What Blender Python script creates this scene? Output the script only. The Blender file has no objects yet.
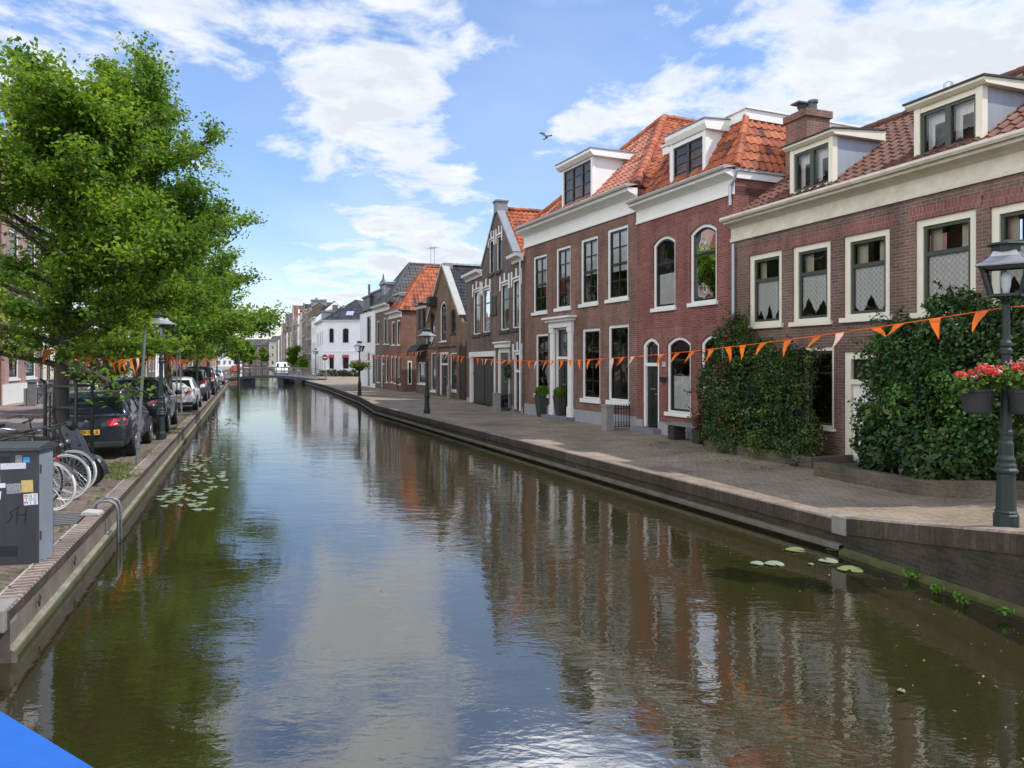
import bpy, bmesh, math, random
import numpy as np
from mathutils import Vector, Matrix
from mathutils.geometry import tessellate_polygon

PI = math.pi
sc = bpy.context.scene
COL = sc.collection

# ------------------------------------------------------------------ camera, sky, sun, exposure
F = 720.0                                   # focal length in pixels of the 1024 px wide frame
CAMZ = 2.12                                 # eye above the quay paving (z = 0)
cam_d = bpy.data.cameras.new('camera')
cam_d.sensor_width = 36.0
cam_d.lens = F / 1024 * 36
cam_d.shift_y = -22 / 1024
cam_d.clip_end = 6000
cam_d.clip_start = 0.05
cam = bpy.data.objects.new('camera', cam_d)
COL.objects.link(cam)
cam.location = (0, 0, CAMZ)
cam.rotation_euler = (PI / 2, 0, 0)
sc.camera = cam

SUN = Vector((0.74, -0.22, 1.0)).normalized()
w = bpy.data.worlds.new('World')
sc.world = w
w.use_nodes = True
wt = w.node_tree
wt.nodes.clear()


def N(t, kind, **kw):
    n = t.nodes.new(kind)
    for k, v in kw.items():
        if hasattr(n, k):
            setattr(n, k, v)
        else:
            n.inputs[k].default_value = v
    return n


def math_node(t, op, a, b=None, clamp=False):
    n = t.nodes.new('ShaderNodeMath')
    n.operation = op
    n.use_clamp = clamp
    for i, q in enumerate((a, b)):
        if q is None:
            continue
        if isinstance(q, (int, float)):
            n.inputs[i].default_value = q
        else:
            t.links.new(q, n.inputs[i])
    return n.outputs[0]


def build_sky(t):
    L = t.links.new
    out = N(t, 'ShaderNodeOutputWorld')
    bg = N(t, 'ShaderNodeBackground')
    bg.inputs['Strength'].default_value = 0.125
    sky = N(t, 'ShaderNodeTexSky', sky_type='NISHITA', sun_disc=False)
    sky.sun_elevation = math.asin(SUN.z)
    sky.sun_rotation = math.atan2(SUN.x, SUN.y)
    sky.air_density = 1.1
    sky.dust_density = 0.6
    sky.ozone_density = 1.6
    tc = N(t, 'ShaderNodeTexCoord')
    vec = tc.outputs['Generated']
    sep = N(t, 'ShaderNodeSeparateXYZ')
    L(vec, sep.inputs[0])
    zc = math_node(t, 'MAXIMUM', sep.outputs[2], 0.0)
    zz = math_node(t, 'ADD', zc, 0.16)
    px = math_node(t, 'DIVIDE', sep.outputs[0], zz)
    py = math_node(t, 'DIVIDE', sep.outputs[1], zz)
    comb = N(t, 'ShaderNodeCombineXYZ')
    L(px, comb.inputs[0])
    L(py, comb.inputs[1])
    n1 = N(t, 'ShaderNodeTexNoise')
    n1.inputs['Scale'].default_value = 2.9
    n1.inputs['Detail'].default_value = 11
    n1.inputs['Roughness'].default_value = 0.62
    n1.inputs['Distortion'].default_value = 0.25
    L(comb.outputs[0], n1.inputs['Vector'])
    # where the cloud banks stand, as directions
    # the added fill brightness behind the photographer follows further down
    lobes = [((330, 0), 0.17, 0.22), ((300, 60), 0.10, 0.18), ((420, 70), 0.12, 0.32), ((340, 135), 0.085, 0.26), ((400, 165), 0.05, 0.18), ((425, 248), 0.075, 0.54), ((485, 235), 0.05, 0.36), ((360, 262), 0.04, 0.2),
             ((568, 122), 0.06, 0.52), ((655, 76), 0.07, 0.42), ((870, 70), 0.19, 0.27), ((1000, 30), 0.2, 0.32), ((760, 95), 0.08, 0.14), ((40, 40), 0.16, 0.34), ((190, 25), 0.05, 0.16),
             ((290, 280), 0.035, 0.32), ((330, 290), 0.06, 0.24),
             ((548, 40), 0.09, -0.28), ((560, 195), 0.13, -0.26), ((270, 215), 0.11, -0.30), ((225, 125), 0.075, -0.24), ((650, 5), 0.08, -0.26), ((490, 165), 0.05, -0.12)]
    cov = None
    for (u, v), r, a in lobes:
        d = Vector(((u - 512) / F, 1, (362 - v) / F)).normalized()
        dp = N(t, 'ShaderNodeVectorMath', operation='DISTANCE')
        L(vec, dp.inputs[0])
        dp.inputs[1].default_value = d
        q = math_node(t, 'DIVIDE', dp.outputs['Value'], r)
        q = math_node(t, 'MULTIPLY', q, q)
        q = math_node(t, 'MULTIPLY', q, -1.0)
        q = math_node(t, 'EXPONENT', q)
        q = math_node(t, 'MULTIPLY', q, a)
        cov = q if cov is None else math_node(t, 'ADD', cov, q)
    dens = math_node(t, 'ADD', math_node(t, 'ADD', math_node(t, 'MULTIPLY', n1.outputs['Fac'], 2.9), -0.98), cov)
    mr = N(t, 'ShaderNodeMapRange', interpolation_type='SMOOTHSTEP')
    mr.inputs['From Min'].default_value = 0.50
    mr.inputs['From Max'].default_value = 1.05
    L(dens, mr.inputs['Value'])
    # thin high veil everywhere
    n2 = N(t, 'ShaderNodeTexNoise')
    n2.inputs['Scale'].default_value = 0.7
    n2.inputs['Detail'].default_value = 6
    n2.inputs['Distortion'].default_value = 0.5
    L(comb.outputs[0], n2.inputs['Vector'])
    mv = N(t, 'ShaderNodeMapRange')
    mv.inputs['From Min'].default_value = 0.42
    mv.inputs['From Max'].default_value = 0.75
    mv.inputs['To Max'].default_value = 0.32
    L(n2.outputs['Fac'], mv.inputs['Value'])
    fac = math_node(t, 'MAXIMUM', mr.outputs[0], mv.outputs[0])
    # thicker cloud is a little greyer
    mr2 = N(t, 'ShaderNodeMapRange')
    mr2.inputs['From Min'].default_value = 0.55
    mr2.inputs['From Max'].default_value = 1.15
    n3 = N(t, 'ShaderNodeTexNoise')
    n3.inputs['Scale'].default_value = 5.0
    n3.inputs['Detail'].default_value = 7
    L(comb.outputs[0], n3.inputs['Vector'])
    n3s = math_node(t, 'MULTIPLY', n3.outputs['Fac'], 0.75)
    L(math_node(t, 'ADD', math_node(t, 'SUBTRACT', dens, 0.42), n3s), mr2.inputs['Value'])
    ramp = N(t, 'ShaderNodeMixRGB')
    ramp.inputs[1].default_value = (6.3, 6.4, 6.5, 1)
    ramp.inputs[2].default_value = (4.3, 4.6, 5.0, 1)
    L(mr2.outputs[0], ramp.inputs[0])
    # aerial whitening towards the horizon
    skyg = N(t, 'ShaderNodeMixRGB', blend_type='MULTIPLY')
    skyg.inputs[0].default_value = 1.0
    hz = N(t, 'ShaderNodeMapRange', interpolation_type='SMOOTHSTEP')
    hz.inputs['From Min'].default_value = 0.0
    hz.inputs['From Max'].default_value = 0.40
    L(zc, hz.inputs['Value'])
    grad = N(t, 'ShaderNodeMixRGB')
    grad.inputs[1].default_value = (0.93, 0.95, 1.04, 1)
    grad.inputs[2].default_value = (0.88, 1.03, 1.27, 1)
    L(hz.outputs[0], grad.inputs[0])
    L(grad.outputs[0], skyg.inputs[2])
    L(sky.outputs[0], skyg.inputs[1])
    mix = N(t, 'ShaderNodeMixRGB')
    L(fac, mix.inputs[0])
    L(skyg.outputs[0], mix.inputs[1])
    L(ramp.outputs[0], mix.inputs[2])
    # added fill: very bright unseen cloud behind and left, lifting the shaded fronts
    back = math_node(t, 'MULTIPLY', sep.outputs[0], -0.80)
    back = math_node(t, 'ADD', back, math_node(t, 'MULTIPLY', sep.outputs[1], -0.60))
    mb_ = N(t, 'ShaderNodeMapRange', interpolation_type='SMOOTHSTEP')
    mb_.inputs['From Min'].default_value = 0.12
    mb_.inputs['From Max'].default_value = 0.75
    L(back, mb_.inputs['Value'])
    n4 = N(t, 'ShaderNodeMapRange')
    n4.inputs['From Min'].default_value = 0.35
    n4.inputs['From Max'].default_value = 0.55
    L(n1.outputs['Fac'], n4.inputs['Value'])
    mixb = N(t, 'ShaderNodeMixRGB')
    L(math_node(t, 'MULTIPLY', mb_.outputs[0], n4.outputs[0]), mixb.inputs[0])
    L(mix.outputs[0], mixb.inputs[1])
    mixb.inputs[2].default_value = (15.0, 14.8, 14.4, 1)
    # added bright bank above the frame, unseen, to whiten its reflection in the water
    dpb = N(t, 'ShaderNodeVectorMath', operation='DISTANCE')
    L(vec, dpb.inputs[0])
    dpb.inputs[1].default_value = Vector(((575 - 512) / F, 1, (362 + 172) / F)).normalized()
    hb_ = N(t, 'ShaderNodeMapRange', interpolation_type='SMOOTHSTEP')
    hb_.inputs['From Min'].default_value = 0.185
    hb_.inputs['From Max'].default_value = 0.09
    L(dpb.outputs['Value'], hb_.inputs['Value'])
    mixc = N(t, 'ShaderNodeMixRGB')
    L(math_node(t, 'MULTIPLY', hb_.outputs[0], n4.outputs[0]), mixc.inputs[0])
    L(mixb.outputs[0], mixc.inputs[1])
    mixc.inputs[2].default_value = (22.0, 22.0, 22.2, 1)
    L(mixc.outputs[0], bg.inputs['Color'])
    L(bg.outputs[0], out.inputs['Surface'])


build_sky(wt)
w.cycles.sampling_method = 'MANUAL'
w.cycles.sample_map_resolution = 512

sun_d = bpy.data.lights.new('sun', 'SUN')
sun_d.energy = 3.0
sun_d.angle = math.radians(0.8)
sun_d.color = (1.0, 0.95, 0.87)
sun = bpy.data.objects.new('sun', sun_d)
COL.objects.link(sun)
sun.rotation_euler = SUN.to_track_quat('Z', 'Y').to_euler()
sun.location = (20, -10, 60)

sc.view_settings.view_transform = 'Standard'
sc.view_settings.look = 'None'
sc.view_settings.gamma = 1
sc.view_settings.exposure = 0.54
sc.cycles.max_bounces = 8
sc.cycles.diffuse_bounces = 3
sc.cycles.transparent_max_bounces = 12
sc.cycles.caustics_reflective = False
sc.cycles.caustics_refractive = False

# ------------------------------------------------------------------ materials
MATS = {}


def new_mat(name):
    m = bpy.data.materials.new(name)
    m.use_nodes = True
    t = m.node_tree
    t.nodes.clear()
    out = t.nodes.new('ShaderNodeOutputMaterial')
    b = t.nodes.new('ShaderNodeBsdfPrincipled')
    t.links.new(b.outputs[0], out.inputs['Surface'])
    MATS[name] = m
    return m, t, b, out


def rgba(c, k=1.0):
    return (c[0] * k, c[1] * k, c[2] * k, 1)


def mat(name, col, rough=0.6, metal=0.0, var=0.18, scale=6.0, bump=0.0, spec=0.5, coat=0.0, streak=False, tint=None):
    """plain surface with natural variation; tint = second colour mixed in by noise"""
    m, t, b, out = new_mat(name)
    L = t.links.new
    tc = N(t, 'ShaderNodeTexCoord')
    vec = tc.outputs['Object']
    if streak:
        mp = N(t, 'ShaderNodeMapping')
        mp.inputs['Scale'].default_value = (1, 1, 0.12)
        L(vec, mp.inputs['Vector'])
        vec = mp.outputs[0]
    n = N(t, 'ShaderNodeTexNoise')
    n.inputs['Scale'].default_value = scale
    n.inputs['Detail'].default_value = 6
    n.inputs['Roughness'].default_value = 0.65
    L(vec, n.inputs['Vector'])
    mr = N(t, 'ShaderNodeMapRange')
    mr.inputs['From Min'].default_value = 0.3
    mr.inputs['From Max'].default_value = 0.7
    L(n.outputs['Fac'], mr.inputs['Value'])
    mx = N(t, 'ShaderNodeMixRGB')
    mx.inputs[1].default_value = rgba(tint if tint else col, 1 if tint else 1 - var)
    mx.inputs[2].default_value = rgba(col, 1 if tint else 1 + var)
    L(mr.outputs[0], mx.inputs[0])
    L(mx.outputs[0], b.inputs['Base Color'])
    b.inputs['Roughness'].default_value = rough
    b.inputs['Metallic'].default_value = metal
    b.inputs['Specular IOR Level'].default_value = spec
    b.inputs['Coat Weight'].default_value = coat
    b.inputs['Coat Roughness'].default_value = 0.05
    if bump:
        bp = N(t, 'ShaderNodeBump')
        bp.inputs['Strength'].default_value = bump
        bp.inputs['Distance'].default_value = 0.02
        L(n.outputs['Fac'], bp.inputs['Height'])
        L(bp.outputs[0], b.inputs['Normal'])
    return m


def brick(name, c1, c2, mortar, bw=0.215, rh=0.062, ms=0.008, uv=False, rot=0.0, dirt=0.35, plane='xz', bump=0.5,
          moss=None, rough=0.85, dscale=0.7, offset=0.5):
    m, t, b, out = new_mat(name)
    L = t.links.new
    tc = N(t, 'ShaderNodeTexCoord')
    if uv:
        vec = tc.outputs['UV']
    else:
        sep = N(t, 'ShaderNodeSeparateXYZ')
        L(tc.outputs['Object'], sep.inputs[0])
        cb = N(t, 'ShaderNodeCombineXYZ')
        if plane == 'xz':
            L(math_node(t, 'ADD', sep.outputs[0], sep.outputs[1]), cb.inputs[0])
            L(sep.outputs[2], cb.inputs[1])
        else:
            L(sep.outputs[0], cb.inputs[0])
            L(sep.outputs[1], cb.inputs[1])
        vec = cb.outputs[0]
    if rot:
        mp = N(t, 'ShaderNodeMapping')
        mp.inputs['Rotation'].default_value = (0, 0, rot)
        L(vec, mp.inputs['Vector'])
        vec = mp.outputs[0]
    br = N(t, 'ShaderNodeTexBrick')
    br.offset = offset
    br.inputs['Scale'].default_value = 1.0
    br.inputs['Brick Width'].default_value = bw
    br.inputs['Row Height'].default_value = rh
    br.inputs['Mortar Size'].default_value = ms
    br.inputs['Mortar Smooth'].default_value = 0.3
    br.inputs['Bias'].default_value = -0.1
    br.inputs['Color1'].default_value = rgba(c1)
    br.inputs['Color2'].default_value = rgba(c2)
    br.inputs['Mortar'].default_value = rgba(mortar)
    L(vec, br.inputs['Vector'])
    n = N(t, 'ShaderNodeTexNoise')
    n.inputs['Scale'].default_value = dscale
    n.inputs['Detail'].default_value = 8
    n.inputs['Roughness'].default_value = 0.7
    L(tc.outputs['Object'], n.inputs['Vector'])
    mr = N(t, 'ShaderNodeMapRange')
    mr.inputs['From Min'].default_value = 0.3
    mr.inputs['From Max'].default_value = 0.7
    mr.inputs['To Min'].default_value = 1 - dirt
    mr.inputs['To Max'].default_value = 1 + dirt * 0.6
    L(n.outputs['Fac'], mr.inputs['Value'])
    nf = N(t, 'ShaderNodeTexNoise')
    nf.inputs['Scale'].default_value = 22
    nf.inputs['Detail'].default_value = 3
    L(tc.outputs['Object'], nf.inputs['Vector'])
    fr = N(t, 'ShaderNodeMapRange')
    fr.inputs['From Min'].default_value = 0.3
    fr.inputs['From Max'].default_value = 0.7
    fr.inputs['To Min'].default_value = 0.78
    fr.inputs['To Max'].default_value = 1.2
    L(nf.outputs['Fac'], fr.inputs['Value'])
    # old weathering: long streaks and repaired patches
    ms_ = N(t, 'ShaderNodeMapping')
    ms_.inputs['Scale'].default_value = (1.6, 1.6, 0.22) if plane == 'xz' else (0.8, 0.8, 0.8)
    L(tc.outputs['Object'], ms_.inputs['Vector'])
    nw = N(t, 'ShaderNodeTexNoise')
    nw.inputs['Scale'].default_value = 1.0
    nw.inputs['Detail'].default_value = 6
    nw.inputs['Roughness'].default_value = 0.6
    L(ms_.outputs[0], nw.inputs['Vector'])
    wr_ = N(t, 'ShaderNodeMapRange')
    wr_.inputs['From Min'].default_value = 0.36
    wr_.inputs['From Max'].default_value = 0.62
    wr_.inputs['To Min'].default_value = 0.72
    wr_.inputs['To Max'].default_value = 1.08
    L(nw.outputs['Fac'], wr_.inputs['Value'])
    mul = math_node(t, 'MULTIPLY', math_node(t, 'MULTIPLY', mr.outputs[0], fr.outputs[0]), wr_.outputs[0])
    mx = N(t, 'ShaderNodeVectorMath', operation='SCALE')
    L(br.outputs['Color'], mx.inputs[0])
    L(mul, mx.inputs['Scale'])
    colo = mx.outputs[0]
    if moss:
        n2 = N(t, 'ShaderNodeTexNoise')
        n2.inputs['Scale'].default_value = 1.6
        n2.inputs['Detail'].default_value = 9
        n2.inputs['Roughness'].default_value = 0.75
        L(tc.outputs['Object'], n2.inputs['Vector'])
        m2 = N(t, 'ShaderNodeMapRange')
        m2.inputs['From Min'].default_value = 0.54
        m2.inputs['From Max'].default_value = 0.70
        m2.inputs['To Max'].default_value = 0.75
        L(n2.outputs['Fac'], m2.inputs['Value'])
        mm = N(t, 'ShaderNodeMixRGB')
        L(m2.outputs[0], mm.inputs[0])
        L(colo, mm.inputs[1])
        mm.inputs[2].default_value = rgba(moss)
        colo = mm.outputs[0]
    L(colo, b.inputs['Base Color'])
    b.inputs['Roughness'].default_value = rough
    b.inputs['Specular IOR Level'].default_value = 0.3
    bp = N(t, 'ShaderNodeBump')
    bp.inputs['Strength'].default_value = bump
    bp.inputs['Distance'].default_value = 0.012
    inv = math_node(t, 'SUBTRACT', 1.0, br.outputs['Fac'])
    L(math_node(t, 'ADD', inv, math_node(t, 'MULTIPLY', nf.outputs['Fac'], 0.6)), bp.inputs['Height'])
    L(bp.outputs[0], b.inputs['Normal'])
    return m


def tile_mat(name, c1, c2, dark, rough=0.75):
    m, t, b, out = new_mat(name)
    L = t.links.new
    at = N(t, 'ShaderNodeAttribute')
    at.attribute_name = 'tint'
    cr = N(t, 'ShaderNodeValToRGB')
    cr.color_ramp.elements[0].color = rgba(dark)
    cr.color_ramp.elements[1].color = rgba(c2)
    e = cr.color_ramp.elements.new(0.35)
    e.color = rgba(c1)
    L(at.outputs['Fac'], cr.inputs[0])
    tc = N(t, 'ShaderNodeTexCoord')
    n = N(t, 'ShaderNodeTexNoise')
    n.inputs['Scale'].default_value = 2.2
    n.inputs['Detail'].default_value = 8
    n.inputs['Roughness'].default_value = 0.75
    L(tc.outputs['Object'], n.inputs['Vector'])
    mr = N(t, 'ShaderNodeMapRange')
    mr.inputs['From Min'].default_value = 0.35
    mr.inputs['From Max'].default_value = 0.68
    mr.inputs['To Min'].default_value = 0.62
    mr.inputs['To Max'].default_value = 1.15
    L(n.outputs['Fac'], mr.inputs['Value'])
    mx = N(t, 'ShaderNodeVectorMath', operation='SCALE')
    L(cr.outputs[0], mx.inputs[0])
    L(mr.outputs[0], mx.inputs['Scale'])
    # lichen and soot
    n2 = N(t, 'ShaderNodeTexNoise')
    n2.inputs['Scale'].default_value = 3.4
    n2.inputs['Detail'].default_value = 9
    n2.inputs['Roughness'].default_value = 0.8
    L(tc.outputs['Object'], n2.inputs['Vector'])
    m2 = N(t, 'ShaderNodeMapRange')
    m2.inputs['From Min'].default_value = 0.55
    m2.inputs['From Max'].default_value = 0.72
    m2.inputs['To Max'].default_value = 0.7
    L(n2.outputs['Fac'], m2.inputs['Value'])
    mm = N(t, 'ShaderNodeMixRGB')
    L(m2.outputs[0], mm.inputs[0])
    L(mx.outputs[0], mm.inputs[1])
    mm.inputs[2].default_value = (0.085, 0.062, 0.042, 1)
    L(mm.outputs[0], b.inputs['Base Color'])
    b.inputs['Roughness'].default_value = rough
    return m


def leaf_mat(name, dark, mid, light, trans=0.35):
    m, t, b, out = new_mat(name)
    L = t.links.new
    at = N(t, 'ShaderNodeAttribute')
    at.attribute_name = 'tint'
    cr = N(t, 'ShaderNodeValToRGB')
    cr.color_ramp.elements[0].color = rgba(dark)
    cr.color_ramp.elements[1].color = rgba(light)
    e = cr.color_ramp.elements.new(0.5)
    e.color = rgba(mid)
    L(at.outputs['Fac'], cr.inputs[0])
    L(cr.outputs[0], b.inputs['Base Color'])
    b.inputs['Roughness'].default_value = 0.48
    b.inputs['Specular IOR Level'].default_value = 0.35
    tr = N(t, 'ShaderNodeBsdfTranslucent')
    hs = N(t, 'ShaderNodeMixRGB', blend_type='MULTIPLY')
    hs.inputs[0].default_value = 1
    hs.inputs[2].default_value = (1.5, 1.45, 0.7, 1)
    L(cr.outputs[0], hs.inputs[1])
    L(hs.outputs[0], tr.inputs['Color'])
    mx = N(t, 'ShaderNodeMixShader')
    mx.inputs[0].default_value = trans
    L(b.outputs[0], mx.inputs[1])
    L(tr.outputs[0], mx.inputs[2])
    L(mx.outputs[0], out.inputs['Surface'])
    return m


def glass_mat(name, tintc=(0.95, 0.97, 0.97), ior=1.62):
    m, t, b, out = new_mat(name)
    L = t.links.new
    t.nodes.remove(b)
    tr = N(t, 'ShaderNodeBsdfTransparent')
    tr.inputs[0].default_value = rgba(tintc)
    gl = N(t, 'ShaderNodeBsdfGlossy')
    gl.inputs['Roughness'].default_value = 0.015
    tc = N(t, 'ShaderNodeTexCoord')
    n = N(t, 'ShaderNodeTexNoise')
    n.inputs['Scale'].default_value = 1.7
    n.inputs['Detail'].default_value = 1
    L(tc.outputs['Object'], n.inputs['Vector'])
    bp = N(t, 'ShaderNodeBump')
    bp.inputs['Strength'].default_value = 0.12
    bp.inputs['Distance'].default_value = 0.05
    L(n.outputs['Fac'], bp.inputs['Height'])
    L(bp.outputs[0], gl.inputs['Normal'])
    fr = N(t, 'ShaderNodeFresnel')
    fr.inputs['IOR'].default_value = ior
    mx = N(t, 'ShaderNodeMixShader')
    L(fr.outputs[0], mx.inputs[0])
    L(tr.outputs[0], mx.inputs[1])
    L(gl.outputs[0], mx.inputs[2])
    L(mx.outputs[0], out.inputs['Surface'])
    return m


def lace_mat(name):
    m, t, b, out = new_mat(name)
    L = t.links.new
    b.inputs['Base Color'].default_value = (0.93, 0.93, 0.91, 1)
    b.inputs['Roughness'].default_value = 0.9
    tc = N(t, 'ShaderNodeTexCoord')
    sep = N(t, 'ShaderNodeSeparateXYZ')
    L(tc.outputs['Object'], sep.inputs[0])
    a = math_node(t, 'ADD', sep.outputs[0], sep.outputs[2])
    c = math_node(t, 'SUBTRACT', sep.outputs[0], sep.outputs[2])
    sa = math_node(t, 'SINE', math_node(t, 'MULTIPLY', a, 28.0))
    sb = math_node(t, 'SINE', math_node(t, 'MULTIPLY', c, 28.0))
    s = math_node(t, 'ABSOLUTE', math_node(t, 'MULTIPLY', sa, sb))
    n = N(t, 'ShaderNodeTexNoise')
    n.inputs['Scale'].default_value = 40
    L(tc.outputs['Object'], n.inputs['Vector'])
    s = math_node(t, 'ADD', s, math_node(t, 'MULTIPLY', n.outputs['Fac'], 0.6))
    mr = N(t, 'ShaderNodeMapRange')
    mr.inputs['From Min'].default_value = 0.3
    mr.inputs['From Max'].default_value = 0.75
    mr.inputs['To Min'].default_value = 0.0
    mr.inputs['To Max'].default_value = 0.24
    L(s, mr.inputs['Value'])
    tr = N(t, 'ShaderNodeBsdfTransparent')
    mx = N(t, 'ShaderNodeMixShader')
    L(mr.outputs[0], mx.inputs[0])
    L(b.outputs[0], mx.inputs[1])
    L(tr.outputs[0], mx.inputs[2])
    L(mx.outputs[0], out.inputs['Surface'])
    return m


def water_mat():
    m, t, b, out = new_mat('canal_water')
    L = t.links.new
    b.inputs['Base Color'].default_value = (0.026, 0.0225, 0.0075, 1)
    b.inputs['Roughness'].default_value = 0.0
    b.inputs['IOR'].default_value = 2.8
    b.inputs['Specular Tint'].default_value = (0.97, 0.98, 1.0, 1)
    tc = N(t, 'ShaderNodeTexCoord')
    hs = []
    for sx, sy, s, k in ((0.5, 1.1, 0.8, 1.0), (0.8, 1.8, 2.6, 0.40), (1.2, 2.2, 8.5, 0.12)):
        mp = N(t, 'ShaderNodeMapping')
        mp.inputs['Scale'].default_value = (sx, sy, 1)
        mp.inputs['Rotation'].default_value = (0, 0, math.radians(-12 if s < 5 else 20))
        L(tc.outputs['Object'], mp.inputs['Vector'])
        n = N(t, 'ShaderNodeTexNoise')
        n.inputs['Scale'].default_value = s
        n.inputs['Detail'].default_value = 2.5
        n.inputs['Distortion'].default_value = 0.5
        L(mp.outputs[0], n.inputs['Vector'])
        hs.append(math_node(t, 'MULTIPLY', n.outputs['Fac'], k))
    h = math_node(t, 'ADD', math_node(t, 'ADD', hs[0], hs[1]), hs[2])
    # calm and ruffled patches
    nb = N(t, 'ShaderNodeTexNoise')
    nb.inputs['Scale'].default_value = 0.16
    nb.inputs['Detail'].default_value = 3
    L(tc.outputs['Object'], nb.inputs['Vector'])
    mr = N(t, 'ShaderNodeMapRange')
    mr.inputs['From Min'].default_value = 0.38
    mr.inputs['From Max'].default_value = 0.65
    mr.inputs['To Min'].default_value = 0.45
    mr.inputs['To Max'].default_value = 1.0
    L(nb.outputs['Fac'], mr.inputs['Value'])
    bp = N(t, 'ShaderNodeBump')
    bp.inputs['Distance'].default_value = 0.03
    L(math_node(t, 'MULTIPLY', mr.outputs[0], 0.42), bp.inputs['Strength'])
    L(h, bp.inputs['Height'])
    L(bp.outputs[0], b.inputs['Normal'])
    return m


water_mat()
brick('brick_brown', (0.150, 0.088, 0.070), (0.215, 0.128, 0.100), (0.24, 0.21, 0.18))
brick('brick_crimson', (0.20, 0.060, 0.050), (0.27, 0.098, 0.078), (0.25, 0.175, 0.15), dirt=0.25)
brick('brick_russet', (0.195, 0.092, 0.072), (0.265, 0.135, 0.104), (0.27, 0.22, 0.185))
brick('brick_umber', (0.150, 0.103, 0.084), (0.21, 0.142, 0.115), (0.21, 0.175, 0.15))
brick('brick_ochre', (0.25, 0.145, 0.085), (0.165, 0.10, 0.065), (0.24, 0.20, 0.16))
brick('brick_orange', (0.22, 0.095, 0.065), (0.29, 0.14, 0.095), (0.25, 0.2, 0.17))
brick('brick_pink', (0.42, 0.22, 0.20), (0.50, 0.29, 0.25), (0.45, 0.38, 0.34), dirt=0.15)
brick('brick_darkred', (0.22, 0.05, 0.045), (0.28, 0.08, 0.06), (0.2, 0.15, 0.13))
brick('brick_grey', (0.22, 0.19, 0.165), (0.28, 0.24, 0.20), (0.25, 0.23, 0.21))
brick('arch_brick', (0.235, 0.085, 0.072), (0.30, 0.125, 0.10), (0.24, 0.19, 0.17), bw=0.07, rh=0.22, dirt=0.2)
brick('quay_brick', (0.046, 0.038, 0.030), (0.074, 0.058, 0.045), (0.07, 0.062, 0.05), uv=True, dirt=0.5, moss=(0.035, 0.035, 0.02), bump=0.8)
brick('coping_brick', (0.215, 0.150, 0.12), (0.15, 0.10, 0.082), (0.42, 0.39, 0.34), bw=0.105, rh=0.30, ms=0.012, uv=True, dirt=0.35,
      moss=(0.13, 0.11, 0.06), offset=0.0)
brick('soldier_brick', (0.095, 0.070, 0.052), (0.064, 0.048, 0.038), (0.07, 0.06, 0.048), bw=0.075, rh=0.24, ms=0.007, uv=True, dirt=0.55, offset=0.0, moss=(0.06, 0.05, 0.03), bump=0.8)
brick('coping_brick_right', (0.30, 0.235, 0.185), (0.235, 0.175, 0.14), (0.30, 0.27, 0.23), bw=0.075, rh=0.32, ms=0.009, uv=True, dirt=0.4,
      moss=(0.16, 0.14, 0.08), offset=0.0)
brick('shaded_strip_paving', (0.215, 0.165, 0.13), (0.16, 0.12, 0.097), (0.10, 0.085, 0.062), bw=0.21, rh=0.10, ms=0.01, plane='xy', rot=math.radians(20), dirt=0.4,
      moss=(0.12, 0.115, 0.06), bump=0.4, dscale=0.6)  # weedy brown brick, its darker colour standing in for shade near the quay edge
brick('clinker_paving', (0.365, 0.285, 0.20), (0.28, 0.22, 0.155), (0.15, 0.12, 0.085), bw=0.21, rh=0.078, ms=0.007, plane='xy', rot=math.radians(22 + 45),
      dirt=0.28, moss=(0.155, 0.145, 0.085), bump=0.35, dscale=0.35)
brick('street_paving', (0.36, 0.29, 0.26), (0.29, 0.23, 0.205), (0.2, 0.175, 0.15), bw=0.21, rh=0.10, ms=0.008, plane='xy', rot=math.radians(20),
      dirt=0.25, moss=(0.2, 0.19, 0.11), bump=0.3, dscale=0.4)
brick('garden_wall_brick', (0.115, 0.095, 0.07), (0.15, 0.125, 0.09), (0.14, 0.13, 0.10), dirt=0.45, moss=(0.055, 0.06, 0.025))
tile_mat('tile_orange', (0.34, 0.082, 0.032), (0.49, 0.15, 0.058), (0.12, 0.038, 0.025))
tile_mat('tile_salmon', (0.37, 0.115, 0.06), (0.56, 0.27, 0.19), (0.20, 0.06, 0.04))
tile_mat('tile_brown', (0.135, 0.050, 0.034), (0.21, 0.090, 0.055), (0.07, 0.032, 0.025))
tile_mat('tile_black', (0.030, 0.032, 0.035), (0.05, 0.052, 0.055), (0.018, 0.02, 0.02), rough=0.4)
tile_mat('tile_slate', (0.07, 0.07, 0.075), (0.10, 0.10, 0.105), (0.045, 0.045, 0.05), rough=0.6)
mat('white_paint', (0.80, 0.80, 0.78), 0.5, scale=2.2, bump=0.03, tint=(0.72, 0.715, 0.695))
mat('cream_paint', (0.77, 0.73, 0.61), 0.5, scale=2.5, bump=0.03, tint=(0.68, 0.635, 0.52))
mat('worn_cream', (0.68, 0.645, 0.54), 0.6, scale=3.5, bump=0.08, tint=(0.50, 0.455, 0.35))
mat('white_stucco', (0.80, 0.81, 0.83), 0.8, var=0.05, scale=1.2)
mat('cream_stucco', (0.72, 0.66, 0.50), 0.8, var=0.06, scale=1.2)
mat('beige_stucco', (0.46, 0.41, 0.34), 0.8, var=0.1, scale=1.2)
mat('taupe_stucco', (0.27, 0.24, 0.20), 0.8, var=0.12, scale=1.2)
mat('grey_plinth', (0.30, 0.31, 0.33), 0.8, var=0.12, scale=4, bump=0.1)
mat('bluestone', (0.17, 0.18, 0.19), 0.7, var=0.2, scale=8, bump=0.1)
mat('grey_stone', (0.26, 0.25, 0.24), 0.8, var=0.2, scale=10, bump=0.2)
mat('pale_concrete', (0.22, 0.205, 0.185), 0.85, var=0.14, scale=7, bump=0.2)
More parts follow.
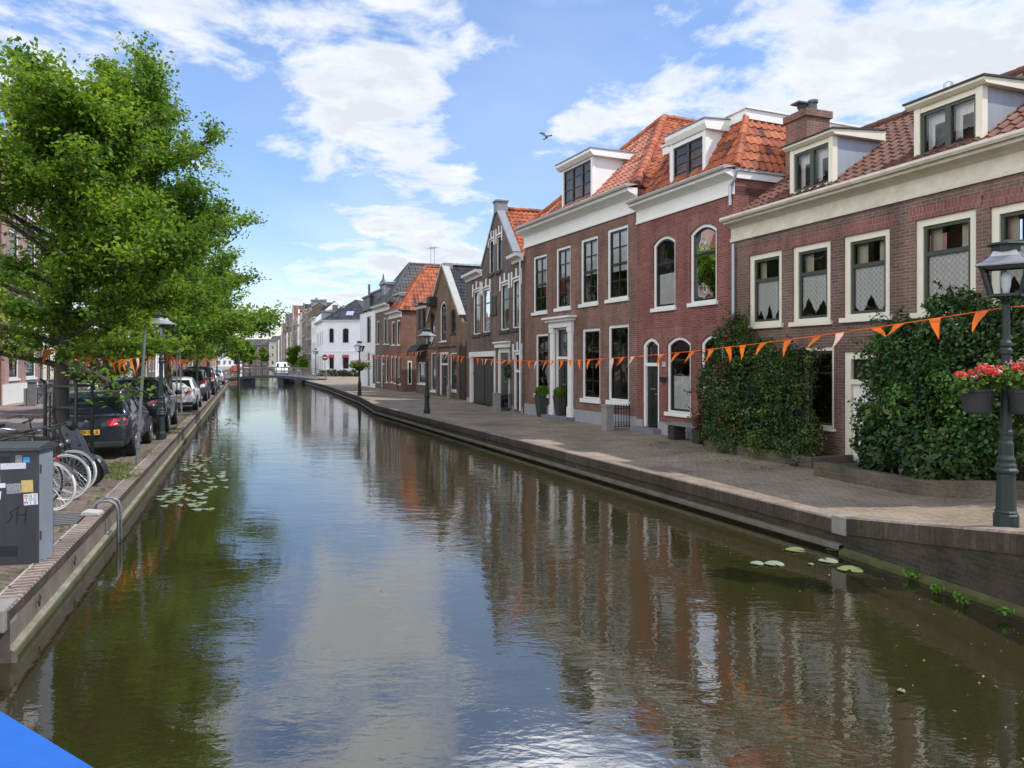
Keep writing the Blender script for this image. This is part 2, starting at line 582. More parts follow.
mat('white_concrete', (0.40, 0.385, 0.36), 0.8, var=0.1, scale=9, bump=0.1)
mat('wall_concrete', (0.20, 0.160, 0.125), 0.9, scale=4.5, bump=0.5, tint=(0.105, 0.09, 0.07))
mat('gutter_grey', (0.36, 0.35, 0.33), 0.6, var=0.12, scale=4)
mat('weathered_ledge', (0.31, 0.285, 0.225), 0.8, scale=4.0, bump=0.3, tint=(0.15, 0.135, 0.07))
mat('dark_ledge', (0.17, 0.155, 0.12), 0.85, scale=3.0, bump=0.2, tint=(0.09, 0.085, 0.055))
mat('mossy_foot', (0.10, 0.11, 0.03), 0.9, scale=5, bump=0.4, tint=(0.05, 0.05, 0.02))
mat('zinc', (0.40, 0.44, 0.50), 0.45, metal=0.5, var=0.14, scale=3, streak=True)
mat('lead_grey', (0.22, 0.235, 0.26), 0.55, metal=0.3, var=0.16, scale=4)
mat('dark_lead', (0.085, 0.09, 0.105), 0.5, metal=0.2, var=0.16, scale=4)
mat('black_paint', (0.014, 0.016, 0.017), 0.3, var=0.2)
mat('dark_green_paint', (0.012, 0.022, 0.019), 0.33, var=0.2)
mat('sash_green', (0.045, 0.062, 0.045), 0.4, var=0.15)
mat('door_black', (0.013, 0.018, 0.017), 0.25, var=0.2)
mat('brown_wood', (0.035, 0.028, 0.022), 0.6, var=0.25, streak=True)
mat('brass', (0.55, 0.42, 0.2), 0.3, metal=1.0, var=0.1)
mat('lamp_green', (0.012, 0.021, 0.020), 0.55, var=0.18, scale=14)
mat('lamp_roof', (0.42, 0.42, 0.43), 0.4, metal=0.6, var=0.12)
mat('white_glass', (0.75, 0.76, 0.76), 0.25, var=0.03)
mat('cabinet_grey', (0.042, 0.048, 0.058), 0.42, scale=5, streak=True, tint=(0.028, 0.031, 0.036))
mat('cabinet_side_lit', (0.22, 0.245, 0.28), 0.42, var=0.12, scale=3)  # sun on this side is put into the colour, lighter than the front
mat('blue_paint', (0.010, 0.085, 0.37), 0.42, scale=9, bump=0.12, tint=(0.016, 0.115, 0.44))
mat('steel', (0.50, 0.51, 0.52), 0.35, metal=0.9, var=0.1)
mat('galvanised', (0.20, 0.205, 0.21), 0.5, metal=0.5, var=0.15, scale=12)
mat('rubber', (0.018, 0.018, 0.018), 0.75, var=0.2)
mat('white_tyre', (0.66, 0.65, 0.58), 0.7, var=0.1)
mat('rust_iron', (0.05, 0.035, 0.028), 0.7, var=0.3, scale=14)
mat('dark_plastic', (0.022, 0.024, 0.026), 0.45, var=0.15)
mat('grey_plastic', (0.05, 0.053, 0.056), 0.5, var=0.15)
mat('saddle_leather', (0.02, 0.018, 0.016), 0.5, var=0.2)
mat('scooter_grey', (0.028, 0.030, 0.033), 0.35, var=0.1)
mat('car_charcoal', (0.028, 0.034, 0.043), 0.28, metal=0.3, var=0.05, coat=0.8)
mat('car_black', (0.010, 0.011, 0.013), 0.25, var=0.05, coat=0.8)
mat('car_white', (0.76, 0.77, 0.78), 0.3, var=0.02, coat=0.7)
mat('car_grey', (0.10, 0.105, 0.11), 0.28, metal=0.4, var=0.05, coat=0.8)
mat('car_silver', (0.42, 0.43, 0.44), 0.28, metal=0.5, var=0.05, coat=0.8)
mat('car_red', (0.40, 0.03, 0.02), 0.28, var=0.05, coat=0.8)
mat('car_glass', (0.012, 0.017, 0.018), 0.03, var=0.1, spec=1.0)
mat('tail_red', (0.52, 0.012, 0.016), 0.12, var=0.15, coat=1.0)
mat('clear_lens', (0.72, 0.70, 0.70), 0.1, var=0.1, coat=1.0)
mat('plate_yellow', (0.72, 0.42, 0.03), 0.4, var=0.04)
mat('black_ink', (0.012, 0.012, 0.012), 0.5, var=0.1)
mat('orange_flag', (0.92, 0.20, 0.025), 0.7, var=0.1, scale=9)
mat('pale_flag', (0.90, 0.62, 0.52), 0.7, var=0.1, scale=9)
for q in ('orange_flag', 'pale_flag'):                 # thin cloth: the light shines through
    t_ = MATS[q].node_tree
    b_ = [n for n in t_.nodes if n.type == 'BSDF_PRINCIPLED'][0]
    o_ = [n for n in t_.nodes if n.type == 'OUTPUT_MATERIAL'][0]
    tr_ = t_.nodes.new('ShaderNodeBsdfTranslucent')
    t_.links.new(b_.inputs['Base Color'].links[0].from_socket, tr_.inputs['Color'])
    mx_ = t_.nodes.new('ShaderNodeMixShader')
    mx_.inputs[0].default_value = 0.45
    t_.links.new(b_.outputs[0], mx_.inputs[1])
    t_.links.new(tr_.outputs[0], mx_.inputs[2])
    t_.links.new(mx_.outputs[0], o_.inputs['Surface'])
mat('red_white', (0.55, 0.03, 0.03), 0.5, var=0.1)
mat('bark', (0.085, 0.072, 0.055), 0.9, scale=14, bump=0.8, tint=(0.045, 0.04, 0.028), streak=True)
mat('twig', (0.055, 0.045, 0.03), 0.9, var=0.2)
mat('soil', (0.05, 0.04, 0.03), 0.95, var=0.3, bump=0.4)
mat('planter_grey', (0.045, 0.047, 0.052), 0.55, var=0.12)
mat('basket_grey', (0.026, 0.028, 0.030), 0.6, var=0.15)
mat('petal_red', (0.72, 0.035, 0.03), 0.6, var=0.15)
mat('petal_pink', (0.80, 0.30, 0.45), 0.6, var=0.15)
mat('lily_green', (0.13, 0.18, 0.06), 0.45, scale=9, tint=(0.20, 0.24, 0.11))
mat('lily_underside', (0.23, 0.27, 0.19), 0.4, var=0.2, scale=9)
mat('sign_red', (0.24, 0.012, 0.022), 0.4, var=0.05)
mat('curtain_white', (0.86, 0.86, 0.84), 0.9, var=0.08)
mat('curtain_beige', (0.66, 0.58, 0.47), 0.9, var=0.15)
mat('asphalt', (0.06, 0.06, 0.06), 0.9, var=0.15, bump=0.2)
mat('rust_patch', (0.21, 0.12, 0.10), 0.85, var=0.25, scale=9, bump=0.3)
mat('skylight_glass', (0.35, 0.36, 0.55), 0.1, var=0.1)
mat('room_back', (0.085, 0.075, 0.065), 0.9, var=0.3, scale=2)
mat('dark_glass', (0.014, 0.017, 0.018), 0.03, var=0.3, spec=0.9)
mat('sticker_white', (0.70, 0.70, 0.72), 0.5, var=0.1)
mat('sticker_blue', (0.05, 0.30, 0.55), 0.5, var=0.1)
mat('sticker_gold', (0.55, 0.40, 0.14), 0.5, var=0.2, scale=30)
mat('sticker_grey', (0.38, 0.40, 0.44), 0.5, scale=60, tint=(0.08, 0.08, 0.1))
mat('sticker_lilac', (0.42, 0.42, 0.55), 0.5, scale=50, tint=(0.7, 0.7, 0.72))
mat('ink_red', (0.6, 0.03, 0.05), 0.5)
mat('ink_green', (0.05, 0.4, 0.12), 0.5)
mat('ink_purple', (0.15, 0.08, 0.4), 0.5)
mat('jacket_dark', (0.03, 0.035, 0.05), 0.8)
leaf_mat('leaf_elm', (0.050, 0.112, 0.013), (0.120, 0.225, 0.026), (0.26, 0.36, 0.045), 0.50)
leaf_mat('leaf_ivy', (0.012, 0.032, 0.011), (0.034, 0.078, 0.022), (0.095, 0.16, 0.038), 0.22)
leaf_mat('leaf_shrub', (0.032, 0.058, 0.012), (0.08, 0.125, 0.028), (0.18, 0.23, 0.05), 0.28)
leaf_mat('leaf_red', (0.05, 0.028, 0.015), (0.095, 0.05, 0.022), (0.14, 0.085, 0.03), 0.25)
leaf_mat('leaf_box', (0.05, 0.12, 0.012), (0.10, 0.22, 0.02), (0.19, 0.34, 0.03), 0.3)
leaf_mat('leaf_olive', (0.13, 0.15, 0.08), (0.22, 0.25, 0.13), (0.32, 0.34, 0.2), 0.25)
leaf_mat('leaf_geranium', (0.04, 0.10, 0.015), (0.09, 0.18, 0.03), (0.17, 0.28, 0.05), 0.3)
leaf_mat('leaf_laurel', (0.014, 0.045, 0.012), (0.042, 0.115, 0.022), (0.11, 0.215, 0.04), 0.2)
leaf_mat('leaf_fallen', (0.25, 0.06, 0.01), (0.30, 0.20, 0.04), (0.42, 0.36, 0.16), 0.2)
leaf_mat('leaf_grass', (0.06, 0.09, 0.02), (0.12, 0.16, 0.035), (0.22, 0.24, 0.06), 0.3)
glass_mat('window_glass')
glass_mat('lantern_glass', (0.85, 0.88, 0.88), 1.35)
lace_mat('lace')


# ------------------------------------------------------------------ mesh builder
class MB:
    def __init__(s):
        s.v = []
        s.f = []
        s.m = []
        s.uv = []
        s.t = []          # tint per face

    def face(s, pts, m=0, uv=None, t=0.5):
        i = len(s.v)
        s.v.extend([tuple(p) for p in pts])
        s.f.append(tuple(range(i, i + len(pts))))
        s.m.append(m)
        s.uv.append(uv)
        s.t.append(t)

    def faces(s, verts, faces, m=0, t=0.5):
        i = len(s.v)
        s.v.extend([tuple(p) for p in verts])
        for f in faces:
            s.f.append(tuple(i + k for k in f))
            s.m.append(m)
            s.uv.append(None)
            s.t.append(t)

    def box(s, x0, x1, y0, y1, z0, z1, m=0):
        v = [(x0, y0, z0), (x1, y0, z0), (x1, y1, z0), (x0, y1, z0), (x0, y0, z1), (x1, y0, z1), (x1, y1, z1), (x0, y1, z1)]
        s.faces(v, [(3, 2, 1, 0), (4, 5, 6, 7), (0, 1, 5, 4), (1, 2, 6, 5), (2, 3, 7, 6), (3, 0, 4, 7)], m)

    def bar(s, a, b, wx, wz, m=0, up=(0, 0, 1)):
        """square bar from a to b"""
        a = Vector(a)
        b = Vector(b)
        d = (b - a).normalized()
        up = Vector(up)
        if abs(d.dot(up)) > 0.98:
            up = Vector((1, 0, 0))
        sx = d.cross(up).normalized() * wx / 2
        sz = sx.cross(d).normalized() * wz / 2
        v = []
        for p in (a, b):
            v += [p - sx - sz, p + sx - sz, p + sx + sz, p - sx + sz]
        s.faces(v, [(0, 1, 2, 3), (7, 6, 5, 4), (0, 4, 5, 1), (1, 5, 6, 2), (2, 6, 7, 3), (3, 7, 4, 0)], m)

    def tube(s, pts, rad, n=8, m=0, caps=True, closed=False):
        pts = [Vector(p) for p in pts]
        if not isinstance(rad, (list, tuple)):
            rad = [rad] * len(pts)
        k = len(pts)
        ref = None
        rings = []
        for i, p in enumerate(pts):
            if closed:
                d = pts[(i + 1) % k] - pts[i - 1]
            else:
                d = pts[min(i + 1, k - 1)] - pts[max(i - 1, 0)]
            d = d.normalized()
            if ref is None:
                ref = Vector((0, 0, 1)) if abs(d.z) < 0.9 else Vector((1, 0, 0))
            a = d.cross(ref)
            if a.length < 1e-4:
                a = d.cross(Vector((0.3, 1, 0.2)))
            a.normalize()
            b = a.cross(d).normalized()
            ref = b
            rings.append([p + (a * math.cos(2 * PI * j / n) + b * math.sin(2 * PI * j / n)) * rad[i] for j in range(n)])
        v = [q for r in rings for q in r]
        f = []
        for i in range(k if closed else k - 1):
            i2 = (i + 1) % k
            for j in range(n):
                j2 = (j + 1) % n
                f.append((i * n + j, i * n + j2, i2 * n + j2, i2 * n + j))
        if caps and not closed:
            f.append(tuple(range(n))[::-1])
            f.append(tuple((k - 1) * n + j for j in range(n)))
        s.faces(v, f, m)

    def lathe(s, prof, n=16, m=0, c=(0, 0, 0), rot=0.0, axis='z'):
        v = []
        for r, z in prof:
            for j in range(n):
                a = 2 * PI * j / n + rot
                if axis == 'z':
                    v.append((c[0] + r * math.cos(a), c[1] + r * math.sin(a), c[2] + z))
                elif axis == 'y':
                    v.append((c[0] + r * math.cos(a), c[1] + z, c[2] + r * math.sin(a)))
                else:
                    v.append((c[0] + z, c[1] + r * math.cos(a), c[2] + r * math.sin(a)))
        f = []
        for i in range(len(prof) - 1):
            for j in range(n):
                j2 = (j + 1) % n
                f.append((i * n + j, i * n + j2, (i + 1) * n + j2, (i + 1) * n + j))
        f.append(tuple(range(n))[::-1])
        f.append(tuple((len(prof) - 1) * n + j for j in range(n)))
        s.faces(v, f, m)

    def prism(s, poly, y0, y1, m=0):
        """polygon in x,z extruded from y0 to y1"""
        k = len(poly)
        v = [(x, y0, z) for x, z in poly] + [(x, y1, z) for x, z in poly]
        f = [tuple(range(k)), tuple(range(2 * k - 1, k - 1, -1))]
        for i in range(k):
            j = (i + 1) % k
            f.append((i, i + k, j + k, j))
        s.faces(v, f, m)

    def prism_x(s, poly, x0, x1, m=0):
        k = len(poly)
        v = [(x0, y, z) for y, z in poly] + [(x1, y, z) for y, z in poly]
        f = [tuple(range(k)), tuple(range(2 * k - 1, k - 1, -1))]
        for i in range(k):
            j = (i + 1) % k
            f.append((i, i + k, j + k, j))
        s.faces(v, f, m)

    def prism_z(s, poly, z0, z1, m=0):
        k = len(poly)
        v = [(x, y, z0) for x, y in poly] + [(x, y, z1) for x, y in poly]
        f = [tuple(range(k)), tuple(range(2 * k - 1, k - 1, -1))]
        for i in range(k):
            j = (i + 1) % k
            f.append((i, i + k, j + k, j))
        s.faces(v, f, m)

    def xform(s, M, start=0):
        for i in range(start, len(s.v)):
            s.v[i] = tuple(M @ Vector(s.v[i]))

    def build(s, name, mats, parent=None, smooth=False, clips=(), bevel=0.0, loc=None, rotz=None, subsurf=0, merge=False, normals=True):
        me = bpy.data.meshes.new(name)
        me.from_pydata(s.v, [], s.f)
        if not isinstance(mats, (list, tuple)):
            mats = [mats]
        for q in mats:
            me.materials.append(MATS[q] if isinstance(q, str) else q)
        me.polygons.foreach_set('material_index', s.m)
        if any(u is not None for u in s.uv):
            ul = me.uv_layers.new(name='UVMap')
            k = 0
            for fi, f in enumerate(s.f):
                for j in range(len(f)):
                    if s.uv[fi] is not None:
                        ul.data[k].uv = s.uv[fi][j]
                    k += 1
        if any(q != 0.5 for q in s.t):
            at = me.attributes.new('tint', 'FLOAT', 'CORNER')
            arr = []
            for fi, f in enumerate(s.f):
                arr.extend([s.t[fi]] * len(f))
            at.data.foreach_set('value', arr)
        if clips or bevel or normals or merge:
            bm = bmesh.new()
            bm.from_mesh(me)
            if merge:
                bmesh.ops.remove_doubles(bm, verts=bm.verts, dist=0.0005)
            for co, no in clips:
                bmesh.ops.bisect_plane(bm, geom=bm.verts[:] + bm.edges[:] + bm.faces[:], plane_co=co, plane_no=no, clear_outer=True)
            if normals:
                bmesh.ops.recalc_face_normals(bm, faces=bm.faces)
            if bevel:
                bmesh.ops.remove_doubles(bm, verts=bm.verts, dist=0.0005)
                es = [e for e in bm.edges if len(e.link_faces) == 2 and e.calc_face_angle(0) > 0.6]
                bmesh.ops.bevel(bm, geom=es, offset=bevel, segments=2, profile=0.6, affect='EDGES', clamp_overlap=True)
            bm.to_mesh(me)
            bm.free()
        if smooth:
            me.polygons.foreach_set('use_smooth', [True] * len(me.polygons))
        me.update()
        o = bpy.data.objects.new(name, me)
        COL.objects.link(o)
        if parent:
            o.parent = parent
        if loc is not None:
            o.location = loc
        if rotz is not None:
            o.rotation_euler = (0, 0, rotz)
        if subsurf:
            md = o.modifiers.new('sub', 'SUBSURF')
            md.levels = subsurf
            md.render_levels = subsurf
        return o


def tag(o, label=None, cat=None, group=None, kind=None):
    if label:
        o['label'] = label
    if cat:
        o['category'] = cat
    if group:
        o['group'] = group
    if kind:
        o['kind'] = kind
    return o


def thing(name, label, cat, loc=(0, 0, 0), rotz=0.0, group=None):
    o = bpy.data.objects.new(name, None)
    o.empty_display_size = 0.2
    COL.objects.link(o)
    o.location = loc
    o.rotation_euler = (0, 0, rotz)
    return tag(o, label, cat, group)


def copy_tree(o, parent=None):
    c = o.copy()
    COL.objects.link(c)
    if parent:
        c.parent = parent
    for ch in list(o.children):
        copy_tree(ch, c)
    return c


def text_mesh(txt, size, name, m, parent=None, loc=(0, 0, 0), rot=(PI / 2, 0, 0), depth=0.001, align='CENTER'):
    cu = bpy.data.curves.new(name, 'FONT')
    cu.body = txt
    cu.size = size
    cu.extrude = depth
    cu.align_x = align
    cu.align_y = 'CENTER'
    to = bpy.data.objects.new(name + '_curve', cu)
    COL.objects.link(to)
    dg = bpy.context.evaluated_depsgraph_get()
    me = bpy.data.meshes.new_from_object(to.evaluated_get(dg))
    bpy.data.objects.remove(to)
    me.materials.clear()
    me.materials.append(MATS[m])
    o = bpy.data.objects.new(name, me)
    COL.objects.link(o)
    o.parent = parent
    o.location = loc
    o.rotation_euler = rot
    return o


def leaf_mesh(name, P, NRM, size, mats, parent, rng, mi=None, tint=None, aspect=0.55, jit=0.35, fold=0.12):
    """N leaf faces at points P with mean normals NRM"""
    n = len(P)
    d = rng.normal(size=(n, 3))
    nn = NRM + rng.normal(size=(n, 3)) * jit
    nn /= np.linalg.norm(nn, axis=1)[:, None] + 1e-9
    d -= nn * np.sum(d * nn, axis=1)[:, None]
    d /= np.linalg.norm(d, axis=1)[:, None] + 1e-9
    e = np.cross(nn, d)
    s = (size * rng.uniform(0.65, 1.3, n))[:, None]
    V = np.empty((n, 4, 3))
    V[:, 0] = P - d * s * 0.5
    V[:, 1] = P + e * s * aspect * 0.5 + nn * s * fold - d * s * 0.05
    V[:, 2] = P + d * s * 0.5 - nn * s * 0.08
    V[:, 3] = P - e * s * aspect * 0.5 + nn * s * fold - d * s * 0.05
    me = bpy.data.meshes.new(name)
    me.vertices.add(n * 4)
    me.vertices.foreach_set('co', V.reshape(-1))
    me.loops.add(n * 4)
    me.loops.foreach_set('vertex_index', np.arange(n * 4))
    me.polygons.add(n)
    me.polygons.foreach_set('loop_start', np.arange(n) * 4)
    me.polygons.foreach_set('loop_total', np.full(n, 4))
    for q in ([mats] if isinstance(mats, str) else mats):
        me.materials.append(MATS[q])
    if mi is not None:
        me.polygons.foreach_set('material_index', mi.astype(np.int32))
    at = me.attributes.new('tint', 'FLOAT', 'POINT')
    if tint is None:
        tint = np.clip(rng.normal(0.5, 0.2, n), 0, 1)
    at.data.foreach_set('value', np.repeat(tint, 4))
    me.update(calc_edges=True)
    o = bpy.data.objects.new(name, me)
    COL.objects.link(o)
    if parent:
        o.parent = parent
    return o


# ------------------------------------------------------------------ the setting: water, quays, streets
def lerp_path(path, y):
    for (x0, y0), (x1, y1) in zip(path, path[1:]):
        if y <= y1:
            break
    k = (y - y0) / (y1 - y0)
    return x0 + (x1 - x0) * k


R_EDGE = [(5.95, -60), (5.6, 3.0), (5.22, 7.2), (4.43, 9.66), (-6.75, 35.5), (-9.3, 44), (-17.1, 66), (-25.0, 86), (-34.4, 112), (-110, 322), (-384, 1080)]
L_EDGE = [(-4.35, -60), (-4.30, 6.15), (-6.07, 11.06), (-22.9, 56.5), (-33.1, 84), (-43.4, 112), (-120, 320), (-400, 1080)]
WATER_Z = -0.45


def ramp(x, y):
    """the street climbs to the bridge the photograph was taken from"""
    t = y - 0.8 * x
    return min(max(0.0, (6.2 - t) * 0.117), 0.5)


def rows(path, ys):
    return [(lerp_path(path, y), y) for y in ys]


YS = sorted(set([-60, -20, 0, 3.0, 7.2, 9.66] + [3 + 0.5 * i for i in range(1, 27)] + [18, 22, 26, 30, 35.5, 40, 44, 50, 55, 60, 66, 75, 86, 100, 112, 150, 200, 260, 322, 500, 1080]))


def ground_sheet(name, path, side, ys, d0, d1, mat_, zf, dz=0.0, n=None):
    mb = MB()
    ds = [d0 + (d1 - d0) * i / (n or 1) for i in range((n or 1) + 1)]
    pr = rows(path, ys)
    for (xa, ya), (xb, yb) in zip(pr, pr[1:]):
        for a, b in zip(ds, ds[1:]):
            q = [(xa + side * a, ya), (xa + side * b, ya), (xb + side * b, yb), (xb + side * a, yb)]
            if side < 0:
                q = q[::-1]
            mb.face([(x, y, zf(x, y) + dz) for x, y in q], 0)
    return mb.build(name, mat_, merge=True, smooth=True)


tag(ground_sheet('right_quay_street', R_EDGE, 1, YS, 0.27, 9.0, 'clinker_paving', ramp, 0.0, 14), kind='structure')
tag(ground_sheet('left_quay_pavement', L_EDGE, -1, sorted(set(YS + [6.15, 11.06])), 0.2, 3.4, 'shaded_strip_paving', lambda x, y: 0.0, 0.0, 1), kind='structure')
tag(ground_sheet('left_quay_street', L_EDGE, -1, sorted(set(YS + [6.15, 11.06])), 3.4, 15.0, 'street_paving', lambda x, y: 0.0, 0.0, 2), kind='structure')
gmb = MB()
pr = rows(R_EDGE, YS)
for (xa, ya), (xb, yb) in zip(pr, pr[1:]):
    gmb.face([(xa + 9.0, ya, ramp(xa + 9, ya)), (2500, ya, 0.5 if ya < 15 else 0), (2500, yb, 0.5 if yb < 15 else 0), (xb + 9.0, yb, ramp(xb + 9, yb))])
pr = rows(L_EDGE, sorted(set(YS + [6.15, 11.06])))
for (xa, ya), (xb, yb) in zip(pr, pr[1:]):
    gmb.face([(-2500, ya, 0), (xa - 15.0, ya, 0), (xb - 15.0, yb, 0), (-2500, yb, 0)])
gmb.face([(-2500, 1080, 0), (2500, 1080, 0), (2500, 5000, 0), (-2500, 5000, 0)])
tag(gmb.build('ground', 'asphalt'), kind='structure')
wmb = MB()
wmb.face([(-500, -60, WATER_Z), (60, -60, WATER_Z), (60, 1080, WATER_Z), (-500, 1080, WATER_Z)])
tag(wmb.build('canal_water', 'canal_water'), kind='structure')


def sweep(mb, path, prof, ms, side, z0=0.0, s0=0.0):
    """path (x, y, z); profile (distance towards land, height); ms one material per profile segment"""
    pts = [Vector(p) for p in path]
    nrm = []
    for i in range(len(pts)):
        d = pts[min(i + 1, len(pts) - 1)] - pts[max(i - 1, 0)]
        d.z = 0
        d.normalize()
        nrm.append(Vector((d.y, -d.x, 0)) * side)
    s = s0
    for i in range(len(pts) - 1):
        ln = (pts[i + 1] - pts[i]).length
        c = 0.0
        for j in range(len(prof) - 1):
            (da, za), (db, zb) = prof[j], prof[j + 1]
            h = math.hypot(db - da, zb - za)
            q = [pts[i] + nrm[i] * da + Vector((0, 0, za)), pts[i + 1] + nrm[i + 1] * da + Vector((0, 0, za)),
                 pts[i + 1] + nrm[i + 1] * db + Vector((0, 0, zb)), pts[i] + nrm[i] * db + Vector((0, 0, zb))]
            mb.face(q, ms[j], uv=[(s, c), (s + ln, c), (s + ln, c + h), (s, c + h)])
            c += h
        s += ln
    return s


def densify(path, step=2.0):
    out = [path[0]]
    for a, b in zip(path, path[1:]):
        n = max(1, int(math.dist(a, b) / step))
        for i in range(1, n + 1):
            out.append(tuple(a[k] + (b[k] - a[k]) * i / n for k in range(len(a))))
    return out


# right bank, long straight stretch
far_r = [(x, y, 0.0) for x, y in R_EDGE if 9 < y < 400]
qw = thing('quay_wall', 'long low quay wall with a pale ledge under the brick houses', 'quay wall')
mb = MB()
sweep(mb, far_r, [(0.03, -0.9), (0.03, -0.2)], [0], 1)
mb.build('wall', 'quay_brick', qw)
mb = MB()
sweep(mb, far_r, [(0.0, -0.20), (0.0, -0.015), (0.015, 0.006), (0.31, 0.006), (0.31, -0.1)], [0, 1, 1, 1], 1)
mb.build('coping', ['soldier_brick', 'coping_brick_right'], qw)
mb = MB()
sweep(mb, far_r, [(0.03, -0.40), (-0.06, -0.40), (-0.06, -0.35), (-0.05, -0.335), (0.03, -0.33)], [0] * 4, 1)
mb.build('ledge', 'dark_ledge', qw)
# the stretch that climbs to the bridge
near_r = [(x, y, ramp(x + 0.30, y)) for x, y in densify([(5.6, 3.2), (5.22, 7.2), (4.43, 9.66)], 0.6)]
qn = thing('quay_wall', 'dark brick quay wall rising towards the bridge in front of the flower lamp', 'quay wall')
mb = MB()
sweep(mb, [(x, y, 0) for x, y, z in near_r], [(0.02, -0.9), (0.02, -0.15)], [0], 1)
for (xa, ya, za), (xb, yb, zb) in zip(near_r, near_r[1:]):
    ln = math.dist((xa, ya), (xb, yb))
    u0 = math.dist((xa, ya), (5.6, 3.2))
    mb.face([(xa + 0.02, ya, -0.15), (xb + 0.02, yb, -0.15), (xb + 0.02, yb, zb - 0.2), (xa + 0.02, ya, za - 0.2)], 0,
            uv=[(u0, 0.75), (u0 + ln, 0.75), (u0 + ln, 0.75 + zb), (u0, 0.75 + za)])
mb.build('wall', 'quay_brick', qn)
mb = MB()
sweep(mb, near_r, [(0.0, -0.23), (0.0, -0.015), (0.02, 0.008), (0.31, 0.008), (0.31, -0.25)], [0, 1, 1, 1], 1)
mb.build('coping', ['soldier_brick', 'coping_brick_right'], qn)
mb = MB()
sweep(mb, [(x, y, 0) for x, y, z in near_r], [(0.03, -0.6), (-0.07, -0.6), (-0.06, -0.41), (0.02, -0.37)], [0] * 3, 1)
mb.build('footing', 'mossy_foot', qn)
mb = MB()
mb.box(-0.10, 0.14, -0.30, 0.008, -0.205, 0.040)
tag(mb.build('coping_stone', 'pale_concrete', qn, bevel=0.012, loc=(4.41, 9.68, 0), rotz=math.atan2(25.84, -11.18)))

# left bank
far_l = [(x, y, 0.0) for x, y in L_EDGE if 6 < y < 400]
ql = thing('quay_wall', 'low quay wall with brick coping and long pale ledge below the parked cars', 'quay wall')
mb = MB()
sweep(mb, far_l, [(0.02, -0.9), (0.02, -0.09)], [0], -1)
mb.build('wall', 'wall_concrete', ql)
mb = MB()
sweep(mb, far_l, [(0.0, -0.10), (0.0, -0.01), (0.012, 0.008), (0.218, 0.008), (0.23, -0.05)], [0, 1, 1, 0], -1)
mb.build('coping', ['soldier_brick', 'coping_brick'], ql)
mb = MB()
sweep(mb, far_l, [(0.03, -0.6), (-0.02, -0.58), (-0.03, -0.395), (-0.035, -0.36), (-0.025, -0.348), (0.03, -0.342)], [1, 1, 0, 0, 0], -1)
mb.face([(-4.32, 6.148, -0.6), (-4.22, 6.148, -0.43), (-4.22, 6.148, -0.36), (-4.32, 6.148, -0.34)], 0)
mb.build('ledge', ['weathered_ledge', 'mossy_foot'], ql)
mb = MB()
mb.box(-0.03, 0.34, 0, 0.36, -0.17, 0.025)
mb.build('coping_stone', 'pale_concrete', ql, bevel=0.012, loc=(-4.29, 6.10, 0), rotz=math.atan2(4.91, -1.77))
mb = MB()
mb.face([(-4.28, 6.14, -0.9), (-5.2, 6.14, -0.9), (-5.2, 6.14, -0.0), (-4.28, 6.14, -0.0)])
mb.build('end_face', 'wall_concrete', ql)
mb = MB()
mb.tube([(0, 0, 0), (0.03, 0, -0.05), (0.0, 0, -0.11), (-0.03, 0, -0.05)], 0.008, 6, closed=True)
for yy in (7.0, 8.4):
    xx = lerp_path(L_EDGE, yy) + 0.012
    mb.build('mooring_ring', 'rust_iron', ql, loc=(xx, yy, -0.14), rotz=1.9)
qa = thing('bridge_abutment', 'concrete bridge abutment at the near end of the left quay wall', 'abutment', (-4.5, 6.0, 0))
mb = MB()
mb.box(-0.9, -0.02, -8, 0, -0.9, -0.22)
mb.build('wall', 'wall_concrete', qa)
mb = MB()
mb.box(-0.55, 0.03, -8, 0.02, -0.219, 0.0)
mb.build('cap_stone', 'pale_concrete', qa, bevel=0.015)


# ------------------------------------------------------------------ houses
def arc_loop(x0, z0, x1, z1, rise=0.0, n=8):
    """outline of an opening, counter-clockwise from the lower left, z1 is the top of the arch"""
    p = [(x0, z0), (x1, z0)]
    if rise <= 0:
        return p + [(x1, z1), (x0, z1)]
    c = (x0 + x1) / 2
    hw = (x1 - x0) / 2
    for i in range(n + 1):
        x = x1 - (x1 - x0) * i / n
        p.append((x, z1 - rise * ((x - c) / hw) ** 2))
    return p


def ring_faces(mb, outer, inner, y0, y1, m=0):
    k = len(outer)
    for i in range(k):
        j = (i + 1) % k
        a, b, c, d = outer[i], outer[j], inner[j], inner[i]
        mb.face([(a[0], y0, a[1]), (b[0], y0, b[1]), (c[0], y0, c[1]), (d[0], y0, d[1])], m)
        mb.face([(d[0], y0, d[1]), (c[0], y0, c[1]), (c[0], y1, c[1]), (d[0], y1, d[1])], m)
        mb.face([(a[0], y0, a[1]), (a[0], y1, a[1]), (b[0], y1, b[1]), (b[0], y0, b[1])], m)


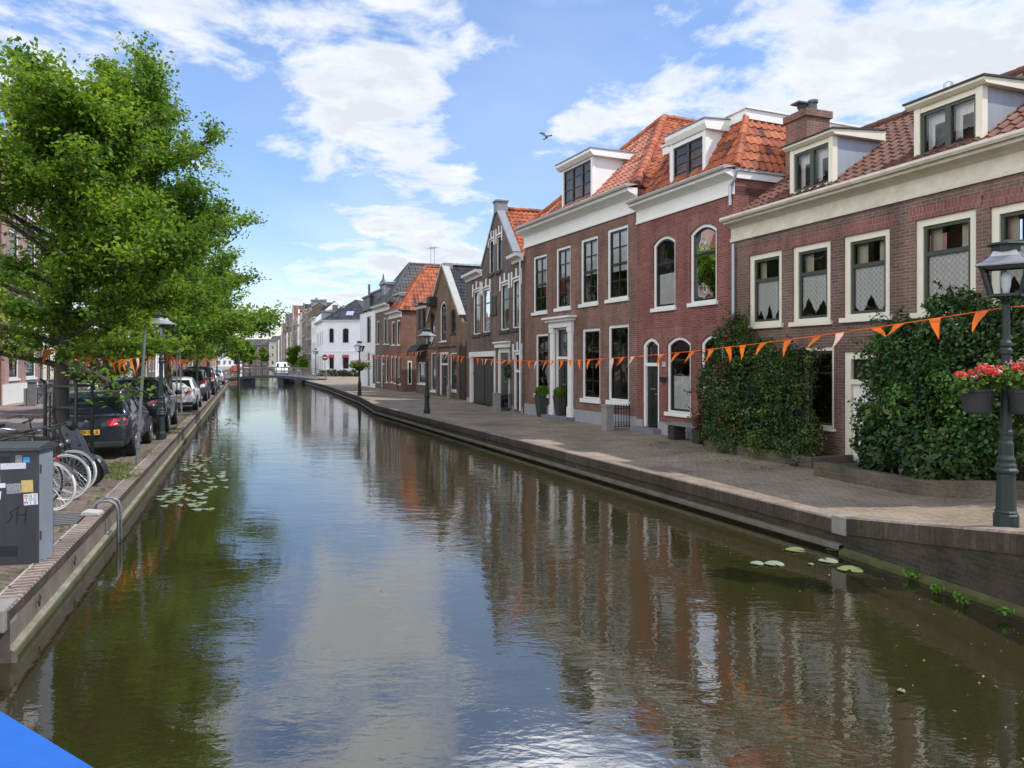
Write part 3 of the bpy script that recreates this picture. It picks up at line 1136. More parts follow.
class House:
    def __init__(s, name, label, p0, p1, depth, cat='house', group=None):
        s.p0 = Vector(p0)
        d = Vector(p1) - s.p0
        s.W = d.length
        s.d = d.normalized()
        s.n = Vector((-s.d.y, s.d.x))
        s.depth = depth
        s.root = thing(name, label, cat, (p0[0], p0[1], 0), math.atan2(s.d.y, s.d.x), group)
        s.holes = []

    def X(s, u, dy=0.0):
        """metres along the front at image column u (plane set back dy)"""
        k = (u - 512) / F
        p = s.p0 + s.n * dy
        return (k * p.y - p.x) / (s.d.x - k * s.d.y)

    def Z(s, u, v, dy=0.0):
        x = s.X(u, dy)
        y = (s.p0 + s.n * dy + s.d * x).y
        return CAMZ + (362 - v) * y / F

    def rect(s, u0, v0, u1, v1, dy=0.0):
        """box from image corners measured on the front: v0, v1 along the left edge"""
        return s.X(u0, dy), s.Z(u0, v1, dy), s.X(u1, dy), s.Z(u0, v0, dy)

    def walls(s, eave, m, outline=None, thick=0.24, back=True, sides=(True, True), z0=-0.3, side_eave=None):
        W, D = s.W, s.depth
        if outline is None:
            outline = [(0, z0), (W, z0), (W, eave), (0, eave)]
        mb = MB()
        loops = [[Vector((x, z, 0)) for x, z in outline]] + [[Vector((x, z, 0)) for x, z in h[::-1]] for h in s.holes]
        flat = [p for l in loops for p in l]
        for tri in tessellate_polygon(loops):
            a, b, c = [flat[i] for i in tri]
            if (b - a).cross(c - a).z < 0:
                b, c = c, b
            mb.face([(a.x, 0, a.y), (b.x, 0, b.y), (c.x, 0, c.y)])
        for h in s.holes:
            k = len(h)
            for i in range(k):
                a, b = h[i], h[(i + 1) % k]
                mb.face([(a[0], 0, a[1]), (b[0], 0, b[1]), (b[0], thick, b[1]), (a[0], thick, a[1])])
        e = eave if side_eave is None else side_eave
        ou = outline
        for i in range(len(ou)):
            a, b = ou[i], ou[(i + 1) % len(ou)]
            vertical_end = abs(a[0] - b[0]) < 1e-6 and (abs(a[0]) < 1e-3 or abs(a[0] - W) < 1e-3)
            if not vertical_end and not (abs(a[1] - z0) < 1e-6 and abs(b[1] - z0) < 1e-6):
                mb.face([(a[0], 0, a[1]), (a[0], thick, a[1]), (b[0], thick, b[1]), (b[0], 0, b[1])])
        mb.face([(0, 0, z0), (0, 0, e), (0, D, e), (0, D, z0)])
        mb.face([(W, 0, z0), (W, D, z0), (W, D, e), (W, 0, e)])
        mb.face([(0, D, z0), (0, D, e), (W, D, e), (W, D, z0)])
        s.wall = mb.build('wall', m, s.root, normals=False)
        return s.wall

    def window(s, r, frame='white_paint', sash='black_paint', fw=0.10, sw=0.05, rise=0.0, cols=1, rws=(0.5,), sill=0.06, sillm=None, glass='window_glass',
               curtain=None, inset=0.045, label=None, simple=False, name='window', thickbar=None, room=True, silld=0.07):
        x0, z0, x1, z1 = r
        zb = z0 + sill
        outer = arc_loop(x0, zb, x1, z1, rise)
        s.holes.append(outer)
        ri = rise * (1 - 2 * fw / (x1 - x0))
        inner = arc_loop(x0 + fw, zb + fw * 0.55, x1 - fw, z1 - fw, ri)
        ri2 = rise * (1 - 2 * (fw + sw) / (x1 - x0))
        inner2 = arc_loop(x0 + fw + sw, zb + fw * 0.55 + sw, x1 - fw - sw, z1 - fw - sw, ri2)
        a0, b0, a1, b1 = x0 + fw, zb + fw * 0.55, x1 - fw, z1 - fw
        y = inset

        def bars(mb, m, ys, ye):
            for r_ in rws:
                zz = b0 + (b1 - b0) * r_
                t = sw * 0.55 if (thickbar is None or abs(r_ - thickbar) > 0.01) else sw * 1.3
                mb.box(a0 + sw * 0.5, a1 - sw * 0.5, ys, ye, zz - t / 2, zz + t / 2, m)
            for c in range(1, cols):
                xx = a0 + (a1 - a0) * c / cols
                zt = b1 - sw * 0.4
                mb.box(xx - sw * 0.25, xx + sw * 0.25, ys + 0.002, ye - 0.002, b0 + sw * 0.5, zt, m)
        if simple:
            mb = MB()
            ring_faces(mb, outer, inner, y, y + 0.07, 0)
            ring_faces(mb, inner, inner2, y + 0.03, y + 0.08, 1)
            bars(mb, 1, y + 0.032, y + 0.078)
            mb.face([(x, y + 0.06, z) for x, z in inner2], 2)
            if sill:
                mb.box(x0 - 0.05, x1 + 0.05, -0.06, y + 0.07, z0, zb, 3)
            o = mb.build(name, [frame, sash, glass, sillm or frame], s.root)
            if label:
                tag(o, label)
            return o
        mb = MB()
        ring_faces(mb, outer, inner, y, y + 0.08)
        o = mb.build(name, frame, s.root)
        if label:
            tag(o, label)
        mb = MB()
        ring_faces(mb, inner, inner2, y + 0.03, y + 0.085)
        bars(mb, 0, y + 0.032, y + 0.083)
        mb.build('sash', sash, o)
        mb = MB()
        mb.face([(x, y + 0.06, z) for x, z in inner2])
        mb.build('pane', glass, o)
        if sill:
            mb = MB()
            mb.box(x0 - 0.06, x1 + 0.06, -silld, y + 0.08, z0, zb)
            mb.build('sill', sillm or frame, o, bevel=0.01)
        if room and glass == 'window_glass':
            mb = MB()
            mb.face([(x0 - 0.1, 0.95, z0 - 0.1), (x1 + 0.1, 0.95, z0 - 0.1), (x1 + 0.1, 0.95, z1 + 0.1), (x0 - 0.1, 0.95, z1 + 0.1)])
            mb.build('interior', 'room_back', o)
        if curtain:
            s.curtain(o, curtain, x0 + fw, zb, x1 - fw, z1 - fw, y + 0.10)
        return o

    def curtain(s, o, kind, x0, z0, x1, z1, y):
        rr = random.Random(int(x0 * 100))
        h = z1 - z0
        if kind.startswith('lace'):
            mb = MB()
            zt = z0 + h * 0.66
            dips = {'lace1': [0.1, 0.5, 0.15, 0.42, 0.05], 'lace2': [0.12, 0.3, 0.02, 0.45, 0.02, 0.3, 0.1], 'lace3': [0.25, 0.02, 0.42, 0.05, 0.3]}[kind]
            n = len(dips) * 6
            top = []
            for i in range(n + 1):
                k = i / n * (len(dips) - 1)
                j = min(int(k), len(dips) - 2)
                f = k - j
                dz = dips[j] * (1 - f) + dips[j + 1] * f
                x = x0 + (x1 - x0) * i / n
                top.append((x, y + 0.012 * math.sin(i * 1.9), zt, z0 + 0.03 + (1 - 0) * dz * h * 0.66))
            for a, b in zip(top, top[1:]):
                mb.face([(a[0], a[1], a[3]), (b[0], b[1], b[3]), (b[0], b[1], a[2]), (a[0], a[1], a[2])])
            mb.build('lace_curtain', 'lace', o)
            mb = MB()
            for sx, ex in ((x0, x0 + (x1 - x0) * rr.uniform(0.22, 0.34)), (x1 - (x1 - x0) * rr.uniform(0.22, 0.36), x1)):
                n = 8
                for i in range(n):
                    xa = sx + (ex - sx) * i / n
                    xb = sx + (ex - sx) * (i + 1) / n
                    mb.face([(xa, y + 0.1 + 0.02 * (i % 2), zt), (xb, y + 0.1 + 0.02 * ((i + 1) % 2), zt), (xb, y + 0.1 + 0.02 * ((i + 1) % 2), z1), (xa, y + 0.1 + 0.02 * (i % 2), z1)])
            mb.build('side_curtain', 'curtain_beige', o)
        elif kind == 'sheer_sky':  # white net curtain, also standing in for sky reflected in the panes
            mb = MB()
            n = 16
            zt = z0 + h * rr.uniform(0.36, 0.5)
            for i in range(n):
                xa = x0 + (x1 - x0) * i / n
                xb = x0 + (x1 - x0) * (i + 1) / n
                mb.face([(xa, y + 0.014 * (i % 2), zt), (xb, y + 0.014 * ((i + 1) % 2), zt), (xb, y + 0.014 * ((i + 1) % 2), z1), (xa, y + 0.014 * (i % 2), z1)])
            mb.build('net_curtain', 'curtain_white', o)
        elif kind == 'half':
            mb = MB()
            n = 18
            for i in range(n):
                xa = x0 + (x1 - x0) * i / n
                xb = x0 + (x1 - x0) * (i + 1) / n
                mb.face([(xa, y + 0.012 * (i % 2), z0), (xb, y + 0.012 * ((i + 1) % 2), z0), (xb, y + 0.012 * ((i + 1) % 2), z0 + h * 0.5), (xa, y + 0.012 * (i % 2), z0 + h * 0.5)])
            mb.build('net_curtain', 'curtain_white', o)
        elif kind == 'sides' or kind == 'left':
            mb = MB()
            spans = [(x0, x0 + (x1 - x0) * rr.uniform(0.2, 0.33))]
            if kind == 'sides':
                spans.append((x1 - (x1 - x0) * rr.uniform(0.2, 0.33), x1))
            for sx, ex in spans:
                n = 8
                for i in range(n):
                    xa = sx + (ex - sx) * i / n
                    xb = sx + (ex - sx) * (i + 1) / n
                    mb.face([(xa, y + 0.03 * (i % 2), z0), (xb, y + 0.03 * ((i + 1) % 2), z0), (xb, y + 0.03 * ((i + 1) % 2), z1), (xa, y + 0.03 * (i % 2), z1)])
            mb.build('side_curtain', 'curtain_white', o)

    def door(s, r, frame='white_paint', leaf='door_black', fw=0.10, rise=0.0, trans=0.26, label=None, leafpanels=3, deep=0.10, letter=True):
        x0, z0, x1, z1 = r
        outer = arc_loop(x0, z0, x1, z1, rise)
        s.holes.append(outer)
        ri = rise * (1 - 2 * fw / (x1 - x0))
        a0, a1, b1 = x0 + fw, x1 - fw, z1 - fw
        inner = arc_loop(a0, z0, a1, b1, ri)
        o_mb = MB()
        ring_faces(o_mb, outer, inner, 0.03, deep + 0.06)
        zt = z0 + (b1 - z0) * (1 - trans)
        if trans:
            o_mb.box(a0, a1, 0.035, deep + 0.05, zt - 0.05, zt + 0.05)
        o = o_mb.build('door_frame', frame, s.root)
        lz = zt - 0.05 if trans else b1
        mb = MB()
        mb.box(a0, a1, deep, deep + 0.05, z0 + 0.02, lz)
        for i in range(leafpanels):
            pa = z0 + 0.18 + (lz - z0 - 0.3) * i / leafpanels
            pb = pa + (lz - z0 - 0.3) / leafpanels - 0.12
            for xa, xb in ((a0 + 0.09, (a0 + a1) / 2 - 0.04), ((a0 + a1) / 2 + 0.04, a1 - 0.09)):
                mb.box(xa, xb, deep - 0.015, deep + 0.02, pa, pb)
        d = mb.build('door', leaf, s.root)
        if label:
            tag(d, label)
        mb = MB()
        mb.tube([(a1 - 0.08, deep, z0 + 1.0), (a1 - 0.08, deep - 0.06, z0 + 1.0), (a1 - 0.16, deep - 0.06, z0 + 1.0)], 0.012, 6)
        if letter:
            mb.box((a0 + a1) / 2 - 0.13, (a0 + a1) / 2 + 0.13, deep - 0.02, deep + 0.0, z0 + 1.12, z0 + 1.17)
        mb.build('handle', 'brass', d)
        if trans:
            top = [(x, z) for x, z in arc_loop(a0, zt + 0.05, a1, b1, ri)]
            ins = arc_loop(a0 + 0.045, zt + 0.095, a1 - 0.045, b1 - 0.045, ri * 0.9)
            mb = MB()
            ring_faces(mb, top, ins, deep, deep + 0.05, 0)
            mb.face([(x, deep + 0.03, z) for x, z in ins], 1)
            mb.build('transom_window', ['black_paint', 'dark_glass'], s.root)
        return d

    def part(s, name, mb, m, **kw):
        return mb.build(name, m, s.root, **kw)


def arch_trim(mb, x0, x1, z1, rise, t=0.22, y=-0.004, n=10, ext=0.06):
    """flat fan of bricks over an opening"""
    c = (x0 + x1) / 2
    hw = (x1 - x0) / 2 + ext
    for i in range(n):
        pts = []
        for k, o in ((i, 0), (i + 1, 0), (i + 1, t), (i, t)):
            f = -1 + 2 * k / n
            spread = 1 + (0.10 if o else 0)
            pts.append((c + f * hw * spread, y, z1 + 0.004 - rise * f * f + o))
        mb.face(pts)
    # closing underside is hidden by the frame


def tile_slope(mb, O, e, up, width, length, tw=0.235, row=0.30, m=0, rng=None, amp=0.034, lift=0.03, under=True):
    """pantiles: O lower left corner, e along the eave, up along the slope"""
    rng = rng or random.Random(5)
    O, e, up = Vector(O), Vector(e).normalized(), Vector(up).normalized()
    nrm = e.cross(up).normalized()
    nc = int(math.ceil(width / tw))
    nr = int(math.ceil(length / row))
    prof = [(0.0, 0.25), (0.16, -0.35), (0.36, -0.6), (0.58, 0.1), (0.78, 0.95), (0.92, 0.9), (1.0, 0.25)]
    for r in range(nr):
        va, vb = r * row, min((r + 1) * row + 0.012, length)
        if va >= length:
            break
        for c in range(nc):
            t = min(1, max(0, rng.gauss(0.55, 0.26)))
            jx = rng.uniform(-0.006, 0.006)
            jl = rng.uniform(-0.008, 0.008)
            lo, hi, ri = [], [], []
            for f, h in prof:
                x = min((c + f) * tw + jx, width)
                lo.append(O + e * x + up * (va + jl) + nrm * (h * amp + lift))
                hi.append(O + e * x + up * vb + nrm * (h * amp))
                ri.append(O + e * x + up * (va + jl) + nrm * (h * amp - 0.01))
            for k in range(len(prof) - 1):
                mb.face([lo[k], lo[k + 1], hi[k + 1], hi[k]], m, t=t)
                mb.face([ri[k], ri[k + 1], lo[k + 1], lo[k]], m, t=t * 0.8)
    if under:
        a = O - nrm * 0.05
        mb.face([a, a + e * width, a + e * width + up * length, a + up * length], m, t=0.1)


def ridge_cap(mb, a, b, r=0.10, m=0, rng=None, seg=0.38):
    rng = rng or random.Random(3)
    a, b = Vector(a), Vector(b)
    L_ = (b - a).length
    n = max(1, int(L_ / seg))
    d = (b - a) / n
    for i in range(n):
        st = len(mb.f)
        p, q = a + d * i, a + d * (i + 1.08)
        mb.tube([p, q], [r * 1.05, r * 0.92], 8, m)
        t = min(1, max(0, rng.gauss(0.5, 0.2)))
        for k in range(st, len(mb.f)):
            mb.t[k] = t


def cornice(H, x0, x1, prof, m, name='cornice', y_over=0.0, worn=None):
    """moulded board along the front: profile (y, z)"""
    mb = MB()
    mb.prism_x(prof, x0, x1)
    return H.part(name, mb, m)


def downpipe(H, x, z0, z1, y=-0.09, r=0.04, m='zinc', kink=None):
    mb = MB()
    pts = [(x, y, z0), (x, y, z1)]
    if kink:
        pts += [(x + kink[0] * 0.5, y + 0.02, z1 + 0.12), (x + kink[0], y + kink[1], z1 + kink[2])]
    mb.tube(pts, r, 10)
    k = z0 + 0.5
    while k < z1:
        mb.tube([(x, y, k), (x, y, k + 0.03)], r * 1.25, 10)
        k += 1.6
    return H.part('drainpipe', mb, m, smooth=False)


def dormer(H, x0, x1, z0, z1, yf, yb, frame, sash, cheek, top, cols=2, rws=(), slab=0.14, over=0.14, fw=0.09, sw=0.05, curtain=False, rise=0.12, glass='window_glass'):
    """box dormer: front window, two cheeks, a flat roof with a moulded edge"""
    mb = MB()
    outer = arc_loop(x0, z0, x1, z1)
    inner = arc_loop(x0 + fw, z0 + fw, x1 - fw, z1 - fw)
    ring_faces(mb, outer, inner, yf, yf + 0.1, 0)
    for xs, m in ((x0, 1), (x1, 1)):
        q = [(xs, yf + 0.1, z0), (xs, yb, z0), (xs, yb, z1), (xs, yf + 0.1, z1)]
        mb.face(q, m)
    for xs in (x0 - 0.02, x1 - 0.10):
        mb.box(xs, xs + 0.12, yf - 0.015, yf + 0.12, z0, z1, 0)
    o = mb.build('dormer', [frame, cheek], H.root, normals=False)
    mb = MB()
    inner2 = arc_loop(x0 + fw + sw, z0 + fw + sw, x1 - fw - sw, z1 - fw - sw)
    ring_faces(mb, inner, inner2, yf + 0.03, yf + 0.09, 0)
    for c in range(1, cols):
        xx = x0 + fw + (x1 - x0 - 2 * fw) * c / cols
        mb.box(xx - sw, xx + sw, yf + 0.02, yf + 0.085, z0 + fw + sw * 0.5, z1 - fw - sw * 0.5, 0)
    for r in rws:
        zz = z0 + (z1 - z0) * r
        mb.box(x0 + fw + sw * 0.5, x1 - fw - sw * 0.5, yf + 0.035, yf + 0.08, zz - 0.014, zz + 0.014, 0)
    mb.face([(x, yf + 0.06, z) for x, z in inner2], 1)
    mb.face([(x0 + 0.02, yf + 0.9, z0), (x1 - 0.02, yf + 0.9, z0), (x1 - 0.02, yf + 0.9, z1), (x0 + 0.02, yf + 0.9, z1)], 2)
    mb.build('dormer_window', [sash, glass, 'room_back'], o)
    if curtain:
        mb = MB()
        for c in range(cols):
            sx = x0 + fw + (x1 - x0 - 2 * fw) * (c + 0.06) / cols
            ex = x0 + fw + (x1 - x0 - 2 * fw) * (c + 0.94) / cols
            for k in range(14):
                xa = sx + (ex - sx) * k / 14
                xb = sx + (ex - sx) * (k + 1) / 14
                za = z0 + fw if k in (0, 1, 2, 3, 10, 11, 12, 13) else z1 - fw - (z1 - z0) * 0.24
                mb.face([(xa, yf + 0.18 + 0.02 * (k % 2), za), (xb, yf + 0.18 + 0.02 * ((k + 1) % 2), za), (xb, yf + 0.18 + 0.02 * ((k + 1) % 2), z1 - fw), (xa, yf + 0.18 + 0.02 * (k % 2), z1 - fw)])
        mb.build('curtain', 'curtain_white', o)
    mb = MB()
    mb.prism_x([(yf - over * 0.4, z1 + 0.003), (yb, z1 + 0.003), (yb, z1 + slab + rise), (yf - over, z1 + slab), (yf - over, z1 + slab * 0.55)], x0 - over, x1 + over, 0)
    mb.prism_x([(yf - over - 0.03, z1 + slab + 0.003), (yb, z1 + slab + rise + 0.003), (yb, z1 + slab + rise + 0.035), (yf - over - 0.03, z1 + slab + 0.035)], x0 - over - 0.03, x1 + over + 0.03, 1)
    mb.build('dormer_roof', [frame if frame != 'cream_paint' else 'cream_paint', top], o)
    return o


def chimney(H, x0, x1, y0, y1, z0, z1, m='brick_russet', pots=2):
    mb = MB()
    mb.box(x0, x1, y0, y1, z0, z1 - 0.18)
    mb.box(x0 - 0.05, x1 + 0.05, y0 - 0.05, y1 + 0.05, z1 - 0.18, z1)
    c = mb.build('chimney', m, H.root)
    mb = MB()
    for i in range(pots):
        px = x0 + (x1 - x0) * (i + 0.5) / pots
        mb.lathe([(0.11, 0), (0.10, 0.2), (0.13, 0.24), (0.13, 0.3)], 10, 0, (px, (y0 + y1) / 2, z1))
    mb.box(x0 + 0.06, (x0 + x1) / 2, y0 + 0.1, y1 - 0.1, z1 + 0.3, z1 + 0.34)
    mb.build('chimney_pot', 'dark_lead', c)
    return c


def plinth(H, m, h, gaps, y=-0.03, z0=-0.3):
    mb = MB()
    x = 0.0
    for a, b in sorted(gaps) + [(H.W, H.W)]:
        if a > x:
            mb.box(x, a, y, 0.002, z0, h)
        x = max(x, b)
    return H.part('plinth', mb, m)


# ================================================================== the near brown house with the cream cornice
A = House('brick_house', 'brown brick house with cream cornice, two green framed dormers and lace curtains behind the bushes',
          (5.62, 18.3), (5.62 + 9.6 * 0.3552, 18.3 - 9.6 * 0.9348), 6.6)
for (r, cu) in (((748.9, 255.8, 781.7, 329.5), 'lace2'), ((792.4, 247.5, 830.4, 327), 'lace1'), ((843.4, 237, 889.6, 323), 'lace3'),
                ((915, 220.8, 975.8, 318.7), 'lace2'), ((989.8, 207.8, 1050, 315), 'lace1')):
    A.window(A.rect(*r), 'cream_paint', 'sash_green', fw=0.13, sw=0.06, rws=(0.66,), thickbar=0.66, curtain=cu, sill=0.10)
A.window(A.rect(803, 347, 834, 428), 'cream_paint', 'sash_green', fw=0.09, sw=0.05, rws=(0.7,))
A.window(A.rect(926, 322, 985, 440), 'cream_paint', 'sash_green', fw=0.12, sw=0.05, rws=(0.7,))
da = A.rect(844, 352, 896, 470)
A.door((da[0], 0.06, da[2], da[3]), 'cream_paint', 'white_paint', fw=0.15, trans=0.22)
A.walls(5.16, 'brick_brown')
for r in ((749, 256, 782, 329), (792.4, 247.5, 830.4, 327), (843.4, 237, 889.6, 323), (915, 220.8, 975.8, 318.7), (989.8, 207.8, 1050, 315)):
    x0, z0, x1, z1 = A.rect(*r)
    mb = MB()
    arch_trim(mb, x0, x1, z1, 0.0, t=0.23, n=14, ext=0.1)
    A.part('flat_arch', mb, 'arch_brick')
cornice(A, -0.06, A.W, [(0.0, 5.163), (-0.05, 5.16), (-0.05, 5.24), (-0.02, 5.25), (-0.02, 5.50), (-0.10, 5.55), (-0.26, 5.60), (-0.28, 5.69), (0.0, 5.69)], 'worn_cream')
mb = MB()
mb.prism_x([(-0.28, 5.692), (-0.33, 5.66), (-0.36, 5.71), (-0.34, 5.765), (-0.05, 5.775), (0.1, 5.70)], -0.1, A.W)
A.part('gutter', mb, 'worn_cream')
mb = MB()
rg = random.Random(11)
up = Vector((0, 3.35, 2.3))
tile_slope(mb, (0.02, -0.12, 5.74), (1, 0, 0), up, A.W - 0.02, up.length, rng=rg)
upb = Vector((0, -3.37, 2.3))
tile_slope(mb, (A.W, 6.6, 5.74), (-1, 0, 0), upb, A.W, upb.length, rng=rg, tw=0.47, row=0.6)
ridge_cap(mb, (0, 3.23, 8.06), (A.W, 3.23, 8.06), 0.11, rng=rg)
for xs in (0.0, A.W):
    mb.face([(xs, 0, 5.15), (xs, 6.6, 5.15), (xs, 6.6, 5.7), (xs, 3.23, 8.0), (xs, 0.0, 5.72)], 0, t=0.2)
A.part('roof', mb, 'tile_brown', normals=False)
for u0, vb, vt, u1, cheekd in ((791, 198, 151.5, 832.5, 1.6), (915.5, 163, 110, 981.7, 2.2)):
    dy = 0.22
    x0, x1 = A.X(u0, dy), A.X(u1, dy)
    dormer(A, x0, x1, A.Z(u0, vb, dy), A.Z(u0, vt, dy), dy, cheekd, 'cream_paint', 'sash_green', 'zinc', 'brown_wood', curtain=True, slab=0.10, over=0.13, fw=0.10, sw=0.055)
chimney(A, 0.08, 0.82, 1.6, 2.35, 6.2, 8.5)
mb = MB()
mb.lathe([(0.06, -0.3), (0.06, 0.14), (0.10, 0.15), (0.10, 0.26), (0.05, 0.30)], 10, 0, (3.6, 3.0, 8.05))
A.part('flue_pipe', mb, 'steel')
downpipe(A, 0.12, 0.1, 5.1)

# ================================================================== crimson house with the mansard roof
B = House('brick_house', 'narrow crimson brick house with arched windows and an orange tiled mansard roof', (3.88, 22.35), (5.62, 18.3), 8.0)
WB = B.W


def brect(u0, u1, uc, vt, vb):
    return (B.X(u0), B.Z(u0, vb), B.X(u1), B.Z(uc, vt))


for a, cu in (((653, 675.2, 664, 236, 312.5), 'half'), ((690, 716.5, 703, 224, 307.5), 'half')):
    B.window(brect(*a), 'white_paint', 'black_paint', fw=0.085, sw=0.055, rise=0.2, rws=(0.64,), thickbar=0.64, curtain=cu, sill=0.11)
B.window(brect(667, 690.5, 678, 336.8, 415.4), fw=0.085, sw=0.055, rise=0.2, rws=(0.72,), thickbar=0.72, curtain='half', sill=0.11)
B.window(brect(701, 723, 711, 335, 416.7), fw=0.085, sw=0.055, rise=0.2, rws=(0.72,), thickbar=0.72, curtain='half', sill=0.11)
db = (B.X(643), 0.16, B.X(659), B.Z(651, 338))
B.door(db, 'white_paint', 'door_black', fw=0.10, rise=0.2, trans=0.27)
B.walls(6.38, 'brick_crimson')
for (u0, u1, uc, vt, vb) in ((653, 675.2, 664, 236, 312.5), (690, 716.5, 703, 224, 307.5), (667, 690.5, 678, 336.8, 415.4), (701, 723, 711, 335, 416.7)):
    x0, z0, x1, z1 = brect(u0, u1, uc, vt, vb)
    mb = MB()
    arch_trim(mb, x0, x1, z1, 0.22, t=0.3, n=16)
    B.part('brick_arch', mb, 'arch_brick')
mb = MB()
arch_trim(mb, db[0], db[2], db[3], 0.22, t=0.3, n=14)
B.part('brick_arch', mb, 'arch_brick')
plinth(B, 'grey_plinth', 0.36, [(db[0], db[2])])
mb = MB()
mb.box(db[0] - 0.15, db[2] + 0.15, -0.32, 0.3, -0.2, 0.145)
B.part('doorstep', mb, 'bluestone', bevel=0.01)
cornice(B, -0.02, WB + 0.06, [(0.0, 6.383), (-0.04, 6.38), (-0.04, 6.44), (-0.015, 6.45), (-0.015, 6.78), (-0.10, 6.83), (-0.30, 6.90), (-0.32, 7.0), (0.0, 7.0)], 'white_paint')
mb = MB()
mb.prism_x([(-0.32, 7.003), (-0.38, 6.98), (-0.40, 7.04), (-0.37, 7.08), (0.0, 7.08)], -0.05, WB + 0.12)
mb.box(WB + 0.005, WB + 0.10, 0.02, 7.9, 6.98, 7.08)
B.part('gutter', mb, 'gutter_grey')
mb = MB()
mb.box(WB + 0.004, WB + 0.06, 0.02, 7.9, 6.80, 6.979)
B.part('side_trim', mb, 'white_paint')
mb = MB()
mb.box(0, WB, 0.02, 8.0, 6.381, 6.6)
mb.box(WB - 0.2, WB, 0.0, 8.0, 6.381, 6.99)
mb.box(0, 0.2, 0.0, 8.0, 6.381, 6.99)
B.part('parapet', mb, 'brick_crimson')
rg = random.Random(21)
mb = MB()
upf = Vector((0, 1.0, 1.62))
tile_slope(mb, (0, 0.05, 7.05), (1, 0, 0), upf, WB + 0.1, upf.length, rng=rg)
B.part('roof', mb, 'tile_orange', normals=False, clips=[((WB + 0.1, 0.05, 7.05), (1.0, 0.8, 0)), ])
mb = MB()
ups = Vector((-0.8, 0, 1.62))
tile_slope(mb, (WB + 0.1, 0.05, 7.05), (0, 1, 0), ups, 7.6, ups.length, rng=rg)
B.part('roof', mb, 'tile_orange', normals=False, clips=[((WB + 0.1, 0.05, 7.05), (-1.0, -0.8, 0))])
mb = MB()
ridge_cap(mb, (WB + 0.08, 0.05, 7.1), (WB - 0.72, 1.05, 8.72), 0.10, rng=rg)
B.part('hip_tiles', mb, 'tile_orange', normals=False)
mb = MB()
mb.box(-0.05, WB - 0.62, 0.98, 7.8, 8.64, 8.9)
mb.box(-0.09, WB - 0.57, 0.93, 7.85, 8.902, 8.95)
B.part('roof_trim', mb, 'white_paint')
x0, x1 = B.X(670.5, 0.25), B.X(705.5, 0.25)
dormer(B, x0, x1, 7.2, 8.48, 0.25, 1.6, 'white_paint', 'black_paint', 'white_paint', 'lead_grey', cols=2, rws=(0.3, 0.5, 0.7), slab=0.26, over=0.12, fw=0.13, sw=0.045, rise=0.1)
downpipe(B, WB - 0.02, 6.1, 6.6, y=-0.08, kink=(0.25, 0.0, 0.35))
n34 = text_mesh('38', 0.2, 'house_number', 'white_paint', B.root, (db[2] + 0.25, -0.012, 2.05), depth=0.004)
mb = MB()
mb.box(db[2] + 0.14, db[2] + 0.42, -0.09, -0.004, 1.55, 1.68)
B.part('letterbox', mb, 'black_paint', bevel=0.01)

# ================================================================== tall russet house with the white doorway
C = House('brick_house', 'tall russet brick house with white pilastered doorway and steep orange hipped roof', (0.53, 29.6), (3.88, 22.35), 11.0)
WC = C.W
for i, r in enumerate(((533, 257, 546.8, 316), (555.8, 248.7, 570.5, 312), (580.5, 240, 597.8, 308), (607, 230, 628, 303.6))):
    C.window(C.rect(*r), fw=0.10, sw=0.05, cols=2, rws=(0.25, 0.5, 0.75), thickbar=0.5, sill=0.12, curtain=('sheer_sky', 'sheer_sky', 'sheer_sky', 'sheer_sky')[i])
for i, r in enumerate(((535.5, 334, 548.3, 396.9), (582, 329, 600, 402), (608, 325.4, 628.75, 404))):
    C.window(C.rect(*r), fw=0.10, sw=0.05, cols=2, rws=(0.25, 0.5, 0.75), thickbar=0.5, sill=0.14)
x0, x1 = C.X(552), C.X(573.5)
ze = C.Z(552, 326)
C.door((x0 + 0.28, 0.14, x1 - 0.28, ze - 0.1), 'white_paint', 'door_black', fw=0.07, trans=0.33)
C.walls(6.78, 'brick_russet')
mb = MB()
for xs in (x0, x1 - 0.27):
    mb.box(xs, xs + 0.27, -0.10, 0.0, -0.1, ze - 0.1)
    mb.box(xs - 0.03, xs + 0.30, -0.13, 0.0, -0.1, 0.5)
    mb.box(xs - 0.03, xs + 0.30, -0.13, 0.0, ze - 0.28, ze - 0.1)
mb.box(x0 - 0.04, x1 + 0.04, -0.14, 0.0, ze - 0.098, ze + 0.12)
mb.box(x0 - 0.16, x1 + 0.16, -0.24, 0.0, ze + 0.122, ze + 0.22)
mb.box(x0 - 0.25, x1 + 0.25, -0.34, 0.0, ze + 0.222, ze + 0.30)
C.part('door_surround', mb, 'white_paint', bevel=0.012)
mb = MB()
mb.box(x0 - 0.15, x1 + 0.15, -0.4, 0.3, -0.2, 0.13)
C.part('doorstep', mb, 'bluestone', bevel=0.01)
plinth(C, 'grey_plinth', 0.42, [(x0, x1)])
cornice(C, -0.05, WC + 0.03, [(0.0, 6.783), (-0.05, 6.78), (-0.05, 6.86), (-0.02, 6.87), (-0.02, 7.25), (-0.10, 7.30), (-0.36, 7.40), (-0.40, 7.52), (0.0, 7.52)], 'white_paint')
mb = MB()
mb.prism_x([(-0.40, 7.523), (-0.46, 7.50), (-0.48, 7.57), (-0.44, 7.62), (0.0, 7.62)], -0.1, WC + 0.08)
C.part('gutter', mb, 'gutter_grey')
mb = MB()
mb.box(0.0, WC, 0.02, 11.0, 6.781, 7.5)
C.part('parapet', mb, 'brick_russet')
rg = random.Random(31)
hx = WC / 2
upf = Vector((0, hx, 3.9))
mb = MB()
tile_slope(mb, (0, 0.0, 7.58), (1, 0, 0), upf, WC, upf.length, rng=rg)
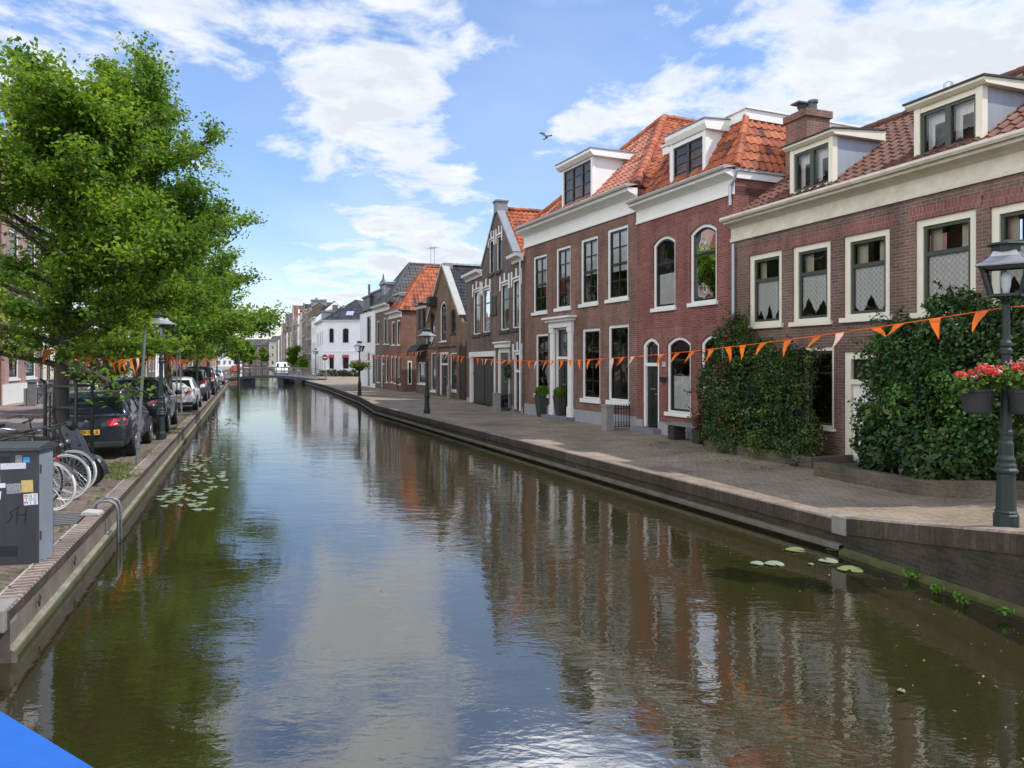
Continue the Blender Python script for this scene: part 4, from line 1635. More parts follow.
C.part('roof', mb, 'tile_salmon', normals=False, clips=[((WC, 0, 0), (1, 1, 0)), ((0, 0, 0), (-1, 1, 0))])
for sgn, O, e in ((1, (WC, 0, 7.58), (0, 1, 0)), (-1, (0, 11.0, 7.58), (0, -1, 0))):
    mb = MB()
    ups = Vector((-hx * sgn, 0, 3.9))
    tile_slope(mb, O, e, ups, 11.0, ups.length, rng=rg, **({} if sgn > 0 else dict(tw=0.47, row=0.6)))
    cl = [((WC, 0, 0), (-1, -1, 0)), ((WC, 11, 0), (-1, 1, 0))] if sgn > 0 else [((0, 0, 0), (1, -1, 0)), ((0, 11, 0), (1, 1, 0))]
    C.part('roof', mb, 'tile_orange', normals=False, clips=cl)
mb = MB()
ridge_cap(mb, (WC, 0, 7.64), (hx, hx, 11.52), 0.13, rng=rg)
ridge_cap(mb, (0, 0, 7.64), (hx, hx, 11.52), 0.13, rng=rg)
ridge_cap(mb, (hx, hx, 11.52), (hx, 11 - hx, 11.52), 0.13, rng=rg)
C.part('ridge_tiles', mb, 'tile_orange', normals=False)
x0, x1 = C.X(562.5, 0.45), C.X(592.5, 0.45)
dormer(C, x0, x1, 7.6, C.Z(563, 171, 0.45), 0.45, 2.5, 'white_paint', 'black_paint', 'white_paint', 'lead_grey', cols=3, rws=(0.33, 0.55, 0.77), slab=0.22, over=0.2, fw=0.07, sw=0.045, rise=0.05)

# ================================================================== brown gabled house with white crenellated window heads
D = House('gabled_house', 'brown brick gabled house with white toothed window heads and a wide black garage gate', (-2.41, 38.6), (0.45, 29.65), 9.0)
WD = D.W
ax = D.X(496.8)
dwin = [((473, 291, 480.3, 335)), ((482.3, 289, 490, 333)), ((500.4, 284, 508.9, 330.8)), ((512, 279.8, 521, 328.75))]


def toothed(r):
    x0, z0, x1, z1 = r
    wd = (x1 - x0) / 5
    teeth = MB()
    for k, lo, hi in ((-0.45, -0.32, 0.34), (2.15, 0.0, 0.42), (4.75, -0.32, 0.34)):
        teeth.box(x0 + wd * k, x0 + wd * (k + 0.7), -0.02, 0.0, z1 + lo, z1 + hi)
    teeth.box(x0 + wd * -0.45, x1 + wd * 0.45, -0.015, -0.001, z1 + 0.001, z1 + 0.07)
    D.part('window_head', teeth, 'white_paint')


def brick_sill(x0, x1, z):
    sills = MB()
    sills.box(x0, x1, -0.07, 0.0, z - 0.14, z)
    D.part('brick_sill', sills, 'brown_wood')


for r in dwin:
    rr = D.rect(*r)
    D.window(rr, fw=0.11, sw=0.045, rws=(0.68,), thickbar=0.68, sill=0.0, cols=1, curtain='sides')
    toothed(rr)
    brick_sill(rr[0] - 0.08, rr[2] + 0.08, rr[1])
za, zb_ = D.Z(488.7, 274.8), D.Z(488.7, 241)
for u0, u1 in ((488.7, 494), (496.3, 501.8)):
    rr = (D.X(u0), za, D.X(u1), zb_)
    D.window(rr, fw=0.08, sw=0.04, rws=(0.66,), sill=0.0, simple=True)
    toothed(rr)
    brick_sill(rr[0] - 0.06, rr[2] + 0.06, rr[1])
gx0, gx1 = D.X(470), D.X(495.4)
gz = D.Z(470, 357)
D.holes.append(arc_loop(gx0, 0.0, gx1, gz + 0.25))
dx0, dx1 = D.X(497.5), D.X(509.5)
dzt = D.Z(497.5, 348)
D.door((dx0, 0.1, dx1, dzt), 'white_paint', 'door_black', fw=0.22, trans=0.0)
rx0, rx1 = D.X(513.5), D.X(521.5)
D.door((rx0, 0.1, rx1, D.Z(513.5, 352)), 'white_paint', 'dark_green_paint', fw=0.12, trans=0.3)
D.walls(6.55, 'brick_umber', outline=[(0, -0.3), (WD, -0.3), (WD, 6.5), (8.25, 6.5), (8.0, 7.0), (ax + 0.2, 9.1), (ax - 0.2, 9.1), (3.2, 7.0), (2.95, 6.6), (0, 6.6)], side_eave=6.5)
mb = MB()
mb.box(gx0, gx0 + 0.28, -0.02, 0.2, 0.0, gz)
mb.box(gx1 - 0.2, gx1, -0.02, 0.2, 0.0, gz)
mb.box(gx0 - 0.05, gx1 + 0.05, -0.05, 0.2, gz, gz + 0.25)
D.part('gate_frame', mb, 'white_paint')
mb = MB()
n = 14
for i in range(n):
    a = gx0 + 0.28 + (gx1 - gx0 - 0.48) * i / n
    b = gx0 + 0.28 + (gx1 - gx0 - 0.48) * (i + 1) / n
    mb.box(a + 0.006, b - 0.006, 0.12, 0.15, 0.02, gz)
mb.box(gx0 + 0.28, gx1 - 0.2, 0.15, 0.2, 0.02, gz)
g = D.part('garage_gate', mb, 'brown_wood')
mb = MB()
mb.box(gx0 + 0.28, gx1 - 0.2, 0.10, 0.12, gz * 0.62, gz * 0.66)
mb.box((gx0 + gx1) / 2 - 0.02, (gx0 + gx1) / 2 + 0.06, 0.09, 0.12, 0.02, gz)
mb.build('gate_batten', 'brown_wood', g)
mb = MB()
mb.box(dx0 - 0.15, dx1 + 0.12, -0.12, 0.0, dzt + 0.003, dzt + 0.2)
mb.box(dx0 - 0.2, dx1 + 0.17, -0.2, 0.0, dzt + 0.203, dzt + 0.27)
D.part('door_surround', mb, 'white_paint')
toothed((rx0, 0, rx1, D.Z(513.5, 352)))
nx0, nx1 = D.X(492.2), D.X(497.2)
mb = MB()
mb.box(nx0, nx1, -0.06, 0.0, D.Z(492, 316), D.Z(492, 312))
mb.box(nx0 + 0.08, nx1 - 0.08, -0.03, 0.0, D.Z(492, 312), D.Z(492, 297))
D.part('niche', mb, 'brown_wood')
mb = MB()
for (xa, za_), (xb, zb2) in (((8.0, 7.0), (ax, 9.25)), ((3.2, 7.0), (ax, 9.25))):
    d = Vector((xb - xa, 0, zb2 - za_)).normalized()
    mb.bar((xa - d.x * 0.3, 0.12, za_ - d.z * 0.3 + 0.02), (xb, 0.12, zb2), 0.36, 0.10)
D.part('gable_coping', mb, 'lead_grey')
mb = MB()
mb.box(ax - 0.26, ax + 0.26, -0.08, 0.45, 9.0, 9.5)
mb.box(ax - 0.31, ax + 0.31, -0.13, 0.5, 9.5, 9.57)
D.part('gable_block', mb, 'lead_grey')
mb = MB()
mb.prism_x([(0.0, 6.3), (-0.06, 6.3), (-0.1, 6.42), (-0.32, 6.5), (-0.34, 6.62), (0.02, 6.62)], 8.1, WD + 0.05)
D.part('gutter', mb, 'white_paint')
mb = MB()
mb.prism_x([(0.0, 6.38), (-0.06, 6.38), (-0.1, 6.5), (-0.32, 6.6), (-0.34, 6.72), (0.02, 6.72)], -0.05, 3.05)
D.part('gutter', mb, 'white_paint')
rg = random.Random(41)
mb = MB()
ups = Vector((ax - WD, 0, 3.0))
rl = WD - ax
upr = Vector((-(rl), 0, rl * 0.92))
tile_slope(mb, (WD, 0.25, 9.17 - rl * 0.92), (0, 1, 0), upr, 8.7, upr.length, rng=rg)
upl = Vector((ax, 0, ax * 0.92))
tile_slope(mb, (0, 9.0, 9.17 - ax * 0.92), (0, -1, 0), upl, 8.75, upl.length, rng=rg, tw=0.47, row=0.6)
ridge_cap(mb, (ax, 0.4, 9.21), (ax, 9.0, 9.21), 0.11, rng=rg)
mb.face([(0, 8.95, 6.4), (WD, 8.95, 6.4), (ax, 8.95, 9.15)], 0, t=0.3)
mb.face([(8.0, 0.02, 6.49), (WD, 0.02, 6.49), (WD, 2.5, 6.49), (8.0, 2.5, 6.49)], 0, t=0.1)
D.part('roof', mb, 'tile_orange', normals=False, clips=[((0, 0, 5.9), (0, 0, -1))])
downpipe(D, WD - 0.1, 0.1, 6.3, m='white_paint', r=0.035)
mb = MB()
mb.box(rx0 - 0.9, rx0 - 0.4, -0.3, 0.0, -0.1, 0.1)
mb.box(dx0 - 0.1, dx1 + 0.1, -0.35, 0.05, -0.1, 0.09)
D.part('doorstep', mb, 'bluestone')
plinth(D, 'grey_plinth', 0.25, [(gx0, gx1), (dx0, dx1), (rx0, rx1)])

# ================================================================== gothic brown shop house with the dark roof
E = House('gabled_house', 'small ochre brick gabled shop house with white verge and black tiled roof', (-5.55, 47.0), (-2.56, 40.0), 9.0)
WE = E.W
ex = E.X(443.6)
exr = E.X(459.8)
r = E.rect(440, 301.8, 446.3, 342.8)
E.window(r, fw=0.12, sw=0.06, rise=0.35, rws=(0.72,), thickbar=0.72, sill=0.06, glass='dark_glass')
for u0, u1, vt, vb in ((430.2, 435, 313, 337), (451, 455.8, 309.6, 335)):
    E.window(E.rect(u0, vt, u1, vb), 'brown_wood', 'brown_wood', fw=0.10, sw=0.05, rise=0.2, rws=(0.5,), sill=0.05, glass='dark_glass', simple=True)
for i, (u0, u1) in enumerate(((430.8, 437.2), (450, 457))):
    E.window(E.rect(u0, 352.5, u1, 392), fw=0.10, sw=0.03, rws=(0.8,), sill=0.12, simple=True, glass='dark_glass', name='shop_window')
E.door((E.X(439.6), 0.1, E.X(448.3), E.Z(439.6, 352)), 'white_paint', 'brown_wood', fw=0.16, trans=0.24)
lx = 2 * ex - exr
E.walls(4.7, 'brick_ochre', outline=[(0, -0.3), (WE, -0.3), (WE, 4.3), (exr + 0.35, 4.4), (exr, 4.9), (ex + 0.22, 7.85), (ex - 0.22, 7.85), (lx, 4.9), (0, 4.7)], side_eave=4.3)
mb = MB()
for sgn, xe in ((1, exr + 0.25), (-1, lx - 0.25)):
    mb.bar((xe, 0.05, 4.75), (ex + 0.1 * sgn, 0.05, 8.0), 0.42, 0.16)
E.part('verge_board', mb, 'gutter_grey')
mb = MB()
mb.box(ex - 0.36, ex + 0.28, -0.06, 0.5, 7.7, 8.12)
E.part('gable_block', mb, 'lead_grey')
mb = MB()
mb.box(0.2, exr + 0.4, -0.10, 0.0, E.Z(443, 347), E.Z(443, 344))
mb.box(exr - 0.2, exr + 0.2, -0.12, 0.0, 0.0, 3.2)
mb.box(E.X(437.6), E.X(439.2), -0.12, 0.0, 0.0, 3.2)
E.part('brick_ledge', mb, 'brick_umber')
mb = MB()
mb.bar((E.X(435), -1.1, 5.75), (E.X(435), 0.3, 5.75), 0.16, 0.16)
mb.box(E.X(434), E.X(437), -0.5, 0.0, 5.6, 6.2)
E.part('hoist_beam', mb, 'brown_wood')
gx = E.X(461)
mb = MB()
for i in range(9):
    a = gx + (WE - gx) * i / 9
    mb.box(a, a + (WE - gx) / 9 - 0.015, -0.05, 0.0, 0.0, 3.0)
E.part('wooden_gate', mb, 'brown_wood')
rg = random.Random(51)
mb = MB()
k = (8.0 - 4.5) / (exr + 0.4 - ex)
upr = Vector((-(WE - ex), 0, (WE - ex) * k))
tile_slope(mb, (WE, 0.2, 8.0 - (WE - ex) * k), (0, 1, 0), upr, 8.8, upr.length, rng=rg)
upl = Vector((ex, 0, ex * k))
tile_slope(mb, (0, 9.0, 8.0 - ex * k), (0, -1, 0), upl, 8.8, upl.length, rng=rg, tw=0.47, row=0.6)
ridge_cap(mb, (ex, 0.4, 8.05), (ex, 9.0, 8.05), 0.11, rng=rg)
E.part('roof', mb, 'tile_black', normals=False, clips=[((0, 0, 4.1), (0, 0, -1))])
mb = MB()
mb.lathe([(0.13, 0), (0.13, 0.9), (0.17, 0.92), (0.17, 1.05)], 10, 0, (ex + 1.4, 3.6, 7.6))
E.part('flue_pipe', mb, 'lead_grey')


# ================================================================== plainer houses further along
def fronts(H, rws, cols, z_first, storey, wh, ww, frame='white_paint', sash='black_paint', skip=(), margin=0.5, bars=(0.5,), door=None, rise=0.0, cols2=1):
    n = cols
    for r in range(rws):
        for c in range(cols):
            if (r, c) in skip:
                continue
            x = margin + (H.W - 2 * margin) * (c + 0.5) / n
            z = z_first + storey * r
            if door is not None and r == 0 and c == door:
                H.door((x - ww * 0.55, 0.05, x + ww * 0.55, z + wh), frame, 'door_black', fw=0.1, trans=0.25)
            else:
                H.window((x - ww / 2, z, x + ww / 2, z + wh), frame, sash, fw=0.09, sw=0.05, rws=bars, cols=cols2, sill=0.08, glass='dark_glass', simple=True, rise=rise)


def simple_hip(H, eave, rise, m, over=0.15, seed=1, front=None, coarse=1.0):
    W, D = H.W, H.depth
    rg = random.Random(seed)
    hx = W / 2
    fr = front or hx
    for O, e, upv, wd, cl in (
            ((-over, -over, eave), (1, 0, 0), Vector((0, fr + over, rise)), W + 2 * over,
             [((W + over, -over, 0), (fr + over, hx + over, 0)), ((-over, -over, 0), (-(fr + over), hx + over, 0))]),
            ((W + over, -over, eave), (0, 1, 0), Vector((-hx - over, 0, rise)), D + over,
             [((W + over, -over, 0), (-(fr + over), -(hx + over), 0))]),
            ((-over, D, eave), (0, -1, 0), Vector((hx + over, 0, rise)), D + over,
             [((-over, -over, 0), ((fr + over), -(hx + over), 0))])):
        mb = MB()
        tile_slope(mb, O, e, upv, wd, upv.length, rng=rg, tw=0.26 * coarse, row=0.34 * coarse)
        H.part('roof', mb, m, normals=False, clips=cl)
    mb = MB()
    ridge_cap(mb, (W + over, -over, eave), (hx, fr, eave + rise), 0.11, rng=rg)
    ridge_cap(mb, (-over, -over, eave), (hx, fr, eave + rise), 0.11, rng=rg)
    ridge_cap(mb, (hx, fr, eave + rise), (hx, D, eave + rise), 0.11, rng=rg)
    mb.face([(0, D, eave), (W, D, eave), (hx, D, eave + rise)], 0, t=0.3)
    H.part('ridge_tiles', mb, m, normals=False)


def gable_roof(H, eave, rise, m, seed=1, coarse=1.6, over=0.12):
    """ridge along the front"""
    W, D = H.W, H.depth
    rg = random.Random(seed)
    mb = MB()
    up = Vector((0, D / 2 + over, rise))
    tile_slope(mb, (0, -over, eave), (1, 0, 0), up, W, up.length, rng=rg, tw=0.26 * coarse, row=0.34 * coarse)
    upb = Vector((0, -D / 2 - over, rise))
    tile_slope(mb, (W, D + over, eave), (-1, 0, 0), upb, W, upb.length, rng=rg, tw=0.5 * coarse, row=0.6 * coarse)
    ridge_cap(mb, (0, D / 2, eave + rise + 0.03), (W, D / 2, eave + rise + 0.03), 0.11, rng=rg)
    H.part('roof', mb, m, normals=False)
    mb = MB()
    for x in (0.0, W):
        mb.face([(x, 0, eave - 0.05), (x, D, eave - 0.05), (x, D / 2, eave + rise - 0.05)])
    return mb


def front_gable(H, eave, rise, m, seed=1, coarse=3.0):
    """ridge running back from a gable that faces the water"""
    W, D = H.W, H.depth
    rg = random.Random(seed)
    mb = MB()
    up = Vector((-W / 2, 0, rise))
    tile_slope(mb, (W, 0.1, eave), (0, 1, 0), up, D, up.length, rng=rg, tw=0.26 * coarse, row=0.34 * coarse)
    up = Vector((W / 2, 0, rise))
    tile_slope(mb, (0, D, eave), (0, -1, 0), up, D, up.length, rng=rg, tw=0.26 * coarse, row=0.34 * coarse)
    H.part('roof', mb, m, normals=False)
    mb = MB()
    mb.prism([(0, eave), (W, eave), (W / 2 + 0.3, eave + rise + 0.25), (W / 2 - 0.3, eave + rise + 0.25)], 0.0, 0.2)
    return mb


def aerial(H, x, y, z, h=1.6):
    mb = MB()
    mb.tube([(x, y, z), (x, y, z + h)], 0.018, 6)
    mb.tube([(x - 0.5, y - 0.1, z + h * 0.92), (x + 0.5, y + 0.1, z + h * 0.92)], 0.01, 5)
    for k in range(6):
        q = -0.45 + 0.18 * k
        mb.tube([(x + q + 0.05, y + q * 0.2 - 0.22, z + h * 0.92), (x + q - 0.05, y + q * 0.2 + 0.22, z + h * 0.92)], 0.006, 4)
    H.part('aerial', mb, 'lead_grey')


def box_cornice(H, z, h=0.35, proj=0.3, m='white_paint', top='lead_grey'):
    cornice(H, -0.03, H.W + 0.03, [(0.0, z), (-0.04, z), (-0.04, z + h * 0.6), (-proj, z + h * 0.8), (-proj, z + h), (0.0, z + h)], m)
    mb = MB()
    mb.box(-0.05, H.W + 0.05, -proj - 0.04, 0.05, z + h + 0.003, z + h + 0.06)
    H.part('gutter', mb, top)


Fh = House('shop_house', 'narrow dark brick shop front with black awning between gabled shop and orange roof house', (-6.58, 49.4), (-5.55, 47.0), 7.0)
for u0, u1 in ((417.8, 420.8), (422.4, 425.6)):
    Fh.window(Fh.rect(u0, 309, u1, 329), 'brown_wood', 'black_paint', fw=0.08, sw=0.05, rws=(0.6,), sill=0.06, glass='dark_glass', simple=True)
Fh.window(Fh.rect(418, 362, 425.8, 384.5), fw=0.1, sw=0.03, rws=(0.8,), sill=0.1, glass='dark_glass', simple=True, name='shop_window')
Fh.walls(5.7, 'brick_umber')
box_cornice(Fh, 5.7, 0.35, 0.25, 'worn_cream')
mb = MB()
mb.box(0, Fh.W, 0.05, 7, 5.701, 5.95)
Fh.part('roof', mb, 'dark_lead')
mb = MB()
pts = []
for i in range(9):
    a = PI / 2 * i / 8
    pts.append((-0.75 * math.sin(a) - 0.0, 2.55 + 0.75 * math.cos(a)))
mb.prism_x(pts + [(0.0, 2.55)], 0.15, Fh.W - 0.15)
Fh.part('awning', mb, 'rubber')

G = House('brick_house', 'orange brown brick house with bright orange tiled hip roof standing forward of the shops', (-9.3, 54.6), (-7.86, 51.2), 9.0)
for r in ((391.2, 321.5, 394.6, 346), (396.5, 320, 400.2, 346)):
    G.window(G.rect(*r), fw=0.12, sw=0.05, rws=(0.5,), sill=0.06, glass='dark_glass', simple=True)
for r in ((390.6, 356, 392.8, 383), (394.2, 356, 396.5, 384), (398, 356, 400.6, 385)):
    G.window(G.rect(*r), fw=0.12, sw=0.04, rws=(0.7,), sill=0.06, glass='dark_glass', simple=True)
G.walls(5.4, 'brick_orange', side_eave=5.86)
box_cornice(G, 5.35, 0.45, 0.35)
simple_hip(G, 5.8, 3.45, 'tile_orange', seed=61, front=2.3)
mb = MB()
mb.box(G.W, G.W + 0.02, 0.45, 0.75, 0.5, 2.2)
mb.box(G.W, G.W + 0.03, 0.52, 0.68, 0.6, 2.1, 1)
G.part('side_window', mb, ['white_paint', 'dark_glass'])
dormer(G, 0.4, 1.9, 5.9, 7.0, 0.35, 1.4, 'lead_grey', 'white_paint', 'lead_grey', 'white_paint', cols=2, slab=0.15, glass='dark_glass')

Hh = House('brick_house', 'brick house with dark slate roof and grey dormers left of the orange hip roof', (-11.2, 58.97), (-9.3, 54.6), 10.0)
for u0, u1, vt, vb in ((376.3, 379.2, 321, 345), (383.2, 386, 318, 345), (387, 389, 317.5, 345)):
    Hh.window(Hh.rect(u0, vt, u1, vb), fw=0.10, sw=0.05, rws=(0.5,), sill=0.05, glass='dark_glass', simple=True)
for u0, u1, vt in ((377, 379.4, 355), (385.6, 388, 355)):
    Hh.window(Hh.rect(u0, vt, u1, 383), fw=0.10, sw=0.05, rws=(0.75,), sill=0.05, glass='dark_glass', simple=True)
Hh.door((Hh.X(381), 0.1, Hh.X(384.2), Hh.Z(381, 355)), trans=0.25)
Hh.walls(6.2, 'brick_umber', side_eave=6.66)
mb = MB()
mb.box(0, Hh.W, -0.02, -0.004, 0.0, 3.2)
box_cornice(Hh, 6.1, 0.5, 0.4)
simple_hip(Hh, 6.6, 3.4, 'tile_slate', seed=71, front=2.2)
dormer(Hh, 0.6, 2.0, 6.9, 8.3, 0.4, 2.0, 'lead_grey', 'white_paint', 'lead_grey', 'white_paint', cols=2, slab=0.15, glass='dark_glass')

Ih = House('white_house', 'narrow plain white stucco house with dark turret like chimneys on its roof', (-13.65, 64.7), (-11.2, 58.97), 8.0)
Ih.window(Ih.rect(366.9, 317, 370.8, 343), 'black_paint', 'black_paint', fw=0.05, sw=0.04, rws=(0.7,), sill=0.0, glass='dark_glass', simple=True)
Ih.window(Ih.rect(372, 354, 375, 384), 'white_paint', 'black_paint', fw=0.08, sw=0.04, rws=(0.7,), sill=0.0, glass='dark_glass', simple=True)
Ih.door((Ih.X(367), 0.05, Ih.X(369.6), Ih.Z(367, 352)), trans=0.25)
Ih.walls(6.5, 'white_stucco')
mbg = gable_roof(Ih, 6.5, 1.1, 'tile_black', seed=81)
Ih.part('gable_wall', mbg, 'white_stucco')
for x0, x1, y0, y1, zt in ((Ih.X(363, 0.4), Ih.X(369.6, 0.4), 0.4, 1.4, 7.85), (Ih.X(370.6, 0.7), Ih.X(381, 0.7), 0.7, 2.0, 8.1)):
    mb = MB()
    mb.box(x0, x1, y0, y1, 6.3, zt)
    mb.box(x0 - 0.1, x1 + 0.1, y0 - 0.1, y1 + 0.1, zt, zt + 0.14)
    if zt > 8:
        mb.lathe([(0.3, 0), (0.28, 0.45), (0.42, 0.5), (0.34, 0.7), (0.1, 1.05), (0.04, 1.5)], 8, 0, ((x0 + x1) / 2 + 0.1, (y0 + y1) / 2, zt + 0.13))
    else:
        mb.lathe([(0.1, 0), (0.1, 1.2)], 8, 0, (x0 + 0.3, (y0 + y1) / 2, zt + 0.13))
    Ih.part('chimney', mb, 'dark_lead')

J = House('corner_house', 'large white corner house with dark roof and red awnings facing the canal bend', (-28.0, 107.0), (-20.5, 105.6), 12.0)
for u0, u1 in ((328.4, 334.4), (342, 349.2)):
    J.window(J.rect(u0, 327.5, u1, 344), 'white_paint', 'black_paint', fw=0.12, sw=0.08, rws=(0.7,), sill=0.12, rise=0.25, glass='dark_glass', simple=True)
    a = J.rect(u0, 354.6, u1, 370)
    J.window(a, 'white_paint', 'black_paint', fw=0.12, sw=0.08, rws=(0.7,), sill=0.12, glass='dark_glass', simple=True)
    mb = MB()
    mb.prism_x([(0, a[3] - 0.05), (-0.25, a[3] - 0.4), (-0.25, a[3] - 0.5), (0, a[3] - 0.45)], a[0] + 0.1, a[2] - 0.1)
    J.part('awning', mb, 'sign_red')
J.walls(8.1, 'white_stucco', side_eave=8.36)
box_cornice(J, 7.9, 0.4, 0.35, 'white_stucco')
mb = MB()
mb.box(0, J.W, -0.05, 0.0, 3.6, 3.8)
J.part('string_course', mb, 'white_paint')
simple_hip(J, 8.3, 3.2, 'tile_black', seed=91, front=3.0, coarse=2)
mb = MB()
mb.bar((J.X(344.3), 0.75, 9.35), (J.X(351.5), 0.75, 9.35), 0.9, 0.1, up=(0, -1, 1))
J.part('skylight', mb, 'skylight_glass')

aerial(G, G.W / 2, 3.0, 9.2)
aerial(Hh, Hh.W / 2, 4.0, 9.9)

# the row that runs away to the end of the canal
dfar = Vector((-0.34, 0.94)).normalized()
row = [(13, 8.0, 'white_stucco', 'tile_slate', 4, 2, 'white house with dormer just left of the white corner house'),
       (10, 9.2, 'white_stucco', 'tile_black', 3, 3, 'white canal house two doors beyond the white corner house'),
       (9, 11.4, 'brick_umber', 'tile_slate', 4, 4, 'tall dark brown canal house standing above its neighbours in the distance'),
       (8, 11.8, 'brick_grey', 'tile_slate', 3, 4, 'tall grey brick canal house next to the tall dark brown one'),
       (8, 10.4, 'brick_umber', 'tile_black', 3, 3, 'dark brick canal house beyond the tall pair'),
       (9, 12.2, 'beige_stucco', 'tile_brown', 3, 4, 'tall pale canal house with brown roof beyond the dark brick one'),
       (8, 10.2, 'white_stucco', 'tile_black', 3, 3, 'narrow white far canal house with black roof'),
       (9, 12.0, 'brick_grey', 'tile_slate', 3, 4, 'tall grey brick far canal house beside the narrow white one'),
       (8, 11.0, 'brick_russet', 'tile_black', 3, 3, 'russet far canal house with black roof'),
       (10, 12.8, 'taupe_stucco', 'tile_brown', 3, 4, 'tall taupe far canal house with brown roof'),
       (9, 10.5, 'beige_stucco', 'tile_slate', 3, 3, 'low pale far canal house with slate roof'),
       (10, 12.0, 'brick_umber', 'tile_slate', 3, 4, 'tall dark brick far canal house'),
       (10, 11.0, 'white_stucco', 'tile_brown', 3, 3, 'white far canal house with brown roof'),
       (11, 12.6, 'brick_russet', 'tile_slate', 4, 4, 'tall russet brick far canal house'),
       (11, 11.2, 'taupe_stucco', 'tile_black', 4, 3, 'taupe far canal house with black roof'),
       (12, 12.4, 'brick_grey', 'tile_brown', 4, 4, 'tall grey brick canal house with brown roof far away'),
       (12, 11.0, 'beige_stucco', 'tile_slate', 4, 3, 'pale house far along the row'),
       (14, 12.0, 'brick_umber', 'tile_black', 4, 4, 'dark house far along the row with black roof'),
       (16, 11.0, 'white_stucco', 'tile_slate', 5, 3, 'last white house of the far row'),
       (20, 11.5, 'brick_grey', 'tile_slate', 5, 3, 'last grey house of the far row')]
p = Vector((-28.0, 107.0)) + dfar * 0.3
for i, (ln, h, m, rm, cl, rw, lab) in enumerate(row):
    q = p + dfar * ln
    Hr = House('canal_house', lab, (q.x, q.y), (p.x, p.y), 3.0 if i in (2, 3) else 6.0, 'house', 'row of houses far along the canal')
    st = (h - 0.6) / rw
    fronts(Hr, rw, cl, 0.9, st, st * 0.6, min(1.3, ln / cl * 0.5), door=cl - 1 if i < 6 else None)
    Hr.walls(h, m, side_eave=h + (0.33 if i < 8 else 0))
    if i < 8:
        box_cornice(Hr, h, 0.4, 0.4, 'white_paint' if i % 2 else 'worn_cream')
    if i in (4, 6, 9, 11, 13, 16):
        g = front_gable(Hr, h + (0.35 if i < 8 else 0), Hr.W * 0.42, rm, seed=100 + i)
    else:
        g = gable_roof(Hr, h + (0.35 if i < 8 else 0), 1.0 if i in (2, 3) else 2.2 + (i % 3) * 0.5, rm, seed=100 + i, coarse=3.5)
    Hr.part('gable_wall', g, m)
    mb = MB()
    mb.box(0.3, 1.3, Hr.depth * 0.5 - 0.4, Hr.depth * 0.5 + 0.4, h, h + (2.2 if i in (2, 3) else 3.6))
    Hr.part('chimney', mb, 'brick_umber')
    if i in (0, 2, 4, 5):
        dormer(Hr, ln * 0.4, ln * 0.4 + 2.0, h + 0.5, h + 2.0, 0.4, 3.0, 'lead_grey', 'white_paint', 'lead_grey', 'lead_grey', glass='dark_glass')
    p = q

# houses that close the view where the canal bends away
for i, (xa, xb, y, h, m, rm, lab) in enumerate(((-152, -139, 335, 9.5, 'taupe_stucco', 'tile_slate', 'taupe house closing the end of the canal, left one'), (-138.5, -127, 336, 11.0, 'white_stucco', 'tile_black', 'white house closing the end of the canal'),
                                               (-126.5, -114, 338, 10.0, 'brick_umber', 'tile_slate', 'dark brick house closing the end of the canal'), (-113.5, -102, 336, 11.5, 'beige_stucco', 'tile_slate', 'pale house closing the end of the canal, right one'))):
    Hc = House('canal_house', lab, (xa, y), (xb, y - 1.0), 8.0, 'house', 'houses at the end of the canal')
    fronts(Hc, 3, 4, 0.9, h / 3.3, 1.9, 1.3)
    Hc.walls(h, m)
    Hc.part('gable_wall', gable_roof(Hc, h, 2.8, rm, seed=160 + i, coarse=4), m)

# ================================================================== left bank, seen through the trees
dl = Vector((-0.3445, 0.9388))


def lpt(y):
    return Vector((-26.0 - 0.367 * (y - 38.0), y))


L0 = House('brick_house', 'dark red brick house at the left edge of the photo', lpt(22.0), lpt(35.2), 9.0)
fronts(L0, 3, 4, 1.2, 3.8, 2.4, 1.3)
L0.walls(12.0, 'brick_darkred', side_eave=12.28)
box_cornice(L0, 11.9)
L0.part('gable_wall', gable_roof(L0, 12.3, 3.0, 'tile_slate', seed=120, coarse=3), 'brick_darkred')
L1 = House('brick_house', 'tall pink brick house with arched ground floor windows behind the left trees', lpt(35.3), lpt(42.0), 9.0)
for u0, u1 in ((9, 19), (26, 36)):
    xa, xb = L1.X(u0), L1.X(u1)
    L1.window((xa, 1.15, xb, 4.6), fw=0.13, sw=0.06, rise=0.35, rws=(0.62,), sill=0.12, glass='dark_glass', simple=True)
    L1.window((xa, 6.0, xb, 8.9), fw=0.13, sw=0.06, rws=(0.5,), cols=1, sill=0.12, glass='dark_glass', simple=True)
    L1.window((xa, 10.0, xb, 12.2), fw=0.13, sw=0.06, rise=0.3, rws=(0.5,), sill=0.12, glass='dark_glass', simple=True)
L1.walls(13.2, 'brick_pink', side_eave=13.58)
mb = MB()
mb.box(0, L1.W, -0.1, 0.0, 5.25, 5.5)
L1.part('string_course', mb, 'grey_stone')
mb = MB()
mb.box(0, L1.W, -0.1, 0.0, 9.3, 9.5)
L1.part('string_course', mb, 'grey_stone')
mb = MB()
mb.box(0, L1.W, -0.05, 0.0, 0.0, 1.0)
L1.part('plinth', mb, 'white_paint')
box_cornice(L1, 13.1, 0.5, 0.5)
L1.part('gable_wall', gable_roof(L1, 13.6, 3.0, 'tile_slate', seed=121, coarse=3), 'brick_pink')
downpipe(L1, L1.W - 0.2, 0.0, 13.0, r=0.06, m='lead_grey')
